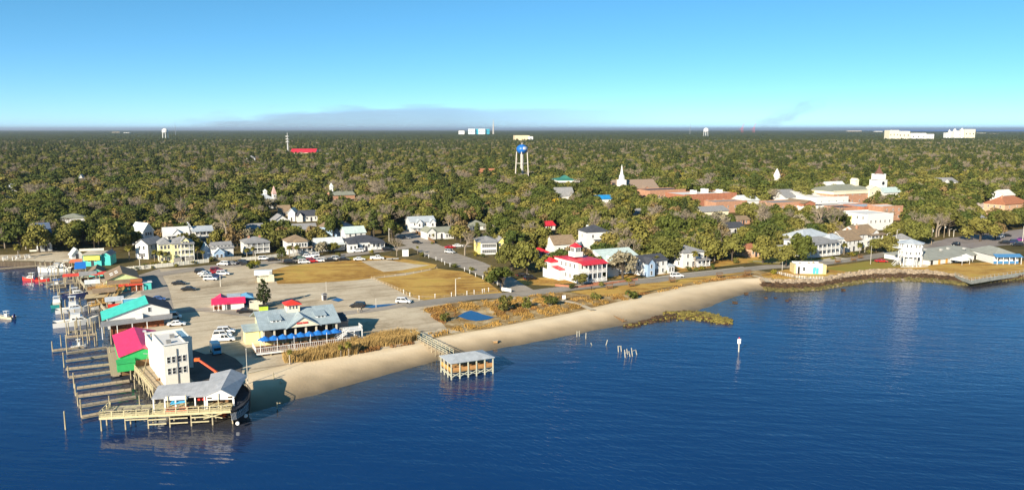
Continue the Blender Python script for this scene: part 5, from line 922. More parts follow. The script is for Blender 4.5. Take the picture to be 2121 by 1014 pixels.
for i, (x, y) in enumerate([(22,548),(48,546),(100,560),(128,574)]):
    t = thing('boat_lift', ('white framed boat lift at the left edge of the marina','white framed boat lift beside the lone palm','timber boat lift left of the pale cruiser','timber boat lift below the pale cruiser')[i], 'boat lift', P(x, y, 0), R(12)); lm = TRIM if i < 2 else PILE
    for a in (-1.7,1.7):
        for b_ in (-2.2,2.2): post(t, a, b_, -1, 3.4, .1, lm, 'post')
        MB().box(a, 0, 3.4, .2, 4.8, .2).build('beam', lm, t)
# ---- boats
HULLW = mat('white_gelcoat', (.68,.68,.66), .25, .03, 1, .5); BOATT = mat('teal_hull', (.02,.20,.20), .4, .15); NAVY = mat('navy_cover', (.02,.03,.10), .7, .2)
def boat(label, px, py, L, head, hullm=None, kind='cruiser', cover=None, beam=None, free=1.1):
    o = thing('boat', label, 'boat', P(px, py, 0), head); B_ = beam or L*.3; mb = MB(); S_ = []
    for f, wf, zf in ((0,.92,0),(.25,1,0),(.55,.98,.05),(.8,.68,.25),(.94,.3,.5),(1,.03,.65)):
        x = -L/2+L*f; hb = B_/2*wf; S_ += [(x,-hb,free+zf*free*.8),(x,-hb*.8,-.3),(x,hb*.8,-.3),(x,hb,free+zf*free*.8)]
    F = []
    for i in range(5):
        a = 4*i
        for j in range(3): F.append((a+j, a+j+4, a+j+5, a+j+1))
    F += [(0,1,2,3),(20,23,22,21)]; mb.add(S_, F); mb.build('hull', hullm or HULLW, o)
    D = [S_[4*i] for i in range(6)]+[S_[4*i+3] for i in range(5,-1,-1)]
    fd = [(x, y*.93, z-.06-(.45 if x < -L*.2 else 0)) for x, y, z in D]; MB().add(fd, [tuple(range(12))]).build('deck', mat('boat_deck', (.62,.58,.50), .7, .08), o)
    if kind in ('cruiser', 'big'):
        cb = MB(); z0 = free*.9; hh = 1.25 if kind == 'big' else 1.05; w1, w2 = B_*.40, B_*.33
        x0, x1, x2 = -L*.12, L*.14, L*.26
        cb.add([(x0,-w1,z0),(x2,-w1*.7,z0+.2),(x2,w1*.7,z0+.2),(x0,w1,z0),(x0,-w2,z0+hh),(x1,-w2,z0+hh),(x1,w2,z0+hh),(x0,w2,z0+hh)], [(0,1,5,4),(1,2,6,5),(2,3,7,6),(3,0,4,7),(4,5,6,7)]); cb.build('cabin', HULLW, o)
        for sg in (-1, 1):
            for k in range(3): a = x0+(x1-x0)*(.12+.3*k); MB().box(a+.35, sg*(w1+w2)/2*1.015, z0+hh*.45, (x1-x0)*.2, .10, hh*.32).build('cabin_window', GLASS, o)
        MB().slab([(x1+.06,-w2*.8,z0+hh*.92),(x2-.25,-w2*.7,z0+.5),(x2-.25,w2*.7,z0+.5),(x1+.06,w2*.8,z0+hh*.92)], .05).build('windscreen', GLASS, o)
        if kind == 'big':
            MB().box((x0+x1)/2-.2, 0, z0+hh+.01, (x1-x0)*.8, B_*.6, .75).build('flybridge', HULLW, o); mb = MB()
            for a in (x0+.3, x1-.6):
                for sg in (-1,1): mb.bar((a,sg*B_*.27,z0+hh+.7),(a,sg*B_*.25,z0+hh+2.3),.07)
            mb.box((x0+x1)/2-.2,0,z0+hh+2.3,(x1-x0)*.85,B_*.6,.1); mb.build('hardtop', HULLW, o); MB().bar((x0+.6,0,z0+hh+2.4),(x0+.4,0,z0+hh+4.2),.06).build('antenna', TRIM, o)
        else:
            mb = MB()
            for a in (x0, x0+1.2):
                for sg in (-1,1): mb.bar((a,sg*w2,z0+hh*.9),(a,sg*w2,z0+hh+.9),.06)
            mb.box(x0+.6,0,z0+hh+.9,2.0,B_*.66,.08); mb.build('hardtop', HULLW, o)
    else:
        MB().box(-L*.02, 0, free-.4, L*.16, B_*.35, 1.15).build('console', HULLW, o); mb = MB()
        for a in (-L*.1, L*.08):
            for sg in (-1,1): mb.bar((a,sg*B_*.22,free-.2),(a,sg*B_*.22,free+1.5),.05)
        mb.box(-.1,0,free+1.5,L*.3,B_*.58,.07); mb.build('t_top', cover or HULLW, o); MB().box(-L*.53, 0, .3, .5, .45, 1.2).build('outboard', NAVY, o)
    mb = MB(); rp_ = [Vector((x, y*.95, z+.55)) for x, y, z in D[2:10]]
    for a, b_ in zip(rp_[:-1], rp_[1:]): mb.bar(a, b_, .05)
    for a in rp_: mb.bar(a-Vector((0,0,.55)), a, .04)
    mb.build('bow_rail', mat('steel_rail', (.6,.6,.6), .3, .05, 1, .5, .8), o)
    if cover and kind != 'skiff': MB().box(-L*.32, 0, free+.25, L*.22, B_*.75, .12).build('cover', cover, o)
    return o
HD = R(30)
boat('largest white sport cruiser with dark windows at the middle docks',158,672,11.5,HD,None,'big',None,4.0,1.4); boat('white cruiser with raised bow docked just above the largest cruiser',152,645,9.5,HD,None,'big',None,3.4,1.2)
boat('dark teal workboat moored end on outside the middle docks',119,632,9,R(112),BOATT,'cruiser',None,2.8,1.1); boat('red and white pilot boat at the outer marina pier',66,580,6.5,R(185),REDP,'cruiser',None,2.2,.9); boat('red hulled skiff tied behind the pilot boat',88,582,5,R(8),REDP,'skiff',None,1.9,.8); boat('long pale cruiser with teal stripe on the inner marina dock',114,562,12,R(192),None,'cruiser',None,3.4,1.4); boat('white and green cruiser at the inner end of the marina',60,542,9,R(8),None,'cruiser',mat('green_cover',(.04,.22,.18)),3,1.2); boat('white boat with dark cabin at the left edge of the marina',10,549,8,R(190),None,'cruiser',NAVY,2.8,1.1); boat('small white boat beside the palm at the marina',38,546,5.5,R(10),None,'skiff',None,2,.8); boat('grey blue covered boat under the orange red canopy dock',118,592,7.5,R(30),mat('grey_hull',(.2,.24,.27)),'skiff',BLUEC,2.4,.8); boat('dark blue boat on the near side of the upper docks',158,612,8.5,HD,NAVY,'cruiser',None,2.6,.9); boat('small white skiff tied to the short upper outer pier',164,718,3.6,R(20),None,'skiff',None,1.4,.5); boat('small tan motor boat under way alone at the left edge',14,659,5.2,R(165),mat('tan_hull',(.5,.42,.30),.5),'skiff',HULLW,2.0,.7); boat('white open boat on the dock below the orange boardwalk',192,640,6,HD,None,'skiff',None,2,.8)
boat('upper white boat beside the pale cruiser stern',137,553,7.5,R(190),None,'cruiser',NAVY,2.6,1.0)
# ---- restaurant with the blue umbrellas
Rn = thing('umbrella_restaurant', 'large restaurant with blue grey metal roof, red cupola and white railed deck', 'restaurant', (-63.1+2.6,185+.9,GZ), R(26.5))
RB = seam_mat('blue_grey_metal_roof', (.30,.37,.41), .45, .42); w_, d_, FZ = 18.4, 15, 1.6
vol(Rn, w_/2, 2.6, 0, w_-1, d_-3, 5.0, 'gx', 2.5, PALE, RB, .3, 'wall', 'upper_roof')
roof_mesh(w_/2, 0, 5.0, w_, d_, 'gx', 2.75, .7, .18).build('roof', RB, Rn)
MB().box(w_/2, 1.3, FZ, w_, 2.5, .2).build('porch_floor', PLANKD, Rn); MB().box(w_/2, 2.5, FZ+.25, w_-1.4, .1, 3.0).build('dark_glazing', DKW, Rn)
for i in range(8): post(Rn, .3+i*(w_-.6)/7, .1, -.2, 5.0, .2, mat('tan_post', (.55,.50,.40), .8))
railing(Rn, [(.1,0),(w_-.1,0)], FZ+.2)
for dx in (.2, .80):   # dormers
    x = w_*dx; mb = MB(); mb.add([(x-1.2,2.2,5.5),(x+1.2,2.2,5.5),(x+1.2,2.2,6.55),(x-1.2,2.2,6.55),(x-1.2,6.4,6.9),(x+1.2,6.4,6.9)], [(0,1,2,3),(1,5,2),(0,3,4)]); mb.build('dormer_wall', TRIM, Rn)
    MB().slab([(x-1.5,1.9,6.6),(x+1.5,1.9,6.6),(x+1.5,6.9,7.45),(x-1.5,6.9,7.45)], .14).build('dormer_roof', RB, Rn)
    for s_ in (-.45,.45): window(Rn, (x+s_, 2.15, 6.05), 0, .6, .65)
x = w_*.53; mb = MB(); mb.add([(x-3.8,-.75,4.85),(x+3.8,-.75,4.85),(x,-.75,7.1)], [(0,1,2)]); mb.build('gable_front', CREAM, Rn)
MB().slab([(x-4.4,-1.1,4.75),(x-.01,-1.1,7.4),(x-.01,6.9,7.4),(x-4.4,-.2,4.75)], .14).build('gable_roof', RB, Rn); MB().slab([(x+.01,-1.1,7.4),(x+4.4,-1.1,4.75),(x+4.4,-.2,4.75),(x+.01,6.9,7.4)], .14).build('gable_roof', RB, Rn)
sg = MB(); sg.box(x-.3,-.82,5.55,2.7,.08,.5); sg.build('sign_plate', mat('pale_red_sign',(.62,.22,.18),.7), Rn); mb = MB()
for i in range(12): mb.box(x-1.5+.21*i+(.2 if i > 5 else 0), -.88, 5.6+.05*(i % 3 == 0), .12, .06, .32+.1*(i in (0,6)))
mb.build('sign_lettering', REDP, Rn)
cxp = w_*.47; vol(Rn, cxp, 5.6, 6.6, 3.2, 3.2, 2.5, 'hip', .9, CREAM, mat('red_cupola_roof', (.66,.045,.03), .5, .06), .5, 'cupola_wall', 'cupola_roof'); wins(Rn, cxp, 5.6, 7.6, 3.2, 3.2, 1.5, 'F', 3, 1, .55, .8, .4)
vol(Rn, -1.4, 6.5, 0, 3.4, 4, 3.2, 'shed', .8, PALE, RB, .4, 'annex_wall', 'annex_roof'); vol(Rn, w_+1.6, 2.6, 0, 3.6, 6, 4.2, 'shed', .8, mat('brown_siding', (.26,.20,.17), .8), R_DARK, .2, 'annex_wall', 'annex_roof'); MB().slab([(w_-.6,8.8,5.0),(w_+4.5,8.8,4.2),(w_+4.5,12,4.2),(w_-.6,12,5.0)], .1).build('pergola_roof', mat('smoked_roof',(.08,.12,.17),.2,.2), Rn)
YD, DKZ = -6.2, 1.0   # the lower umbrella deck
planks(Rn, -2.5, w_+1.5, YD, -.15, DKZ, mat('red_brown_plank', (.20,.085,.045), .9, .25, 1.4), 'y', 1.0)
railing(Rn, [(-2.5,-.3),(-2.5,YD),(w_+1.4,YD)], DKZ, None, 1.15); mb = MB(); mb.box(w_/2-.5, YD-.05, DKZ-.45, w_+4, .1, .4); mb.build('fascia', TRIM, Rn)
deck_piles(Rn, [-2.3+i*3.2 for i in range(8)], [YD+.2,YD+3], DKZ-.1, -2.0)
for i in range(6): MB().tube((-1.5+i*3.9,YD-.05,DKZ),(-1.5+i*3.9,YD-.05,DKZ+3.1),.06).build('string_light_pole', TRIM, Rn)
MB().box(w_+3.6, -.6, 2.6, 4.4, 3.4, .2).build('landing', TRIM, Rn); railing(Rn, [(w_,-2.2),(w_+5.7,-2.2),(w_+5.7,1.0)], 2.8); MB().box(w_+3.2,1.0,0,5.2,.15,2.5).build('landing_wall', TRIM, Rn)
for i in range(8): MB().box(w_+1.2-.42*i*.8, -3.0, 2.6-.21*(i+1), .42, 1.5, .12).build('stair_tread', TRIM, Rn)
mb = MB(); mb.slab([(w_+1.8,-2.25,3.6),(w_-1.4,-2.25,2.0),(w_-1.4,-2.31,2.0),(w_+1.8,-2.31,3.6)], .15); mb.slab([(w_+1.8,-3.8,3.6),(w_-1.4,-3.8,2.0),(w_-1.4,-3.86,2.0),(w_+1.8,-3.86,3.6)], .15)
for x, y in ((w_+5.6,-2.2),(w_+3.6,-2.2),(w_+1.6,-2.2)): mb.box(x, y, -2, .22, .22, 4.6)
mb.build('stair_frame', TRIM, Rn)
BOX.append((466,740,618,742,178,'umbrella restaurant'))
UMB = {}
def umbrella(i):
    t = thing('deck_umbrella', f'{["leftmost","second","third","fourth","fifth","sixth","seventh","eighth","rightmost"][i]} blue and white umbrella from the left on the restaurant deck', 'umbrella', Rn.matrix_basis @ Vector((.2+i*2.12, -1.9-.15*(i % 2), DKZ)), R(26.5), 'blue umbrellas on the restaurant deck')
    if not UMB:
        mb = MB(); c = (0,0,2.85); ring = [(1.75*cos(2*pi*k/8+.39), 1.75*sin(2*pi*k/8+.39), 1.95) for k in range(8)]; mb.add([c]+ring, [(0,k+1,(k+1) % 8+1) for k in range(8) if k != 2]); UMB['c'] = mb.mesh('canopy', BLUEC)
        mb = MB(); mb.add([c, ring[2], ring[3]], [(0,1,2)]); UMB['s'] = mb.mesh('stripe', TRIM); UMB['p'] = MB().tube((0,0,0),(0,0,2.85),.04).mesh('pole', TRIM)
    link('canopy', UMB['c'], t); link('stripe', UMB['s'], t); link('pole', UMB['p'], t)
for i in range(9): umbrella(i)
for i in range(8): table(Rn.matrix_basis @ Vector((.8+i*2.2, -3.6, DKZ)), R(26.5+90), BROWNW, f'{["first","second","third","fourth","fifth","sixth","seventh","last"][i]} brown table in front of the blue umbrellas, counted from the left', 'tables on the umbrella deck', 1.5)
# ---- pink roofed shack, its fence box, dumpster yard, booth, utility box
PINK = seam_mat('pink_metal_roof', (.74,.030,.11), .5, .5)
o, w_, h_ = house('white shack with hot pink roof and blue and grey rear roofs',474,641,66,6,628,617,20,'gx',rm=PINK,win='',cat='building',name='pink_shack',extra=[dict(x=-.24,y=3.5,w=.48,d=5,h=1.0,roof='gy',rise=1.3,rm=PINK,nw='wing_wall',nr='wing_roof'),dict(x=.18,y=6.1,w=.40,d=5,h=1.12,roof='shed',rise=.3,rm=R_MET,nw='rear_wall',nr='rear_roof'),dict(x=.62,y=5,w=.38,d=5.5,h=1.12,roof='hip',rise=.9,rm=mat('blue_metal_roof',(.13,.33,.52),.45),wm=mat('dark_blue_wall',(.05,.07,.20),.8),nw='rear_wall',nr='rear_roof')],seen=(432,540,597,642))
for i in range(3): post(o, -w_*.48+i*1.3, -.6, 0, 1.9, .08)
MB().box(-w_*.36,-.05,.3,2.4,.1,1.1).build('serving_hatch', RUST, o)
def screen(label, px, py, w_, d_, h_, m, inner=None, rot=20):
    t = thing('screen_fence', label, 'fence', P(px, py), R(rot)); k = max(3, int(w_/1.0)); me = MB().box(0,0,0,w_/k-.04,.08,h_).mesh('fence_panel', m)
    for i in range(k): link('fence_panel', me, t, (-w_/2+w_*(i+.5)/k, 0, 0)); link('fence_panel', me, t, (-w_/2+w_*(i+.5)/k, d_, 0))
    k2 = max(2, int(d_/1.0)); me2 = MB().box(0,0,0,.08,d_/k2-.04,h_).mesh('fence_panel', m)
    for i in range(k2): link('fence_panel', me2, t, (-w_/2, d_*(i+.5)/k2, 0)); link('fence_panel', me2, t, (w_/2, d_*(i+.5)/k2, 0))
    return t
screen('whitewashed timber fence box right of the pink roofed shack',531,641,3.6,3.4,2.2,mat('whitewashed_timber',(.60,.56,.46),.9,.1)); screen('cream dumpster enclosure at the edge of the gravel car park',551,584,5.6,3.6,1.9,mat('cream_fence',(.62,.57,.44),.9,.08))
def dumpster(label, px, py, m):
    t = thing('dumpster', label, 'dumpster', P(px, py), R(20)); mb = MB(); mb.add([(-1.2,-.8,0),(1.2,-.8,0),(1.2,.8,0),(-1.2,.8,0),(-1.3,-.9,1.4),(1.3,-.9,1.4),(1.3,.9,1.7),(-1.3,.9,1.7)], [(3,2,1,0),(0,1,5,4),(1,2,6,5),(2,3,7,6),(3,0,4,7)]); mb.build('body', m, t); MB().slab([(-1.3,-.9,1.45),(1.3,-.9,1.45),(1.3,.9,1.75),(-1.3,.9,1.75)], .06).build('lid', DKW, t)
dumpster('dark green dumpster inside the cream enclosure',548,580,GREENW); dumpster('lime green skip beside the dark cedar and the fence box',546,643,mat('lime_paint',(.40,.58,.05),.7))
t = thing('container_truck', 'white and grey storage trailer behind the cream dumpster enclosure', 'trailer', P(546,573), R(10)); MB().box(0,0,.8,6.2,2.2,1.7).build('box', HULLW, t); MB().box(2.6,-.01,.7,.9,2.26,1.5).build('front', mat('trailer_grey',(.3,.32,.34)), t)
for x in (-2.2,2.2):
    for y in (-.95,.95): MB().tube((x,y-.12,.42),(x,y+.12,.42),.42,n=10).build('wheel', DKW, t)
o, w_, h_ = house('small white ticket booth with dark doorway on the gravel',673,622,9,1.8,611,607,24,'hip',rm=R_GREY,cat='booth',name='ticket_booth',seen=(668,680,604,623),ov=.2)
t = thing('utility_box', 'plain white utility cabinet on the grass beside the parking street', 'cabinet', P(840,530), R(6)); MB().box(0,0,0,2.6,1.6,2.6).build('cabinet', TRIM, t); MB().box(0,0,2.605,2.8,1.8,.1).build('cap', R_PALE, t)
# ---- orange boom lift and box truck
t = thing('boom_lift', 'orange boom lift with raised arm between the white block and the umbrella deck', 'boom lift', P(462,800), R(100))
base = Vector((0,0,.0)); MB().box(0,0,.5,2.6,1.9,1.1).build('chassis', ORANGE, t)
for x in (-.9,.9):
    for y in (-.85,.85): MB().tube((x,y-.18,.5),(x,y+.18,.5),.5,n=10).build('wheel', DKW, t)
e1 = local(P(446,768,5.2), t); e2 = local(P(408,742,7.6), t); MB().bar((0,0,1.6), e1, .45, .5).build('lower_arm', ORANGE, t); MB().bar(e1, e2, .32, .36).build('upper_arm', mat('orange_arm',(.68,.10,.05),.5), t); MB().box(e2.x, e2.y, e2.z-.5, .7, 1.1, .6).build('basket', ORANGE, t)
# ---- small pale pump house on the right lawn
o, w_, h_ = house('small white pump house with yellow end walls and teal doors on the shore lawn',1676,567,56,5.5,549,None,-3,'flat',rm=R_WHITE,cat='building',name='pump_house',win='F2x1',door=False,seen=(1644,1708,544,568))
for x in (-w_*.54, w_*.56): MB().box(x, 2.6, 0, w_*(.06 if x < 0 else .13), 5.9, h_+.15).build('end_wall', mat('ochre_stucco',(.60,.50,.26),.9,.08), o)
for x in (.18,.30): MB().box(w_*x, -.06, .05, w_*.1, .1, 2.3).build('door', TEALW, o)
MB().box(-w_*.40,-.03,.1,w_*.08,.08,2.6).build('door', DKW, o)
for x, s_ in ((.05,.8),(.22,1.2),(-.3,.7)): MB().tube((w_*x,2.6,h_),(w_*x,2.6,h_+s_),.35,.3,8).build('roof_vent', PLANKD, o)
# ---- white eight sided house on stilts
c = P(1896,553); c.y += 4.5; o = thing('stilt_house', 'white eight sided house on stilts with grey roof and outside stairs', 'house', c, R(10)); rr = 4.5; oc = [(rr*cos(2*pi*k/8+pi/8), rr*sin(2*pi*k/8+pi/8)) for k in range(8)]
zf, ze = 4.0, ZAT(506, c.y-4)-GZ
MB().prism(oc, zf, ze).build('wall', WHITE, o); mb = MB(); ro = [(x*1.12, y*1.12, ze) for x, y in oc]; mb.add(ro+[(x, y, z+.2) for x, y, z in ro]+[(0,0,ze+1.7)], [tuple(range(7,-1,-1))]+[(k, (k+1) % 8, 8+(k+1) % 8, 8+k) for k in range(8)]+[(8+k, 8+(k+1) % 8, 16) for k in range(8)]); mb.build('roof', R_MET, o)
for k in range(8):
    x, y = oc[k]; post(o, x*.95, y*.95, 0, zf, .16, None, 'stilt'); x2, y2 = oc[(k+1) % 8]; post(o, (x+x2)/2*.97, (y+y2)/2*.97, 0, zf, .12, None, 'stilt'); a = atan2((y+y2)/2, (x+x2)/2)
    for zz in (zf+1.3, zf+4.0):
        for s_ in (-.7,.7): window(o, ((x+x2)/2*1.005-sin(a)*s_, (y+y2)/2*1.005+cos(a)*s_, zz), a+pi/2, .6, 1.1)
MB().prism([(x*.98, y*.98) for x, y in oc], zf-.25, zf-.01).build('floor', TRIM, o); MB().prism([(x*.55, y*.55) for x, y in oc], 0, zf-.26).build('core', mat('shaded_core',(.4,.42,.45)), o)
mb = MB()
for i in range(9): mb.box(-4.6-.42*i, -1.5, zf-.45*i, .5, 1.2, .12)
mb.bar((-4.4,-2.1,zf+1),(-8.6,-2.1,.9),.1); mb.bar((-4.4,-.9,zf+1),(-8.6,-.9,.9),.1); mb.box(-4.9,1.2,zf+2.9,2.2,3.4,.15); mb.bar((-5.9,2.6,zf+3.9),(-5.9,-.4,zf+3.9),.1)
mb.build('outside_stair', TRIM, o); railing(o, [(-6.8,-4.2),(-1.5,-5.2),(4.5,-4.6)], 0, None, 1.6, name='white_fence'); BOX.append((1855,1924,496,555,c.y,'white stilt house'))
# lookout cabin behind it
house('small white lookout with a dark window band left of the stilt house',1872,512,24,5,494,484,14,'hip',rm=R_GREY,win='F4x1',cat='building',name='lookout',seen=(1857,1886,484,506))
# ---- long grey roofed harbour restaurant and the blue fronted one
SLATE = mat('greenish_grey_roof', (.27,.28,.25), .9, .12, .3)
o, w_, h_ = house('long low harbour restaurant with broad grey green roof and orange doors',1990,541,128,20,531,512,28,'hip',wm=WHITE,rm=SLATE,cat='restaurant',name='harbour_restaurant',door=False,seen=(1922,2062,503,549))
for i in range(9): MB().box(-w_/2+1.5+i*(w_-3)/8, -.06, .05, 1.3, .1, 1.9).build('door', mat('orange_door',(.60,.30,.07),.7) if i % 3 else DKW, o)
for x, y in ((-.1,6),(.05,7),(.2,4),(-.25,9)): MB().box(w_*x, y, h_+1.6+.2*y/6, 1.0, 1.0, .9).build('roof_vent', mat('vent_grey2',(.35,.35,.34)), o)
o, w_, h_ = house('blue fronted seafood restaurant with grey roof and dark windows at the right shore',2083,546,52,16,529,511,2,'hip',wm=WHITE,rm=SLATE,cat='restaurant',name='blue_restaurant',win='F4x1',door=False,seen=(2055,2121,508,546))
BLUEP = mat('blue_paint', (.06,.19,.38), .6, .08); MB().box(0,-.12,0,w_,.15,1.1).build('blue_skirting', BLUEP, o); MB().slab([(-w_/2-.5,-2.2,h_-.3),(w_/2+.5,-2.2,h_-.3),(w_/2+.4,.1,h_+.7),(-w_/2-.4,.1,h_+.7)], .12).build('blue_awning', BLUEP, o)
for i in range(5): post(o, -w_/2+.2+i*(w_-.4)/4, -2.0, 0, h_-.4, .09)
for lb, px, py, s_ in (('larger white canopy tent before the long harbour restaurant',1988,546,5.0),('second white canopy tent close to the larger one',2000,541,3.6),('white canopy tent next to the blue fronted restaurant',2044,536,4.4)):
    t = thing('canopy_tent', lb, 'tent', P(px, py), R(28)); mb = MB(); q = s_/2; mb.add([(-q,-q,2.0),(q,-q,2.0),(q,q,2.0),(-q,q,2.0),(0,0,3.1),(-q,-q,1.5),(q,-q,1.5),(q,q,1.5),(-q,q,1.5)], [(0,1,4),(1,2,4),(2,3,4),(3,0,4),(0,5,6,1),(1,6,7,2),(2,7,8,3),(3,8,5,0)]); mb.build('canopy', TRIM, t)
    for x in (-q,q):
        for y in (-q,q): post(t, x*.96, y*.96, 0, 1.5, .05, None, 'pole')
# seawall at the right shore with its rail
t = thing('seawall', 'grey seawall with rail around the point of the right lawn', 'wall', (0,0,0)); wl = [P(1978,571),P(2012,583),P(2060,575),P(2121,566),P(2300,546)]
mb = MB()
for a, b_ in zip(wl[:-1], wl[1:]): mb.add([a+Vector((0,0,.35)), b_+Vector((0,0,.35)), b_-Vector((0,0,.9)), a-Vector((0,0,.9)), a+Vector((0,.5,.35)), b_+Vector((0,.5,.35))], [(3,2,1,0),(0,1,5,4)])
mb.build('wall', mat('seawall_concrete', (.23,.24,.22), .9, .2, .6), t); mb = MB()
for a, b_ in zip(wl[:-1], wl[1:]):
    k = int((b_-a).length/2.4)
    for i in range(k): q = a.lerp(b_, i/k); mb.bar(q, q+Vector((0,.2,1.3)), .08)
    mb.bar(a+Vector((0,.2,1.3)), b_+Vector((0,.2,1.3)), .07)
mb.build('railing', mat('grey_rail', (.32,.34,.33), .7), t)
t = thing('seawall', 'promenade with white railing curving below the pump house', 'promenade', (0,0,0)); wl = [P(1603,566),P(1622,570),P(1645,575),P(1672,578),P(1704,578)]; mb = MB()
for a, b_ in zip(wl[:-1], wl[1:]):
    for dz in (1.0,.5): mb.bar(a+Vector((0,0,dz)), b_+Vector((0,0,dz)), .08)
    for i in range(6): q = a.lerp(b_, i/5); mb.bar(q, q+Vector((0,0,1.1)), .1)
mb.build('railing', TRIM, t); mb = MB()
for a, b_ in zip(wl[:-1], wl[1:]): mb.add([a+Vector((0,.1,.06)), b_+Vector((0,.1,.06)), b_+Vector((0,2.6,.06)), a+Vector((0,2.6,.06))], [(0,1,2,3)])
mb.build('path', conc, t)
# ---- roofed pavilion on posts and its boardwalk
pf = P(912+10,788,0); t = thing('pavilion', 'roofed timber pavilion on tall braced posts standing in the river', 'pavilion', P(935,786,0), R(15))
a0 = t.location; fr = P(1021,773,0); bl_ = P(914,774,0); t.rotation_euler.z = atan2(fr.y-a0.y, fr.x-a0.x); w_ = (fr-a0).length; d_ = 6.2
ev, dk = 3.75, 1.75; PW = mat('green_white_timber', (.46,.46,.36), .85, .15)
planks(t, -.1, w_+.1, 0, d_, dk, mat('orange_plank', (.46,.27,.10), .85, .15), 'y', .8); roof_mesh(w_/2, 0, ev, w_, d_, 'hip', 1.05, .35, .14).build('roof', seam_mat('pale_grey_metal_roof', (.37,.40,.43), .4, .4), t)
for i in range(6):
    x = w_*i/5
    for y in (0, d_): MB().box(x, y, -1.2, .24, .24, ev+1.2).build('post', PW, t)
for y in (d_/3, 2*d_/3):
    for x in (0, w_): MB().box(x, y, -1.2, .22, .22, ev+1.2).build('post', PW, t)
for i in range(5):
    x0, x1 = w_*i/5+.12, w_*(i+1)/5-.12
    for y in (-.04, d_+.04): MB().bar((x0,y,.6),(x1,y,1.35),.09,.16).bar((x0,y+.1,1.35),(x1,y+.1,.6),.09,.16).build('cross_brace', PW, t)
    MB().box((x0+x1)/2, .08, dk+.1, x1-x0, .08, .75).build('rail_panel', mat('orange_panel', (.42,.22,.085), .85, .2), t); table(t.matrix_basis @ Vector(((x0+x1)/2, 1.5, dk)), t.rotation_euler.z+pi/2, _M['orange_panel'], f'{["first","second","third","fourth","fifth"][i]} picnic table from the left under the pavilion roof', 'picnic tables in the pavilion', 1.1)
for i in range(3):
    y0, y1 = d_*i/3+.12, d_*(i+1)/3-.12
    for x in (-.04, w_+.04): MB().bar((x,y0,.6),(x,y1,1.35),.09,.16).bar((x+.1,y0,1.35),(x+.1,y1,.6),.09,.16).build('cross_brace', PW, t)
    MB().box(.08, (y0+y1)/2, dk+.1, .08, y1-y0, .75).build('rail_panel', GOLDW, t)
MB().box(w_/2, 0, ev-.22, w_, .12, .2).box(w_/2, d_, ev-.22, w_, .12, .2).build('eave_beam', PW, t)
a, b_ = P(856,693,2.3), P(933,738,1.9); t = thing('beach_boardwalk', 'narrow railed boardwalk on piles from the reeds to the pavilion', 'boardwalk', a, atan2(b_.y-a.y, b_.x-a.x)); L = (b_-a).length
planks(t, 0, L, -.8, .8, .05, PLANKD, 'y', .8); k = int(L/2.1)
for i in range(k+1):
    for y in (-.85,.85): MB().tube((L*i/k,y,-4),(L*i/k,y,1.25),.1,.09).build('pile', PILE, t)
for y in (-.85,.85): mb = MB(); mb.bar((0,y,1.1),(L,y,1.1),.1,.12); mb.bar((0,y,.6),(L,y,.6),.06,.12); mb.build('railing', PW, t)
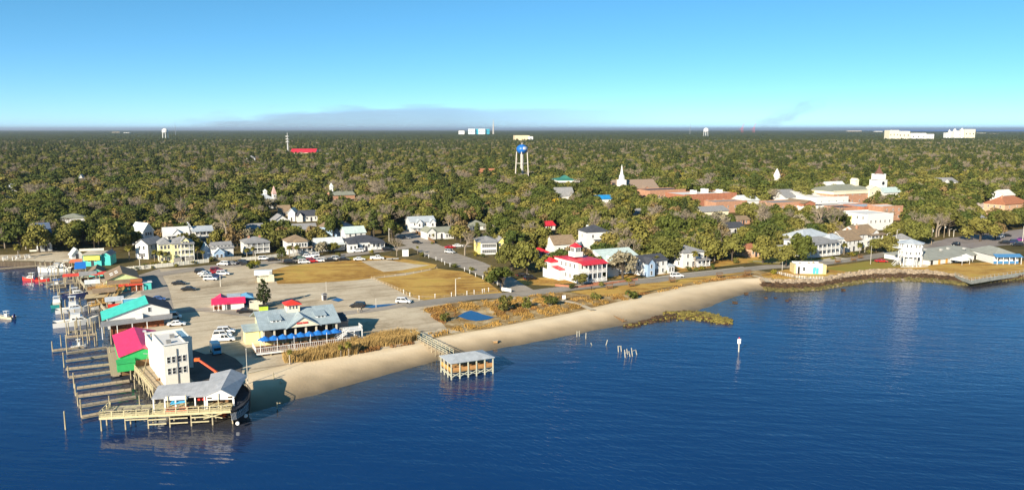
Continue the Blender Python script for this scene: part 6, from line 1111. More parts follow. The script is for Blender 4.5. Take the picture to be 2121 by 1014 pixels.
# ---------------------------------------------------------------- vehicles, poles, fences, benches, people, reeds
random.seed(21)
TYRE = mat('tyre', (.02,.02,.02), .9, .2); LAMP = mat('lamp_glass', (.75,.75,.70), .2, .05); TAIL = mat('tail_lamp', (.4,.02,.02), .3, .1)
PAINT = {'white': (.78,.78,.78), 'black': (.015,.015,.018), 'grey': (.22,.23,.25), 'silver': (.48,.50,.51), 'red': (.42,.02,.025), 'blue': (.05,.10,.28), 'navy': (.02,.03,.09), 'dark red': (.22,.012,.02), 'tan': (.45,.38,.28), 'green': (.10,.16,.14), 'purple': (.20,.03,.20)}
CARP = {k: mat('car_paint_'+k.replace(' ', '_'), v, .28, .02, 1, .5) for k, v in PAINT.items()}
CARM = {}
def car_meshes(kind):
    if kind in CARM: return CARM[kind]
    L, W, belt, top, cab = {'sedan': (4.7,1.82,.95,1.45,(-1.55,-.75,.55,1.25)), 'suv': (4.7,1.9,1.05,1.75,(-2.25,-1.95,.55,1.2)), 'pickup': (5.7,1.95,1.1,1.85,(-.6,-.45,.9,1.5)), 'van': (5.2,2.0,1.1,2.0,(-2.5,-2.4,1.2,1.9))}[kind]
    mb = MB(); pr = [(-L/2,.42),(-L/2+.05,belt-.05),(-L/2+.5,belt),(L*.22,belt),(L/2-.25,belt-.22),(L/2,.62),(L/2,.36)]; hw = W/2; n = len(pr)
    mb.add([(x,-hw,z) for x, z in pr]+[(x,hw,z) for x, z in pr], [tuple(range(n-1,-1,-1)), tuple(range(n,2*n))]+[(i, (i+1) % n, n+(i+1) % n, n+i) for i in range(n)])
    a, b_, c, d = cab; hw2 = hw*.82
    mb.add([(b_-.02,-hw2,top),(c+.02,-hw2,top),(c+.02,hw2,top),(b_-.02,hw2,top),(b_,-hw2,top-.09),(c,-hw2,top-.09),(c,hw2,top-.09),(b_,hw2,top-.09)], [(0,1,2,3),(0,4,5,1),(1,5,6,2),(2,6,7,3),(3,7,4,0)])
    for x, z0 in ((a,b_),(c,d)):
        for s_ in (-1,1): mb.bar((a if x == a else d, s_*hw*.9, belt), (b_ if x == a else c, s_*hw2, top-.05), .09)
    for s_ in (-1,1): mb.bar(((a+d)/2, s_*hw*.92, belt), ((b_+c)/2, s_*hw2*1.01, top-.05), .10)
    if kind == 'pickup': mb.box(-L*.31, 0, belt-.02, L*.3, W*.98, .06); mb.box(-L*.31, -hw+.06, belt, L*.36, .1, .14); mb.box(-L*.31, hw-.06, belt, L*.36, .1, .14)
    body = mb.mesh('body', CARP['white']); g = MB()
    g.add([(a+.03,-hw*.9,belt+.01),(d-.03,-hw*.9,belt+.01),(d-.03,hw*.9,belt+.01),(a+.03,hw*.9,belt+.01),(b_+.02,-hw2*.97,top-.085),(c-.02,-hw2*.97,top-.085),(c-.02,hw2*.97,top-.085),(b_+.02,hw2*.97,top-.085)], [(0,1,5,4),(1,2,6,5),(2,3,7,6),(3,0,4,7)])
    CARM[kind] = (body, g.mesh('car_glass', GLASS), MB().tube((0,-.11,0),(0,.11,0),.34,n=10).mesh('wheel', TYRE), MB().box(0,0,0,.06,.42,.16).mesh('headlight', LAMP), MB().box(0,0,0,.06,.36,.18).mesh('tail_light', TAIL), L, W); return CARM[kind]
def car(kind, col, px, py, head, label, grp='parked cars of the waterfront'):
    body, glass, wh, hl, tl, L, W = car_meshes(kind); o = thing(kind if kind in ('pickup','van') else 'car', label, {'pickup':'pickup','van':'van'}.get(kind,'car'), P(px, py, GZ+.06), R(head), grp)
    link('body', body, o, m=CARP[col]); link('window_glass', glass, o)
    for x in (-L*.31, L*.32):
        for y in (-W/2+.06, W/2-.06): link('wheel', wh, o, (x, y, .34))
    for y in (-W*.33, W*.33): link('headlight', hl, o, (L/2+.01, y, .55)); link('tail_light', tl, o, (-L/2-.01, y, .62))
    return o
lot = 'cars on the gravel car park'; row = 'cars parked along the house row street'; st = 'cars in the parking street'; hb = 'cars in the harbour car park'
for a in [('suv','black',417,565,10,'black car at the back left of the gravel lot cluster',lot),('sedan','white',424,569,12,'white car second from the front of the gravel lot cluster',lot),('sedan','silver',428,573,12,'silver car behind the front white car of the gravel lot cluster',lot),('suv','white',436,580,8,'white car at the front of the gravel lot cluster',lot),('sedan','navy',447,575,15,'dark blue car in the middle of the gravel lot cluster',lot),('suv','dark red',449,562,30,'dark red car at the back of the gravel lot cluster',lot),('sedan','red',452,566,30,'bright red car in the gravel lot cluster',lot),('suv','white',462,569,10,'white car at the right of the gravel lot cluster',lot),('sedan','black',371,589,5,'black car alone on the left of the gravel lot',lot),('sedan','black',391,601,6,'black car alone nearest the harbour buildings on the gravel lot',lot),
 ('suv','white',463,549,170,'white car left in the row below the blue cottage',lot),('sedan','grey',480,548,170,'grey car in the row below the blue cottage',lot),('suv','black',498,546,170,'black car in the row below the brick chimney house',lot),('pickup','black',512,549,165,'black pickup beside the green bush clump',lot),
 ('suv','white',547,538,18,'white car before the white fence of the brick chimney house',row),('sedan','black',564,540,18,'black car beside the narrow bushy street tree',row),('suv','black',600,545,14,'black car at the left of the lawn edge row',row),('suv','white',630,545,14,'white car left of the red car at the lawn edge',row),('suv','red',646,543,14,'red car in the lawn edge row',row),('suv','white',660,542,14,'white car right of the red car at the lawn edge',row),('sedan','white',670,540,14,'second white car right of the red car at the lawn edge',row),('sedan','black',684,541,14,'black car between the white cars of the lawn edge row',row),('suv','silver',698,538,14,'silver car toward the right of the lawn edge row',row),('sedan','black',711,539,14,'black car at the right end of the lawn edge row',row),
 ('pickup','white',636,534,195,'white pickup in front of the brown roofed house',row),('suv','white',650,531,195,'white car in front of the brown roofed house porch',row),('sedan','green',618,536,195,'greenish car under the palms of the brown roofed house',row),('suv','white',741,522,195,'white car before the dark roofed bungalow',row),('sedan','white',744,539,15,'low white car at the end of the street before the lawn',row),('pickup','white',781,537,8,'white pickup parked at the gravel corner of the lawn',row),('suv','black',803,519,20,'black car right of the dark roofed bungalow',row),('sedan','black',797,508,20,'black car behind the dark roofed bungalow',row),
 ('sedan','grey',842,494,-40,'grey car at the far end of the parking street',st),('sedan','black',863,504,-40,'dark car on the far side of the parking street',st),('sedan','white',948,511,20,'white car on the side street left of the yellow house',st),('suv','silver',932,524,-35,'silver car driving down the parking street',st),('sedan','red',932,514,20,'small red car at the corner left of the bare tree',st),
 ('suv','white',836,627,-8,'white car alone at the right end of the gravel lot','cars on the gravel by the road'),('suv','black',741,636,170,'black car beside the long puddle on the gravel','cars on the gravel by the road'),('suv','white',1402,574,12,'white car driving on the shore road','cars on the shore road'),('sedan','red',1825,543,-2,'red car parked on the lawn beside the stilt house','cars on the shore road'),('suv','black',1098,579,30,'black car in the shade left of the red roofed house','cars on the shore road'),('sedan','black',1082,572,30,'second black car deeper in the shade left of the red roofed house','cars on the shore road'),
 ('suv','white',1957,519,200,'white car on the lilac asphalt behind the stilt house',hb),('suv','black',1979,509,210,'black and white car in the harbour car park',hb),('suv','white',2069,492,190,'white car under the oaks of the harbour car park',hb),('sedan','black',2084,490,190,'dark car right of the white one under the oaks',hb),('suv','black',2079,505,170,'black car behind the harbour restaurant roof',hb),('suv','navy',2096,503,170,'navy car behind the harbour restaurant roof',hb),('suv','black',2107,509,170,'black car nearest the roof edge behind the harbour restaurant',hb),('suv','purple',2113,499,170,'purple red car at the right edge of the harbour car park',hb),
 ('pickup','white',463,706,15,'white pickup at the left side of the umbrella restaurant','cars beside the umbrella restaurant'),('suv','white',461,697,15,'white car behind the white pickup at the umbrella restaurant','cars beside the umbrella restaurant'),('suv','white',468,689,15,'farthest white car left of the umbrella restaurant','cars beside the umbrella restaurant'),('sedan','black',508,647,15,'black car behind the umbrella restaurant near the pink shack','cars beside the umbrella restaurant'),('sedan','blue',327,622,15,'blue car in the shadow behind the turquoise roof','cars beside the umbrella restaurant'),('sedan','white',366,674,15,'white car behind the white block','cars beside the umbrella restaurant'),('sedan','black',104,517,15,'black car parked above the marina',row),('van','white',356,660,20,'white van beside the turquoise roofed hall','cars beside the umbrella restaurant')]: car(*a)
t = thing('box_truck', 'small white box truck with blue cab beside the umbrella restaurant', 'truck', P(447,731), R(-60)); MB().box(-.8,0,.6,3.4,1.9,2.0).build('box', HULLW, t); MB().box(1.75,0,.5,1.5,1.8,1.6).build('cab', SKYB, t); MB().box(2.47,0,1.25,.08,1.5,.65).build('windscreen', GLASS, t)
for x in (-1.6,1.6):
    for y in (-.85,.85): MB().tube((x,y-.12,.4),(x,y+.12,.4),.4,n=10).build('wheel', TYRE, t)
t = thing('trailer', 'empty flat trailer on the grass beside the white pickup', 'trailer', P(813,538), R(8)); MB().box(0,0,.5,5,1.9,.15).build('bed', mat('trailer_grey2',(.4,.4,.38)), t)
for y in (-.95,.95): MB().tube((0,y-.1,.35),(0,y+.1,.35),.35,n=10).build('wheel', TYRE, t)
MB().bar((2.5,0,.5),(3.8,0,.4),.1).build('drawbar', TYRE, t)
# utility poles, lamp posts, flagpoles
CONCP = mat('pale_pole', (.50,.47,.41), .8, .1); WOODP = mat('pole_wood', (.27,.215,.15), .9, .2)
def pole(px, py, top, label, kind='utility', m=None, group='utility and lamp poles'):
    p = P(px, py); hh = ZAT(top, p.y)-p.z; nm_ = {'utility':'utility_pole','lamp':'street_lamp','flag':'flagpole'}[kind]
    t = thing(nm_, label, {'utility':'utility pole','lamp':'street lamp','flag':'flagpole'}[kind], p, R(28), group); mm = m or (WOODP if kind == 'utility' else CONCP)
    MB().tube((0,0,-.3),(0,0,hh),.19 if kind != 'flag' else .10,.12 if kind != 'flag' else .06,8).build('shaft', mm, t)
    if kind == 'utility':
        MB().box(0,0,hh-.9,2.2,.14,.16).build('crossarm', WOODP, t); MB().tube((.3,-.25,hh-2.2),(.3,-.25,hh-1.3),.22,n=8).build('transformer', mat('transformer_grey',(.4,.42,.42)), t)
    elif kind == 'lamp': MB().bar((0,0,hh-.1),(1.3,0,hh+.15),.09).build('arm', mm, t); MB().box(1.4,0,hh+.05,.7,.3,.16).build('lamp_head', CONCP, t)
    else: MB().lathe([(.02,hh),(.14,hh+.1),(.02,hh+.22)],8).build('finial', TRIM, t)
    return t
for a in [(54,516,478,'pale tall pole at the edge of the marina oaks','utility',CONCP),(806,500,466,'pale pole behind the dark roofed bungalow','utility',CONCP),(1836,518,483,'left lamp pole before the lookout','lamp'),(1856,513,476,'second lamp pole beside the lookout','lamp'),(1873,500,470,'pole rising just behind the lookout','lamp'),(1887,500,468,'right pole behind the stilt house','lamp'),(1929,507,470,'pole with sign right of the stilt house','utility'),(1955,492,463,'wooden pole in the hedge of the harbour car park','utility'),(1966,489,475,'short lamp in the hedge beside the wooden pole','lamp'),(1975,490,476,'second short lamp in the hedge of the car park','lamp'),(2037,490,455,'tall pole beside the golden oak of the car park','utility'),(2118,500,468,'white pole at the right edge of the car park','lamp'),(1680,540,495,'flagpole before the big white porch house','flag'),(1791,522,500,'thin pole beside the brown gable house','lamp'),(1803,547,510,'thin white flagpole on the green shore lawn','flag'),(944,613,577,'slim lamp post on the fenced lawn','lamp'),(457,593,570,'lamp post in the gravel car park','lamp'),(290,553,530,'pole before the white gabled house','lamp'),(530,552,520,'lamp post left of the green bush clump','lamp'),(512,535,508,'pole among the palms of the brick chimney house','lamp'),(1640,556,541,'white sign post on the bend by the pump house','flag'),(1620,560,543,'second white post on the bend by the pump house','flag'),(676,604+0,585,'thin post with a white globe in the gravel lot','flag'),(779,637,620,'white sign post beside the long puddle','flag'),(513,790,723,'tall thin mast on the beach beside the ship deck','flag'),(600,753,715,'slim pale post below the umbrella deck','flag')]: pole(*a)
# white posts round the lawn and low rails
BOLL = MB().box(0,0,0,.16,.16,1.35).mesh('post', TRIM); BCAP = MB().box(0,0,0,.26,.22,.3).mesh('cap', TRIM)
PO = [f'{o_} from the left along the road edge of the fenced lawn' for o_ in ('third','fourth','fifth','sixth','seventh','eighth','second','leftmost')]+[f'{o_} down the right edge of the fenced lawn' for o_ in ('first','second','third','fourth','fifth','sixth')]+[f'{o_} down the parked side of the street' for o_ in ('third','fourth','fifth','sixth','second','first')]+['ninth from the left along the road edge of the fenced lawn','tenth from the left along the road edge of the fenced lawn']
for i, (x, y) in enumerate([(868,621),(901,617),(935,614),(967,611),(982,609),(999,607),(849,614),(836,608),(962,561),(973,566),(985,573),(1000,578),(1011,585),(1030,590),(903,539),(915,542),(921,548),(932,552),(888,534),(880,531),(1003,606),(1012,604)]):
    o = thing('white_post', f'white marker post {PO[i]}', 'post', P(x, y), R(20), 'white posts around the lawn'); link('shaft', BOLL, o); link('cap', BCAP, o, (0,0,1.12))
def low_fence(label, pts, h_, m, sp=2.4, rails=(1.0,.5), name='rail_fence', cat='fence', post_w=.14):
    W = [P(*p) for p in pts]; t = thing(name, label, cat, W[0]); me = MB().box(0,0,0,post_w,post_w,h_).mesh('fence_post', m)
    for a, b_ in zip(W[:-1], W[1:]):
        k = max(1, int((b_-a).length/sp))
        for i in range(k+1): q = a.lerp(b_, i/k)-W[0]; link('fence_post', me, t, q)
        for r_ in rails: MB().bar(a-W[0]+Vector((0,0,h_*r_*.95)), b_-W[0]+Vector((0,0,h_*r_*.95)), .07).build('rail', m, t)
    return t
low_fence('low timber rail fence between the gravel lot and the fenced lawn', [(769,577),(800,590),(830,603),(848,613)], .9, PLANK); low_fence('low rail fence across the top of the fenced lawn', [(775,576),(840,569),(905,556)], .8, PLANK, 4); low_fence('thin rail along the waterfront road side of the fenced lawn', [(850,615),(900,617),(960,611),(1030,604)], .6, WOODP, 3.2)
def panel_fence(label, pts, h_, m, sp=2.0):
    W = [P(*p) for p in pts]; t = thing('panel_fence', label, 'fence', W[0])
    for a, b_ in zip(W[:-1], W[1:]):
        k = max(1, round((b_-a).length/sp)); d = (b_-a)/k
        for i in range(k): q = a+d*i-W[0]; MB().bar(q+d*.03+Vector((0,0,h_/2)), q+d*.97+Vector((0,0,h_/2)), .08, h_).build('panel', m, t)
        for i in range(k+1): q = a+d*i-W[0]; MB().box(q.x, q.y, 0, .15, .15, h_+.1).build('fence_post', m, t)
WF = mat('white_fence', (.70,.67,.58), .8, .06); panel_fence('long white panel fence before the harbour gardens and yellow house', [(255,561),(300,557),(360,551),(432,543)], 1.5, WF); panel_fence('white panel fence before the brick chimney house', [(500,540),(540,536),(590,530)], 1.3, WF); panel_fence('white panel fence before the brown roofed house', [(600,531),(660,524)], 1.2, WF); panel_fence('grey plank fence behind the blue cottage row', [(434,541),(500,537)], 1.4, PLANKD); panel_fence('brown plank fence beside the double gabled house', [(855,478),(882,493),(900,504)], 1.3, BROWNW); panel_fence('low white wall along the marina track', [(62,521),(100,519)], .8, WF); panel_fence('white picket fence of the harbour gardens left of the palms', [(165,520),(215,518)], 1.0, WF); panel_fence('low brick wall before the red roofed house', [(1150,592),(1196,596),(1255,589),(1320,580)], .7, BRICK, 3)
# swing benches by the road
def swing_bench(px, py, label):
    t = thing('swing_bench', label, 'bench', P(px, py), R(18), 'brown benches along the shore road'); mb = MB()
    for x in (-1.1,1.1): mb.bar((x,-.5,0),(x,0,1.75),.1); mb.bar((x,.5,0),(x,0,1.75),.1)
    mb.bar((-1.3,0,1.75),(1.3,0,1.75),.12); mb.build('frame', BROWNW, t); MB().box(0,0,.5,1.9,.5,.08).build('seat', BROWNW, t); MB().box(0,.25,.6,1.9,.07,.6).build('backrest', BROWNW, t); MB().box(0,0,1.82,2.8,1.0,.08).build('canopy', BROWNW, t)
for x, y, lb in [(1262,599,'first brown bench from the left along the shore road'),(1308,594,'second brown bench from the left along the shore road'),(1392,585,'brown bench just left of the white car on the shore road'),(1490,575,'brown bench above the right part of the beach'),(1548,570,'brown bench at the top of the sand path by the riprap'),(1735,545,'left brown bench across from the big porch house'),(1768,541,'right brown bench across from the big porch house'),(1782,536,'brown bench beside the green shore lawn')]: swing_bench(x, y, lb)
# people: one skinned body each
def person(px, py, label, shirt, legs, stride=.25, head=0):
    me = bpy.data.meshes.new('body'); J = [(0,0,.95),(0,0,1.2),(0,0,1.42),(0,.02,1.53),(0,.03,1.66),(-.1,0,.9),(-.1,stride,.5),(-.1,stride*.6,.06),(-.1,stride*.6+.14,.04),(.1,0,.9),(.1,-stride*.6,.5),(.1,-stride*1.1,.08),(.1,-stride*1.1+.13,.04),(-.2,0,1.4),(-.25,-.08,1.12),(-.24,.02,.86),(.2,0,1.4),(.25,.1,1.13),(.24,.22,.9)]
    E = [(0,1),(1,2),(2,3),(3,4),(0,5),(5,6),(6,7),(7,8),(0,9),(9,10),(10,11),(11,12),(2,13),(13,14),(14,15),(2,16),(16,17),(17,18)]; rad = [.15,.14,.15,.06,.105,.09,.07,.05,.045,.09,.07,.05,.045,.07,.05,.04,.07,.05,.04]
    me.from_pydata(J, E, []); t = thing('person', label, 'person', P(px, py), R(head)); o = link('body', me, t)
    sk = o.modifiers.new('skin', 'SKIN'); o.modifiers.new('smooth', 'SUBSURF').levels = 1
    for i, v in enumerate(me.skin_vertices[0].data): v.radius = (rad[i], rad[i]); v.use_root = i == 0
    dg = bpy.context.evaluated_depsgraph_get(); nm = bpy.data.meshes.new_from_object(o.evaluated_get(dg)); o.modifiers.clear(); o.data = nm
    skin = mat('skin', (.45,.27,.19), .7, .05); hair = mat('dark_hair', (.03,.02,.015)); nm.materials.clear()
    for m_ in (shirt, legs, skin, hair): nm.materials.append(m_)
    for p in nm.polygons:
        z = p.center.z; p.material_index = 3 if z > 1.7 or (z > 1.6 and p.center.y < 0) else (2 if z > 1.5 or (abs(p.center.x) > .2 and z < .98 and z > .75) else (0 if z > .98 else 1))
    return t
person(742,648,'person in pale clothes walking on the gravel near the road',mat('cloth_pale',(.6,.58,.52)),mat('cloth_khaki',(.4,.33,.22)),.25,80); person(749,646,'person in dark clothes walking beside the one in pale clothes',mat('cloth_dark',(.03,.03,.04)),mat('cloth_black',(.02,.02,.025)),.25,80); person(1225,601,'person in dark clothes walking on the shore road',_M['cloth_dark'],_M['cloth_black'],.25,-60); person(1037,598,'person in a light top at the corner of the parking street',_M['cloth_pale'],mat('cloth_blue',(.06,.09,.16)),.2,10)
# sign at the corner, corner signboard, info panel
t = thing('signboard', 'white signboard lying low at the corner of the fenced lawn', 'sign', P(1049,604), R(-38)); MB().box(0,0,.2,4.0,.14,1.1).build('board', TRIM, t)
for x in (-1.8,1.8): MB().box(x,.1,0,.14,.14,1.4).build('post', TRIM, t)
t = thing('information_panel', 'small white panel at the head of the sand path', 'sign', P(1168,622), R(10)); MB().box(0,0,.5,1.1,.1,1.2).build('board', TRIM, t); MB().box(0,.06,0,.12,.1,.5).build('post', WOODP, t)
# marks in the water
t = thing('channel_marker', 'white square channel marker on a single pile out in the river', 'marker', P(1530,728,0)); MB().tube((0,0,-1.5),(0,0,2.4),.16,.15,8).build('pile', CONCP, t); MB().box(0,-.05,2.1,.85,.12,1.25).build('board', TRIM, t); MB().box(0,-.2,2.2,.6,.2,.8).build('board_back', TRIM, t); MB().tube((0,0,3.3),(0,0,3.75),.1,n=8).build('lantern', REDP, t)
PW2 = mat('bleached_timber', (.38,.36,.30), .9, .15)
def frame(label, A_):
    t = thing('old_pier_frame', label, 'pier remains', (0,0,0)); 
    for p, q in A_: MB().tube(p, q, .13, .12, 7).build('post' if abs(p[2]-q[2]) > .6 else 'crossbeam', PW2, t)
def wp(x, y, z=0): return P(x, y, z)
frame('leftmost two posted frame of the ruined pier out in the river', [(wp(1281,728,0),wp(1281,728,0)+Vector((-.1,0,1.45))),(wp(1287,727,0),wp(1287,727,0)+Vector((-.15,0,1.4))),(wp(1281,728,0)+Vector((-.2,0,1.4)),wp(1287,727,0)+Vector((-.05,0,1.35)))])
frame('middle cluster of leaning posts of the ruined pier', [(wp(1295,740),wp(1295,740)+Vector((-.2,0,2.0))),(wp(1300,733),wp(1300,733)+Vector((-.25,0,1.4))),(wp(1305,738),wp(1305,738)+Vector((-.3,0,1.4))),(wp(1295,740)+Vector((-.1,0,1.2)),wp(1305,738)+Vector((-.2,0,1.1)))])
frame('right frame with tall post of the ruined pier', [(wp(1310,737),wp(1310,737)+Vector((-.3,0,2.1))),(wp(1319,734),wp(1319,734)+Vector((-.3,0,1.3))),(wp(1310,737)+Vector((-.2,0,1.25)),wp(1319,734)+Vector((-.3,0,1.2)))])
frame('two posted frame standing at the water edge of the beach', [(wp(1195,697,.1),wp(1195,697,.1)+Vector((0,0,1.6))),(wp(1200,696,.1),wp(1200,696,.1)+Vector((0,0,1.5))),(wp(1195,697,.1)+Vector((0,0,1.2)),wp(1200,696,.1)+Vector((0,0,1.2)))])
for x, y, dx, h_, lb in [(1213,701,.1,1.5,'single stake in the shallows beside the beach frame'),(1254,714,.5,1.3,'leaning stake in the water left of the ruined pier'),(1228,714,-.5,.5,'short leaning stake stub in the water')]:
    t = thing('stake', lb, 'stake', P(x, y, 0)); MB().tube((0,0,-.6),(dx,0,h_),.12,.1,7).build('shaft', PW2, t); MB().tube((dx,0,h_-.02),(dx*1.02,0,h_+.1),.14,.12,7).build('cap', PW2, t)
# driftwood, beach posts and the old box
t = thing('driftwood_log', 'dark forked driftwood log lying on the wet sand', 'driftwood', (0,0,0)); a, b_ = P(1268,652,1.0), P(1291,664,.75); MB().tube(a, b_, .12, .3, 7).build('trunk', BROWNW, t); MB().tube(b_-Vector((.3,0,.3)), b_+Vector((.2,.4,.7)), .25, .1, 6).tube(b_, b_+Vector((1.0,-.2,0)), .2, .05, 6).build('root', BROWNW, t)
t = thing('old_pump_box', 'small rusty drum shaped box with a slab on the wet beach', 'box', P(1026,709,.75), R(10)); MB().box(0,0,0,1.0,.8,.55).build('box', mat('rusty_tan',(.34,.21,.10),.9,.3), t); MB().box(0,0,.551,1.3,1.0,.1).build('slab', PLANK, t)
for x, y, h_, lb in [(567,788,1.9,'tall post on the sand near the ship deck'),(581,795,.7,'short crooked post on the sand near the ship deck'),(574,836,.4,'low broken piece of dock at the water edge')]:
    t = thing('beach_post', lb, 'post', P(x, y, 1.0)); MB().tube((0,0,-.8),(0,0,h_),.14,.12,7).build('shaft', PILE, t); MB().bar((0,0,h_*.5),(.7,0,h_*.6),.1).build('stub', PILE, t)
for x, y, s_ in [(1545,608,.5),(1586,617,.45),(1606,617,.3),(1636,619,.35),(1630,623,.4),(1523,627,.45),(1747,601,.5)]:
    mb = MB(); rock(mb, (0,0,0), s_*1.3); rock(mb, (s_*.8,.1,0), s_*.7); o = mb.build('shallow_rock', rkd); o.location = P(x, y, 0); tag(o, 'dark rock breaking the shallow water off the riprap', 'rock', 'rocks in the shallows')
# ---- reeds and dune grass
reed_m = leaf_mat('reed_blade', [(.36,.24,.09),(.40,.27,.10)], .35); dune_m = leaf_mat('dune_blade', [(.30,.18,.05),(.34,.21,.06)], .3); rustg = leaf_mat('rust_blade', [(.17,.085,.03),(.2,.1,.035)], .5)
PONDW = [tuple(P(*q).xy) for q in [(940,652),(960,644),(978,640),(998,644),(1030,654),(1035,664),(1000,676),(960,670)]]
def grass(name, label, polys, n, h0, h1, m, wd=.09, clump=0, zf=None):
    V = []; F = []; Wp = [[P(*q).xy for q in pl] for pl in polys]; ar = []
    for w_ in Wp: ar.append(abs(sum(w_[i].x*w_[(i+1) % len(w_)].y-w_[(i+1) % len(w_)].x*w_[i].y for i in range(len(w_))))/2)
    for w_, a in zip(Wp, ar):
        x0, x1 = min(p.x for p in w_), max(p.x for p in w_); y0, y1 = min(p.y for p in w_), max(p.y for p in w_); k = int(n*a/sum(ar)); wl = [(p.x, p.y) for p in w_]; c = 0
        while c < k:
            x, y = random.uniform(x0, x1), random.uniform(y0, y1)
            if clump and noise2(x*.55, y*.55, 5)+random.uniform(-.35,.35) < clump-.4: c += .05; continue
            if not in_poly(x, y, wl) or in_poly(x, y, PONDW): continue
            h = random.uniform(h0, h1)*(1+.3*noise2(x*.4, y*.4, 8)); a_ = random.uniform(0, 3.14); dx, dy = cos(a_)*wd, sin(a_)*wd; lx, ly = random.gauss(.12,.2)*h, random.gauss(.08,.2)*h; z = GZ if zf is None else zf(x, y); o = len(V)
            V += [(x-dx,y-dy,z-.1),(x+dx,y+dy,z-.1),(x+lx*.4+dx*.8,y+ly*.4+dy*.8,z+h*.6),(x+lx*.4-dx*.8,y+ly*.4-dy*.8,z+h*.6),(x+lx,y+ly,z+h)]; F += [(o,o+1,o+2),(o,o+2,o+3),(o+3,o+2,o+4)]; c += 1
    tag(link(name, np_mesh(name, V, F, m)), label, kind='stuff')
grass('reeds', 'tall golden reed bed below the umbrella deck and along the beach top', [[(590,752),(640,748),(700,738),(740,732),(738,706),(690,722),(620,735),(585,742)],[(758,722),(800,717),(850,709),(868,703),(862,690),(820,693),(770,700),(752,710)],[(735,728),(760,722),(755,708),(738,712)]], 16000, 1.1, 2.1, reed_m, .07)
grass('dune_grass', 'patchy golden dune grass between the waterfront road and the beach', [[(868,641),(930,628),(1040,619),(1150,605),(1165,614),(1100,640),(1045,648),(1030,656),(1010,668),(960,688),(925,682),(948,664),(900,660)],[(1040,650),(1150,625),(1220,632),(1150,652),(1080,664),(1020,678),(985,682),(1010,666)],[(1178,618),(1240,612),(1330,606),(1320,618),(1290,622),(1235,634),(1205,630)],[(1350,604),(1400,592),(1480,576),(1540,573),(1480,582),(1400,598),(1360,606)],[(1590,566),(1660,569),(1640,577),(1600,576)],[(900,698),(940,688),(925,683),(885,690)]], 17000, .2, .6, dune_m, .11, .58)
grass('rust_marsh', 'rust brown marsh scrub scattered in the dune grass', [[(880,640),(940,630),(945,652),(920,672),(900,662)],[(1020,640),(1090,632),(1150,632),(1100,645),(1030,655)],[(740,732),(860,712),(850,706),(745,724)],[(1440,584),(1540,571),(1560,572),(1480,582)],[(1250,622),(1330,606),(1350,606),(1290,622)]], 5000, .25, .6, rustg, .12, .5)
SHR = []
for i, (x, y) in enumerate([(300,556),(312,555),(320,553),(285,558),(276,561),(345,549),(440,541),(365,552),(400,546),(1185,598),(1245,592),(1300,584),(1425,560),(1440,560),(1455,558),(1475,558),(1725,537),(1762,530),(1775,528),(1800,524),(1655,540),(1640,538),(1830,516),(1250,572),(1340,570),(1375,566),(770,526),(700,531),(895,505),(985,530),(1000,533)]):
    SHR.append((i, P(x, y), x, y))
def bname(px, y):
    return min(range(len(BOX)), key=lambda j: ((px-(BOX[j][0]+BOX[j][1])/2)/25)**2+((y-BOX[j][4])/14)**2)
gs = {}
for i, p, x, y in SHR: j = bname(x, p.y); gs.setdefault(j, []).append((abs(x-(BOX[j][0]+BOX[j][1])/2), i, p))
for j, L_ in gs.items():
    for q, (d, i, p) in enumerate(sorted(L_, key=lambda v: v[0])):
        random.seed(i); plant(('bush1','bush2','bush3')[i % 3], p, random.uniform(1.2,2.4), random.uniform(2,3.6), f'garden shrub {ORDN[q]} the front of the {trim(BOX[j][5], 7)}', 'garden shrubs')
# ---------------------------------------------------------------- far landmarks
random.seed(31)
t = thing('water_tower', 'blue water tower with white lettered band on pale legs above the woods', 'water tower', AT(1081, 760), R(20)); D_ = 760
zt, zb, z0 = ZAT(299, D_)-GZ, ZAT(319, D_)-GZ, 0; rr = 5.4; zc = (zt+zb)/2; hh = (zt-zb)/2
BLU = mat('tank_blue', (.012,.13,.46), .4, .1, .3, .5); PALEL = mat('tank_leg', (.56,.52,.47), .6, .06)
MB().lathe([(rr*cos(a), zc+hh*sin(a)) if abs(cos(a)) > .02 else (.05, zc+hh*sin(a)) for a in [(-pi/2+pi*i/12) for i in range(13)]], 24).build('tank', BLU, t, True)
mb = MB(); n_ = 10; a0, a1 = -1.75, -.55
V = [((rr+.05)*cos(a0+(a1-a0)*i/n_)*(.995 if k else .995), (rr+.05)*sin(a0+(a1-a0)*i/n_), zc+(-.15+k*2.4)) for k in (0,1) for i in range(n_+1)]
mb.add(V, [(i, i+1, n_+2+i, n_+1+i) for i in range(n_)]); mb.build('white_band', TRIM, t)
mb = MB()
for i in range(9):
    a = a0+.1+(a1-a0-.2)*i/8; mb.box((rr+.12)*cos(a), (rr+.12)*sin(a), zc+.75, .2, .22, .6, a)
mb.build('band_lettering', BLU, t); MB().tube((0,0,zt-.2),(0,0,zt+1.5),.5,.3,8).build('vent', PALEL, t)
for k in range(4):
    a = pi/4+k*pi/2+.35; MB().tube((cos(a)*6.6, sin(a)*6.6, 0), (cos(a)*5.1, sin(a)*5.1, zb+2.2), .55, .5, 8).build('leg', PALEL, t)
for f in (.36,.70):
    for k in range(4):
        a, b_ = pi/4+k*pi/2+.35, pi/4+(k+1)*pi/2+.35; r_ = 6.6-1.5*f; MB().bar((cos(a)*r_, sin(a)*r_, zb*f), (cos(b_)*r_, sin(b_)*r_, zb*f), .32).build('strut', PALEL, t)
MB().tube((0,0,0),(0,0,zb+.6),1.5,1.5,10).build('riser', mat('riser_grey',(.50,.46,.44)), t)
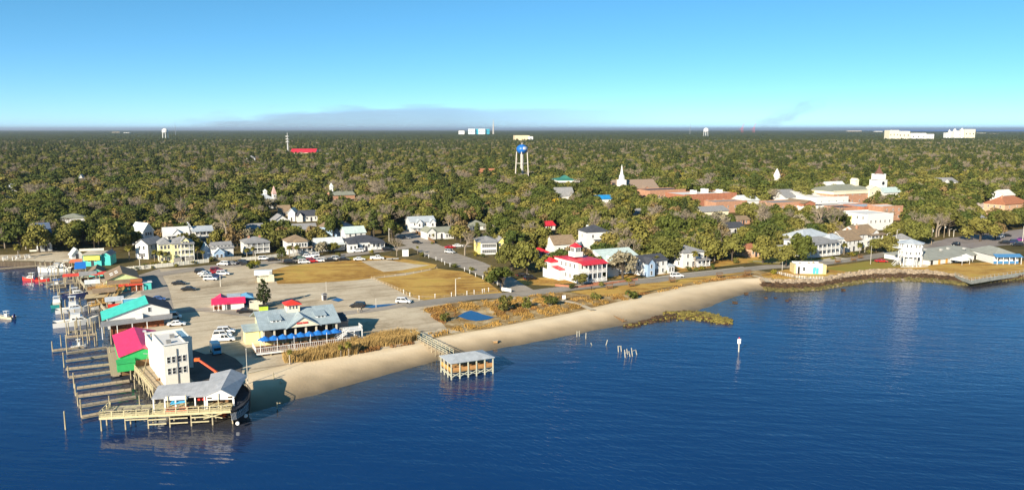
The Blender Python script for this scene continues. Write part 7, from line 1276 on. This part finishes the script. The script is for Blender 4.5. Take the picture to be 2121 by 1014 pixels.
def tower(label, px, top, D, r_, tank_h, col):
    t = thing('water_tower', label, 'water tower', AT(px, D)); z = ZAT(top, D)-GZ; MB().lathe([(r_*.5,z-tank_h),(r_,z-tank_h*.75),(r_,z-tank_h*.3),(r_*.4,z)],14).build('tank', col, t)
    for k in range(6): a = k*pi/3; MB().tube((cos(a)*r_,sin(a)*r_,0),(cos(a)*r_*.9,sin(a)*r_*.9,z-tank_h*.7),r_*.07,n=5).build('leg', col, t)
    MB().tube((0,0,0),(0,0,z-tank_h*.9),r_*.14,n=6).build('riser', col, t)
tower('white water tank on the left horizon above the woods', 343, 266, 3600, 13, 22, TRIM); tower('small white water tank on the horizon right of the middle', 1462, 265, 4600, 15, 26, TRIM)
def mast(label, px, top, D, r_, m, pods=0):
    t = thing('radio_mast', label, 'mast', AT(px, D)); z = ZAT(top, D)-GZ; mb = MB()
    MB().tube((0,0,0),(0,0,z*.7),r_,r_*.7,4).build('lower_mast', m, t); MB().tube((0,0,z*.7),(0,0,z),r_*.5,r_*.25,4).build('upper_mast', m, t)
    for i in range(pods): zz = z*(.62+.11*i); MB().tube((0,0,zz),(0,0,zz+z*.03),r_*2.2,n=8).build('antenna_ring', m, t)
mast('pale lattice mast with antenna rings left of the long red roof', 597, 275, 1500, 1.6, mat('mast_grey',(.55,.55,.54)), 3); mast('thin mast on the horizon beside the left white tank', 364, 252, 5200, 1.8, mat('mast_dark',(.25,.27,.3))); mast('thin tall mast on the horizon left of the small white tank', 1429, 252, 6000, 2, _M['mast_dark']); mast('tall pale chimney stack beside the power plant', 1022, 248, 6200, 6, PALEL)
def slab_building(label, px, w_px, top, bot, D, m, rm=None, wins_=0, name='industrial_block'):
    t = thing(name, label, 'building', AT(px, D), R(4)); wd = w_px*D/FOC; z = ZAT(top, D)-GZ; dp = min(wd, 40); MB().box(0, dp/2, 0, wd, dp, z).build('wall', m, t); MB().box(0, dp/2, z+.01, wd*.98, dp*.96, .6).build('roof', rm or R_WHITE, t)
    for i in range(wins_): MB().box(-wd*.35+wd*.7*i/max(1,wins_-1), -.2, z*.55, wd*.08, .3, z*.14).build('window', GLASS, t)
    return t
TEALF = mat('plant_teal', (.03,.30,.42), .7, .05); PLT = mat('plant_pale', (.60,.72,.76), .7, .05)
for a in [('small white hall left of the power plant',956,12,271,278,6000,TRIM),('left pale block of the power plant on the horizon',977,14,267,277,6000,PLT),('right pale block of the power plant on the horizon',998,14,267,277,6000,PLT),('teal block between the two pale blocks of the power plant',987,7,267,277,6020,TEALF),('right teal block of the power plant',1010,8,267,278,6020,TEALF),
 ('left pale condominium tower at the right horizon',1851,20,270,283,3300,CREAM),('second cream condominium tower at the right horizon',1872,24,272,283,3300,CREAM),('long low white condominium at the right horizon',1902,32,276,283,3300,TRIM),('tapering low white building right of the long condominium',1925,18,278,284,3300,TRIM),('left low white block of the far right condominiums',1964,10,275,283,3600,TRIM),('middle white block of the far right condominiums',1980,16,272,282,3600,TRIM),('tall right cream block of the far right condominiums',2008,22,268,280,3600,CREAM),('cream block joining the far right condominiums',1995,14,271,281,3620,CREAM)]: slab_building(*a, wins_=3)
for x, y, d_, s_, lb in [(1965,268,3590,2,'roof cap of the left far right block'),(1976,266,3590,3,'pointed turret on the middle far right block'),(1991,265,3590,3,'pointed turret left of the tall far right block')]:
    t = thing('roof_turret', lb, 'turret', AT(x, d_)); z = ZAT(y, d_)-GZ; MB().box(0,0,0,s_*4,s_*4,z-10).build('shaft', TRIM, t); MB().lathe([(s_*3,z-10),(.3,z)],6).build('cap', TRIM, t)
CR = mat('crane_red', (.60,.10,.12), .6)
for px, lb in ((1537,'left red harbour crane on the horizon'),(1561,'right red harbour crane on the horizon')):
    t = thing('harbour_crane', lb, 'crane', AT(px, 9000)); z = ZAT(262, 9000); z2 = ZAT(256, 9000)
    for x in (-9, 9): MB().bar((x,0,0),(x*.7,0,z*.8),2.4).build('leg', CR, t)
    MB().bar((-34,0,z*.55),(16,0,z*.85),2.6).build('lower_boom', CR, t); MB().bar((-4,0,z*.8),(20,0,z2),2.6).build('raised_boom', CR, t)
for i, (x, y, w_) in enumerate([(136,293,6),(165,297,7),(240,277,16),(262,278,12),(330,345,10),(455,283,14),(490,284,16),(850,352,8),(640,326,5),(740,317,10),(1130,284,10),(1200,289,12),(1290,284,14),(1352,286,14),(1770,274,30),(1820,275,16),(2035,279,14),(2060,280,18),(2110,345,10),(2010,331,12),(2050,337,12),(700,300,8),(860,340,7),(110,430,10),(1560,372,14),(1720,330,6),(1135,385,12)]):
    D = P(x, y).y; slab_building('small pale roof showing between the far trees of the woods', x, w_, y-3.2-(300/D)*4, y, D, (TRIM, CREAM, TAN)[i % 3], (R_WHITE, R_PALE, R_BRN)[i % 3], 0, 'far_roof')['group'] = 'pale roofs in the far woods'
BOX.append((1066, 1097, 298, 364, 760.0, 'blue water tower'))
# ---------------------------------------------------------------- the town woods
def px_zone(poly): return [(x, y) for x, y in poly]
CLEAR = [ # ground seen clear of trees in the photo (photo pixels)
 [(-400,1100),(-400,533),(0,520),(60,512),(110,508),(165,516),(215,522),(262,530),(272,548),(330,548),(420,542),(500,537),(600,532),(660,524),(720,520),(800,516),(815,498),(808,472),(855,472),(872,486),(925,508),(985,528),(1015,548),(1070,560),(1075,588),(1140,585),(1260,580),(1400,566),(1470,553),(1545,538),(1640,545),(1700,535),(1790,530),(1850,522),(1890,508),(1930,500),(1960,490),(2050,482),(2300,455),(2600,1100)],
 [(1590,528),(1700,538),(1700,530),(1640,522)], [(905,498),(960,506),(985,522),(940,520)]]
def clear(x, y): return any(in_poly(x, y, c) for c in CLEAR)
EDGEX = 1.12
BX = np.array([(b[0], b[1], b[2], b[3], b[4]) for b in BOX]); BL = [b[5] for b in BOX]
NP = [(P(x, y), w_) for k_, x, y, h_, w_, lb in NOTED]
cand = []
rg = np.random.default_rng(5)
def ring(D0, D1, step):
    out = []; y = D0
    while y < D1:
        hw = .68*y+30; xs = np.arange(-hw, hw, step)+rg.uniform(-.35, .35, len(np.arange(-hw, hw, step)))*step
        for x in xs: out.append((x, y+rg.uniform(-.4, .4)*step))
        y += step*.88
    return out
TK = ['oak1','oak2','oak3','oak4','olive1','olive2','olive3','yellow','russet','russet2','moss','bare1','bare2','bare3','pine1','pine2','gold']
WT = np.array([13,13,12,11,13,12,8,1.0,3,3,2.4,3.4,3.4,3,2.4,2.4,.08]); WT2 = np.array([13,13,12,11,12,11,7,.6,3,3,.8,3.4,3.4,3,10,10,.05])
def zs(s_): return s_ if s_ < 1 else 1+(s_-1)*.45
def choose(x, y):
    f = noise2(x*.006, y*.006, 4); w_ = (WT if y < 900 else WT2).copy(); w_[0:4] *= 1+.7*f; w_[4:7] *= 1-.6*f
    if f > .3: w_[8:10] *= 1.6
    w_[14:16] *= 1+1.5*max(0, noise2(x*.003, y*.003, 9)); return TK[rg.choice(len(TK), p=w_/w_.sum())]
placed = []
for (x, y) in ring(250, 520, 9.6)+ring(520, 3000, 13.5):
    p = Vector((x, y, GZ)); px, py = PX(p)
    if px < -60 or px > 2181: continue
    if y < 620 and clear(px, py): continue
    k = choose(x, y); K = KIND[k]; s_ = rg.uniform(.78, 1.12)*(1.0 if y < 450 else (1.15 if y < 520 else rg.uniform(1.1, 1.7))); s_ *= (.8 if k[:3] == 'pin' else 1); top = PX(Vector((x, y, GZ+K['h']*zs(s_))))[1]; hw = K['w']*s_/2*FOC/y
    hit = False; thr = .17 if rg.random() < .62 else .36
    if y < 1700:
        sel = BX[(BX[:,4] > y-9) & (BX[:,4] < y+420)]
        for b in sel:
            ox = min(px+hw*.85, b[1])-max(px-hw*.85, b[0]); oy = min(py, b[3]-2)-max(top+3, b[2])
            if ox > 0 and oy > 0:
                inside = abs(y-(b[4]+5)) < 9 and px > b[0]-hw*.4 and px < b[1]+hw*.4
                if inside or ox*oy > (.09 if (b[0] > 1330 and b[2] < 440) or b[0] == 1066 else thr)*(b[1]-b[0])*(b[3]-b[2]): hit = True; break
    if hit: continue
    if y < 600 and any((p-q).xy.length < .42*(w_+K['w']*s_)*.8 for q, w_ in NP): continue
    placed.append((y, x, k, s_, px, py))
placed.sort()
NIND = 235
SHORT = {}
def nearest_name(px, py, y):
    d = [((px-(b[0]+b[1])/2)/28)**2+((y-b[4])/14)**2 for b in BOX]; i = int(np.argmin(d)); b = BOX[i]
    where = 'behind' if y > b[4]+6 and b[0] < px < b[1] else ('left of' if px < (b[0]+b[1])/2 else 'right of'); return i, where, d[i]
ADJ = {'oak':'dark green oak','oli':'olive oak','yel':'yellow green oak','rus':'russet oak','mos':'grey mossy oak','bar':'bare tan tree','pin':'green pine','gol':'golden tree'}
NTH = ORDN
cnt = {}
for (y, x, k, s_, px, py) in placed[:NIND]:
    i, wh, d = nearest_name(px, py, y); key = (ADJ[k[:3]], wh, i); cnt.setdefault(key, []).append((d, (y, x, k, s_)))
STOP = ('with','and','facing','behind','beside','before','of','in','on','at','beyond','past','the','a','to','below','right','left','among','by')
def short(lb):
    w_ = lb.split()[:6]
    while w_ and w_[-1] in STOP: w_.pop()
    return ' '.join(w_)
names = [short(b) for b in BL]
for i, nme in enumerate(names):
    if names.count(nme) > 1: names[i] = ' '.join(BL[i].split()[:9])
for (adj, wh, i), L in cnt.items():
    L.sort(key=lambda v: v[0])
    for j, (d, (y, x, k, s_)) in enumerate(L):
        random.seed(int(x*13+y*7)); sx = s_*random.uniform(.9,1.12)
        plant(k, (x, y, GZ), KIND[k]['h']*zs(s_), KIND[k]['w']*sx, ' '.join(f'{NTH[min(j,15)]} {adj} {wh} the {names[i]}'.split()[:16]), 'trees of the town woods')
# the rest of the woods: one mass
rest = placed[NIND:]
def wood(name, label, pts, kinds, src, zf_=zs):
    """points carrying which tree, scale and turn; instanced by geometry nodes"""
    me = bpy.data.meshes.new(name); me.vertices.add(len(pts)); me.vertices.foreach_set('co', np.array([(p[1], p[0], GZ) for p in pts], np.float32).ravel())
    for nm_, typ, val in (('kind', 'INT', [kinds.index(p[2]) for p in pts]), ('size', 'FLOAT', [p[3] for p in pts]), ('tall', 'FLOAT', [zf_(p[3]) for p in pts]), ('turn', 'FLOAT', rg.uniform(0, 6.28, len(pts)))):
        a = me.attributes.new(nm_, typ, 'POINT'); a.data.foreach_set('value', np.array(val, np.int32 if typ == 'INT' else np.float32))
    o = link(name, me); ng = bpy.data.node_groups.new(name, 'GeometryNodeTree'); ng.interface.new_socket('Geometry', in_out='INPUT', socket_type='NodeSocketGeometry'); ng.interface.new_socket('Geometry', in_out='OUTPUT', socket_type='NodeSocketGeometry')
    N, Lk = ng.nodes, ng.links; gi, go = N.new('NodeGroupInput'), N.new('NodeGroupOutput'); jn = N.new('GeometryNodeGeometryToInstance'); 
    for s_ in reversed(src):        # a multi-input socket lists its links last made first
        oi = N.new('GeometryNodeObjectInfo'); oi.inputs['Object'].default_value = s_; oi.inputs['As Instance'].default_value = True; oi.transform_space = 'ORIGINAL'
        g2 = oi.outputs['Geometry']
        if 'join' not in locals(): join = N.new('GeometryNodeJoinGeometry')
        Lk.new(g2, join.inputs[0])
    N.remove(jn); ip = N.new('GeometryNodeInstanceOnPoints'); ip.inputs['Pick Instance'].default_value = True
    def attr(nm_, typ): q = N.new('GeometryNodeInputNamedAttribute'); q.data_type = typ; q.inputs['Name'].default_value = nm_; return [x for x in q.outputs if x.enabled][0]
    Lk.new(gi.outputs[0], ip.inputs['Points']); Lk.new(join.outputs[0], ip.inputs['Instance']); Lk.new(attr('kind', 'INT'), ip.inputs['Instance Index'])
    cz = N.new('ShaderNodeCombineXYZ'); Lk.new(attr('turn', 'FLOAT'), cz.inputs[2]); Lk.new(cz.outputs[0], ip.inputs['Rotation']); sc_ = N.new('ShaderNodeCombineXYZ'); q = attr('size', 'FLOAT')
    for i in range(2): Lk.new(q, sc_.inputs[i])
    Lk.new(attr('tall', 'FLOAT'), sc_.inputs[2])
    Lk.new(sc_.outputs[0], ip.inputs['Scale']); Lk.new(ip.outputs[0], go.inputs[0]); md = o.modifiers.new('wood', 'NODES'); md.node_group = ng
    return tag(o, label, kind='stuff')
# one standing tree of every kind lends its crown mesh
SRC = {}
for ob in list(COL.objects):
    if ob.name.startswith('crown') and ob.data:
        for k, K in KIND.items():
            if ob.data == K['crown'] and k not in SRC: SRC[k] = ob
kinds = [k for k in TK if k in SRC]
rest = [r for r in rest if r[2] in SRC]
wood('town_woods', 'dense mixed woods of oaks, pines and bare trees beyond the town', rest, kinds, [SRC[k] for k in kinds])
# farther off the crowns merge: groves of simple crowns out to the horizon
def grove(name, m, seed, W=62):
    rr_ = random.Random(seed); V, Q = [], []
    for i in range(46):
        cx, cy = rr_.uniform(-W/2, W/2), rr_.uniform(-W/2, W/2); r_ = rr_.uniform(4, 6.5); hh = rr_.uniform(8.5, 14); o = len(V)
        for j in range(40):
            a, f = rr_.uniform(0, 6.28), rr_.random(); el = f*1.45; x, y, z = cx+cos(a)*cos(el)*r_, cy+sin(a)*cos(el)*r_, hh-r_*.8+sin(el)*r_*.8; s_ = rr_.uniform(1.2, 2.2); t = rr_.uniform(0, 6.28); tl = rr_.uniform(-.5,.9); q = len(V)
            for k in range(4):
                b_ = t+k*pi/2; V.append((x+cos(b_)*s_*.6, y+sin(b_)*s_*.6, z+cos(b_-a)*-tl*s_*.6))
            Q.append((q, q+1, q+2, q+3))
    return link(name, np_mesh(name, V, Q, m))
fm = leaf_mat('far_canopy', [(.060,.082,.022),(.088,.100,.028),(.070,.090,.024),(.085,.092,.032),(.058,.080,.024)], .03)
G = []
for i in range(4):
    o = grove('far_grove', fm, i); p = AT((300,900,1400,1900)[i], 3300+40*i); o.location = p; tag(o, 'dense grove of merged tree crowns in the far woods', kind='stuff'); G.append(o)
pts = []; y = 3000
while y < 17000:
    st_ = 50*(1 if y < 5000 else y/5000)**.75; hw = .68*y
    for x in np.arange(-hw, hw, st_*1.02):
        s_ = st_/50*rg.uniform(.95,1.25); xx = x+rg.uniform(-.3,.3)*st_
        if xx > .48*y and y > 12500: continue
        pts.append((y+rg.uniform(-.3,.3)*st_, xx, int(rg.integers(4)), s_))
    y += st_*.9
class _I(list):
    def index(s, v): return v
wood('far_woods', 'unbroken far woods running flat to the horizon', pts, _I(), G, lambda s_: 1.0)
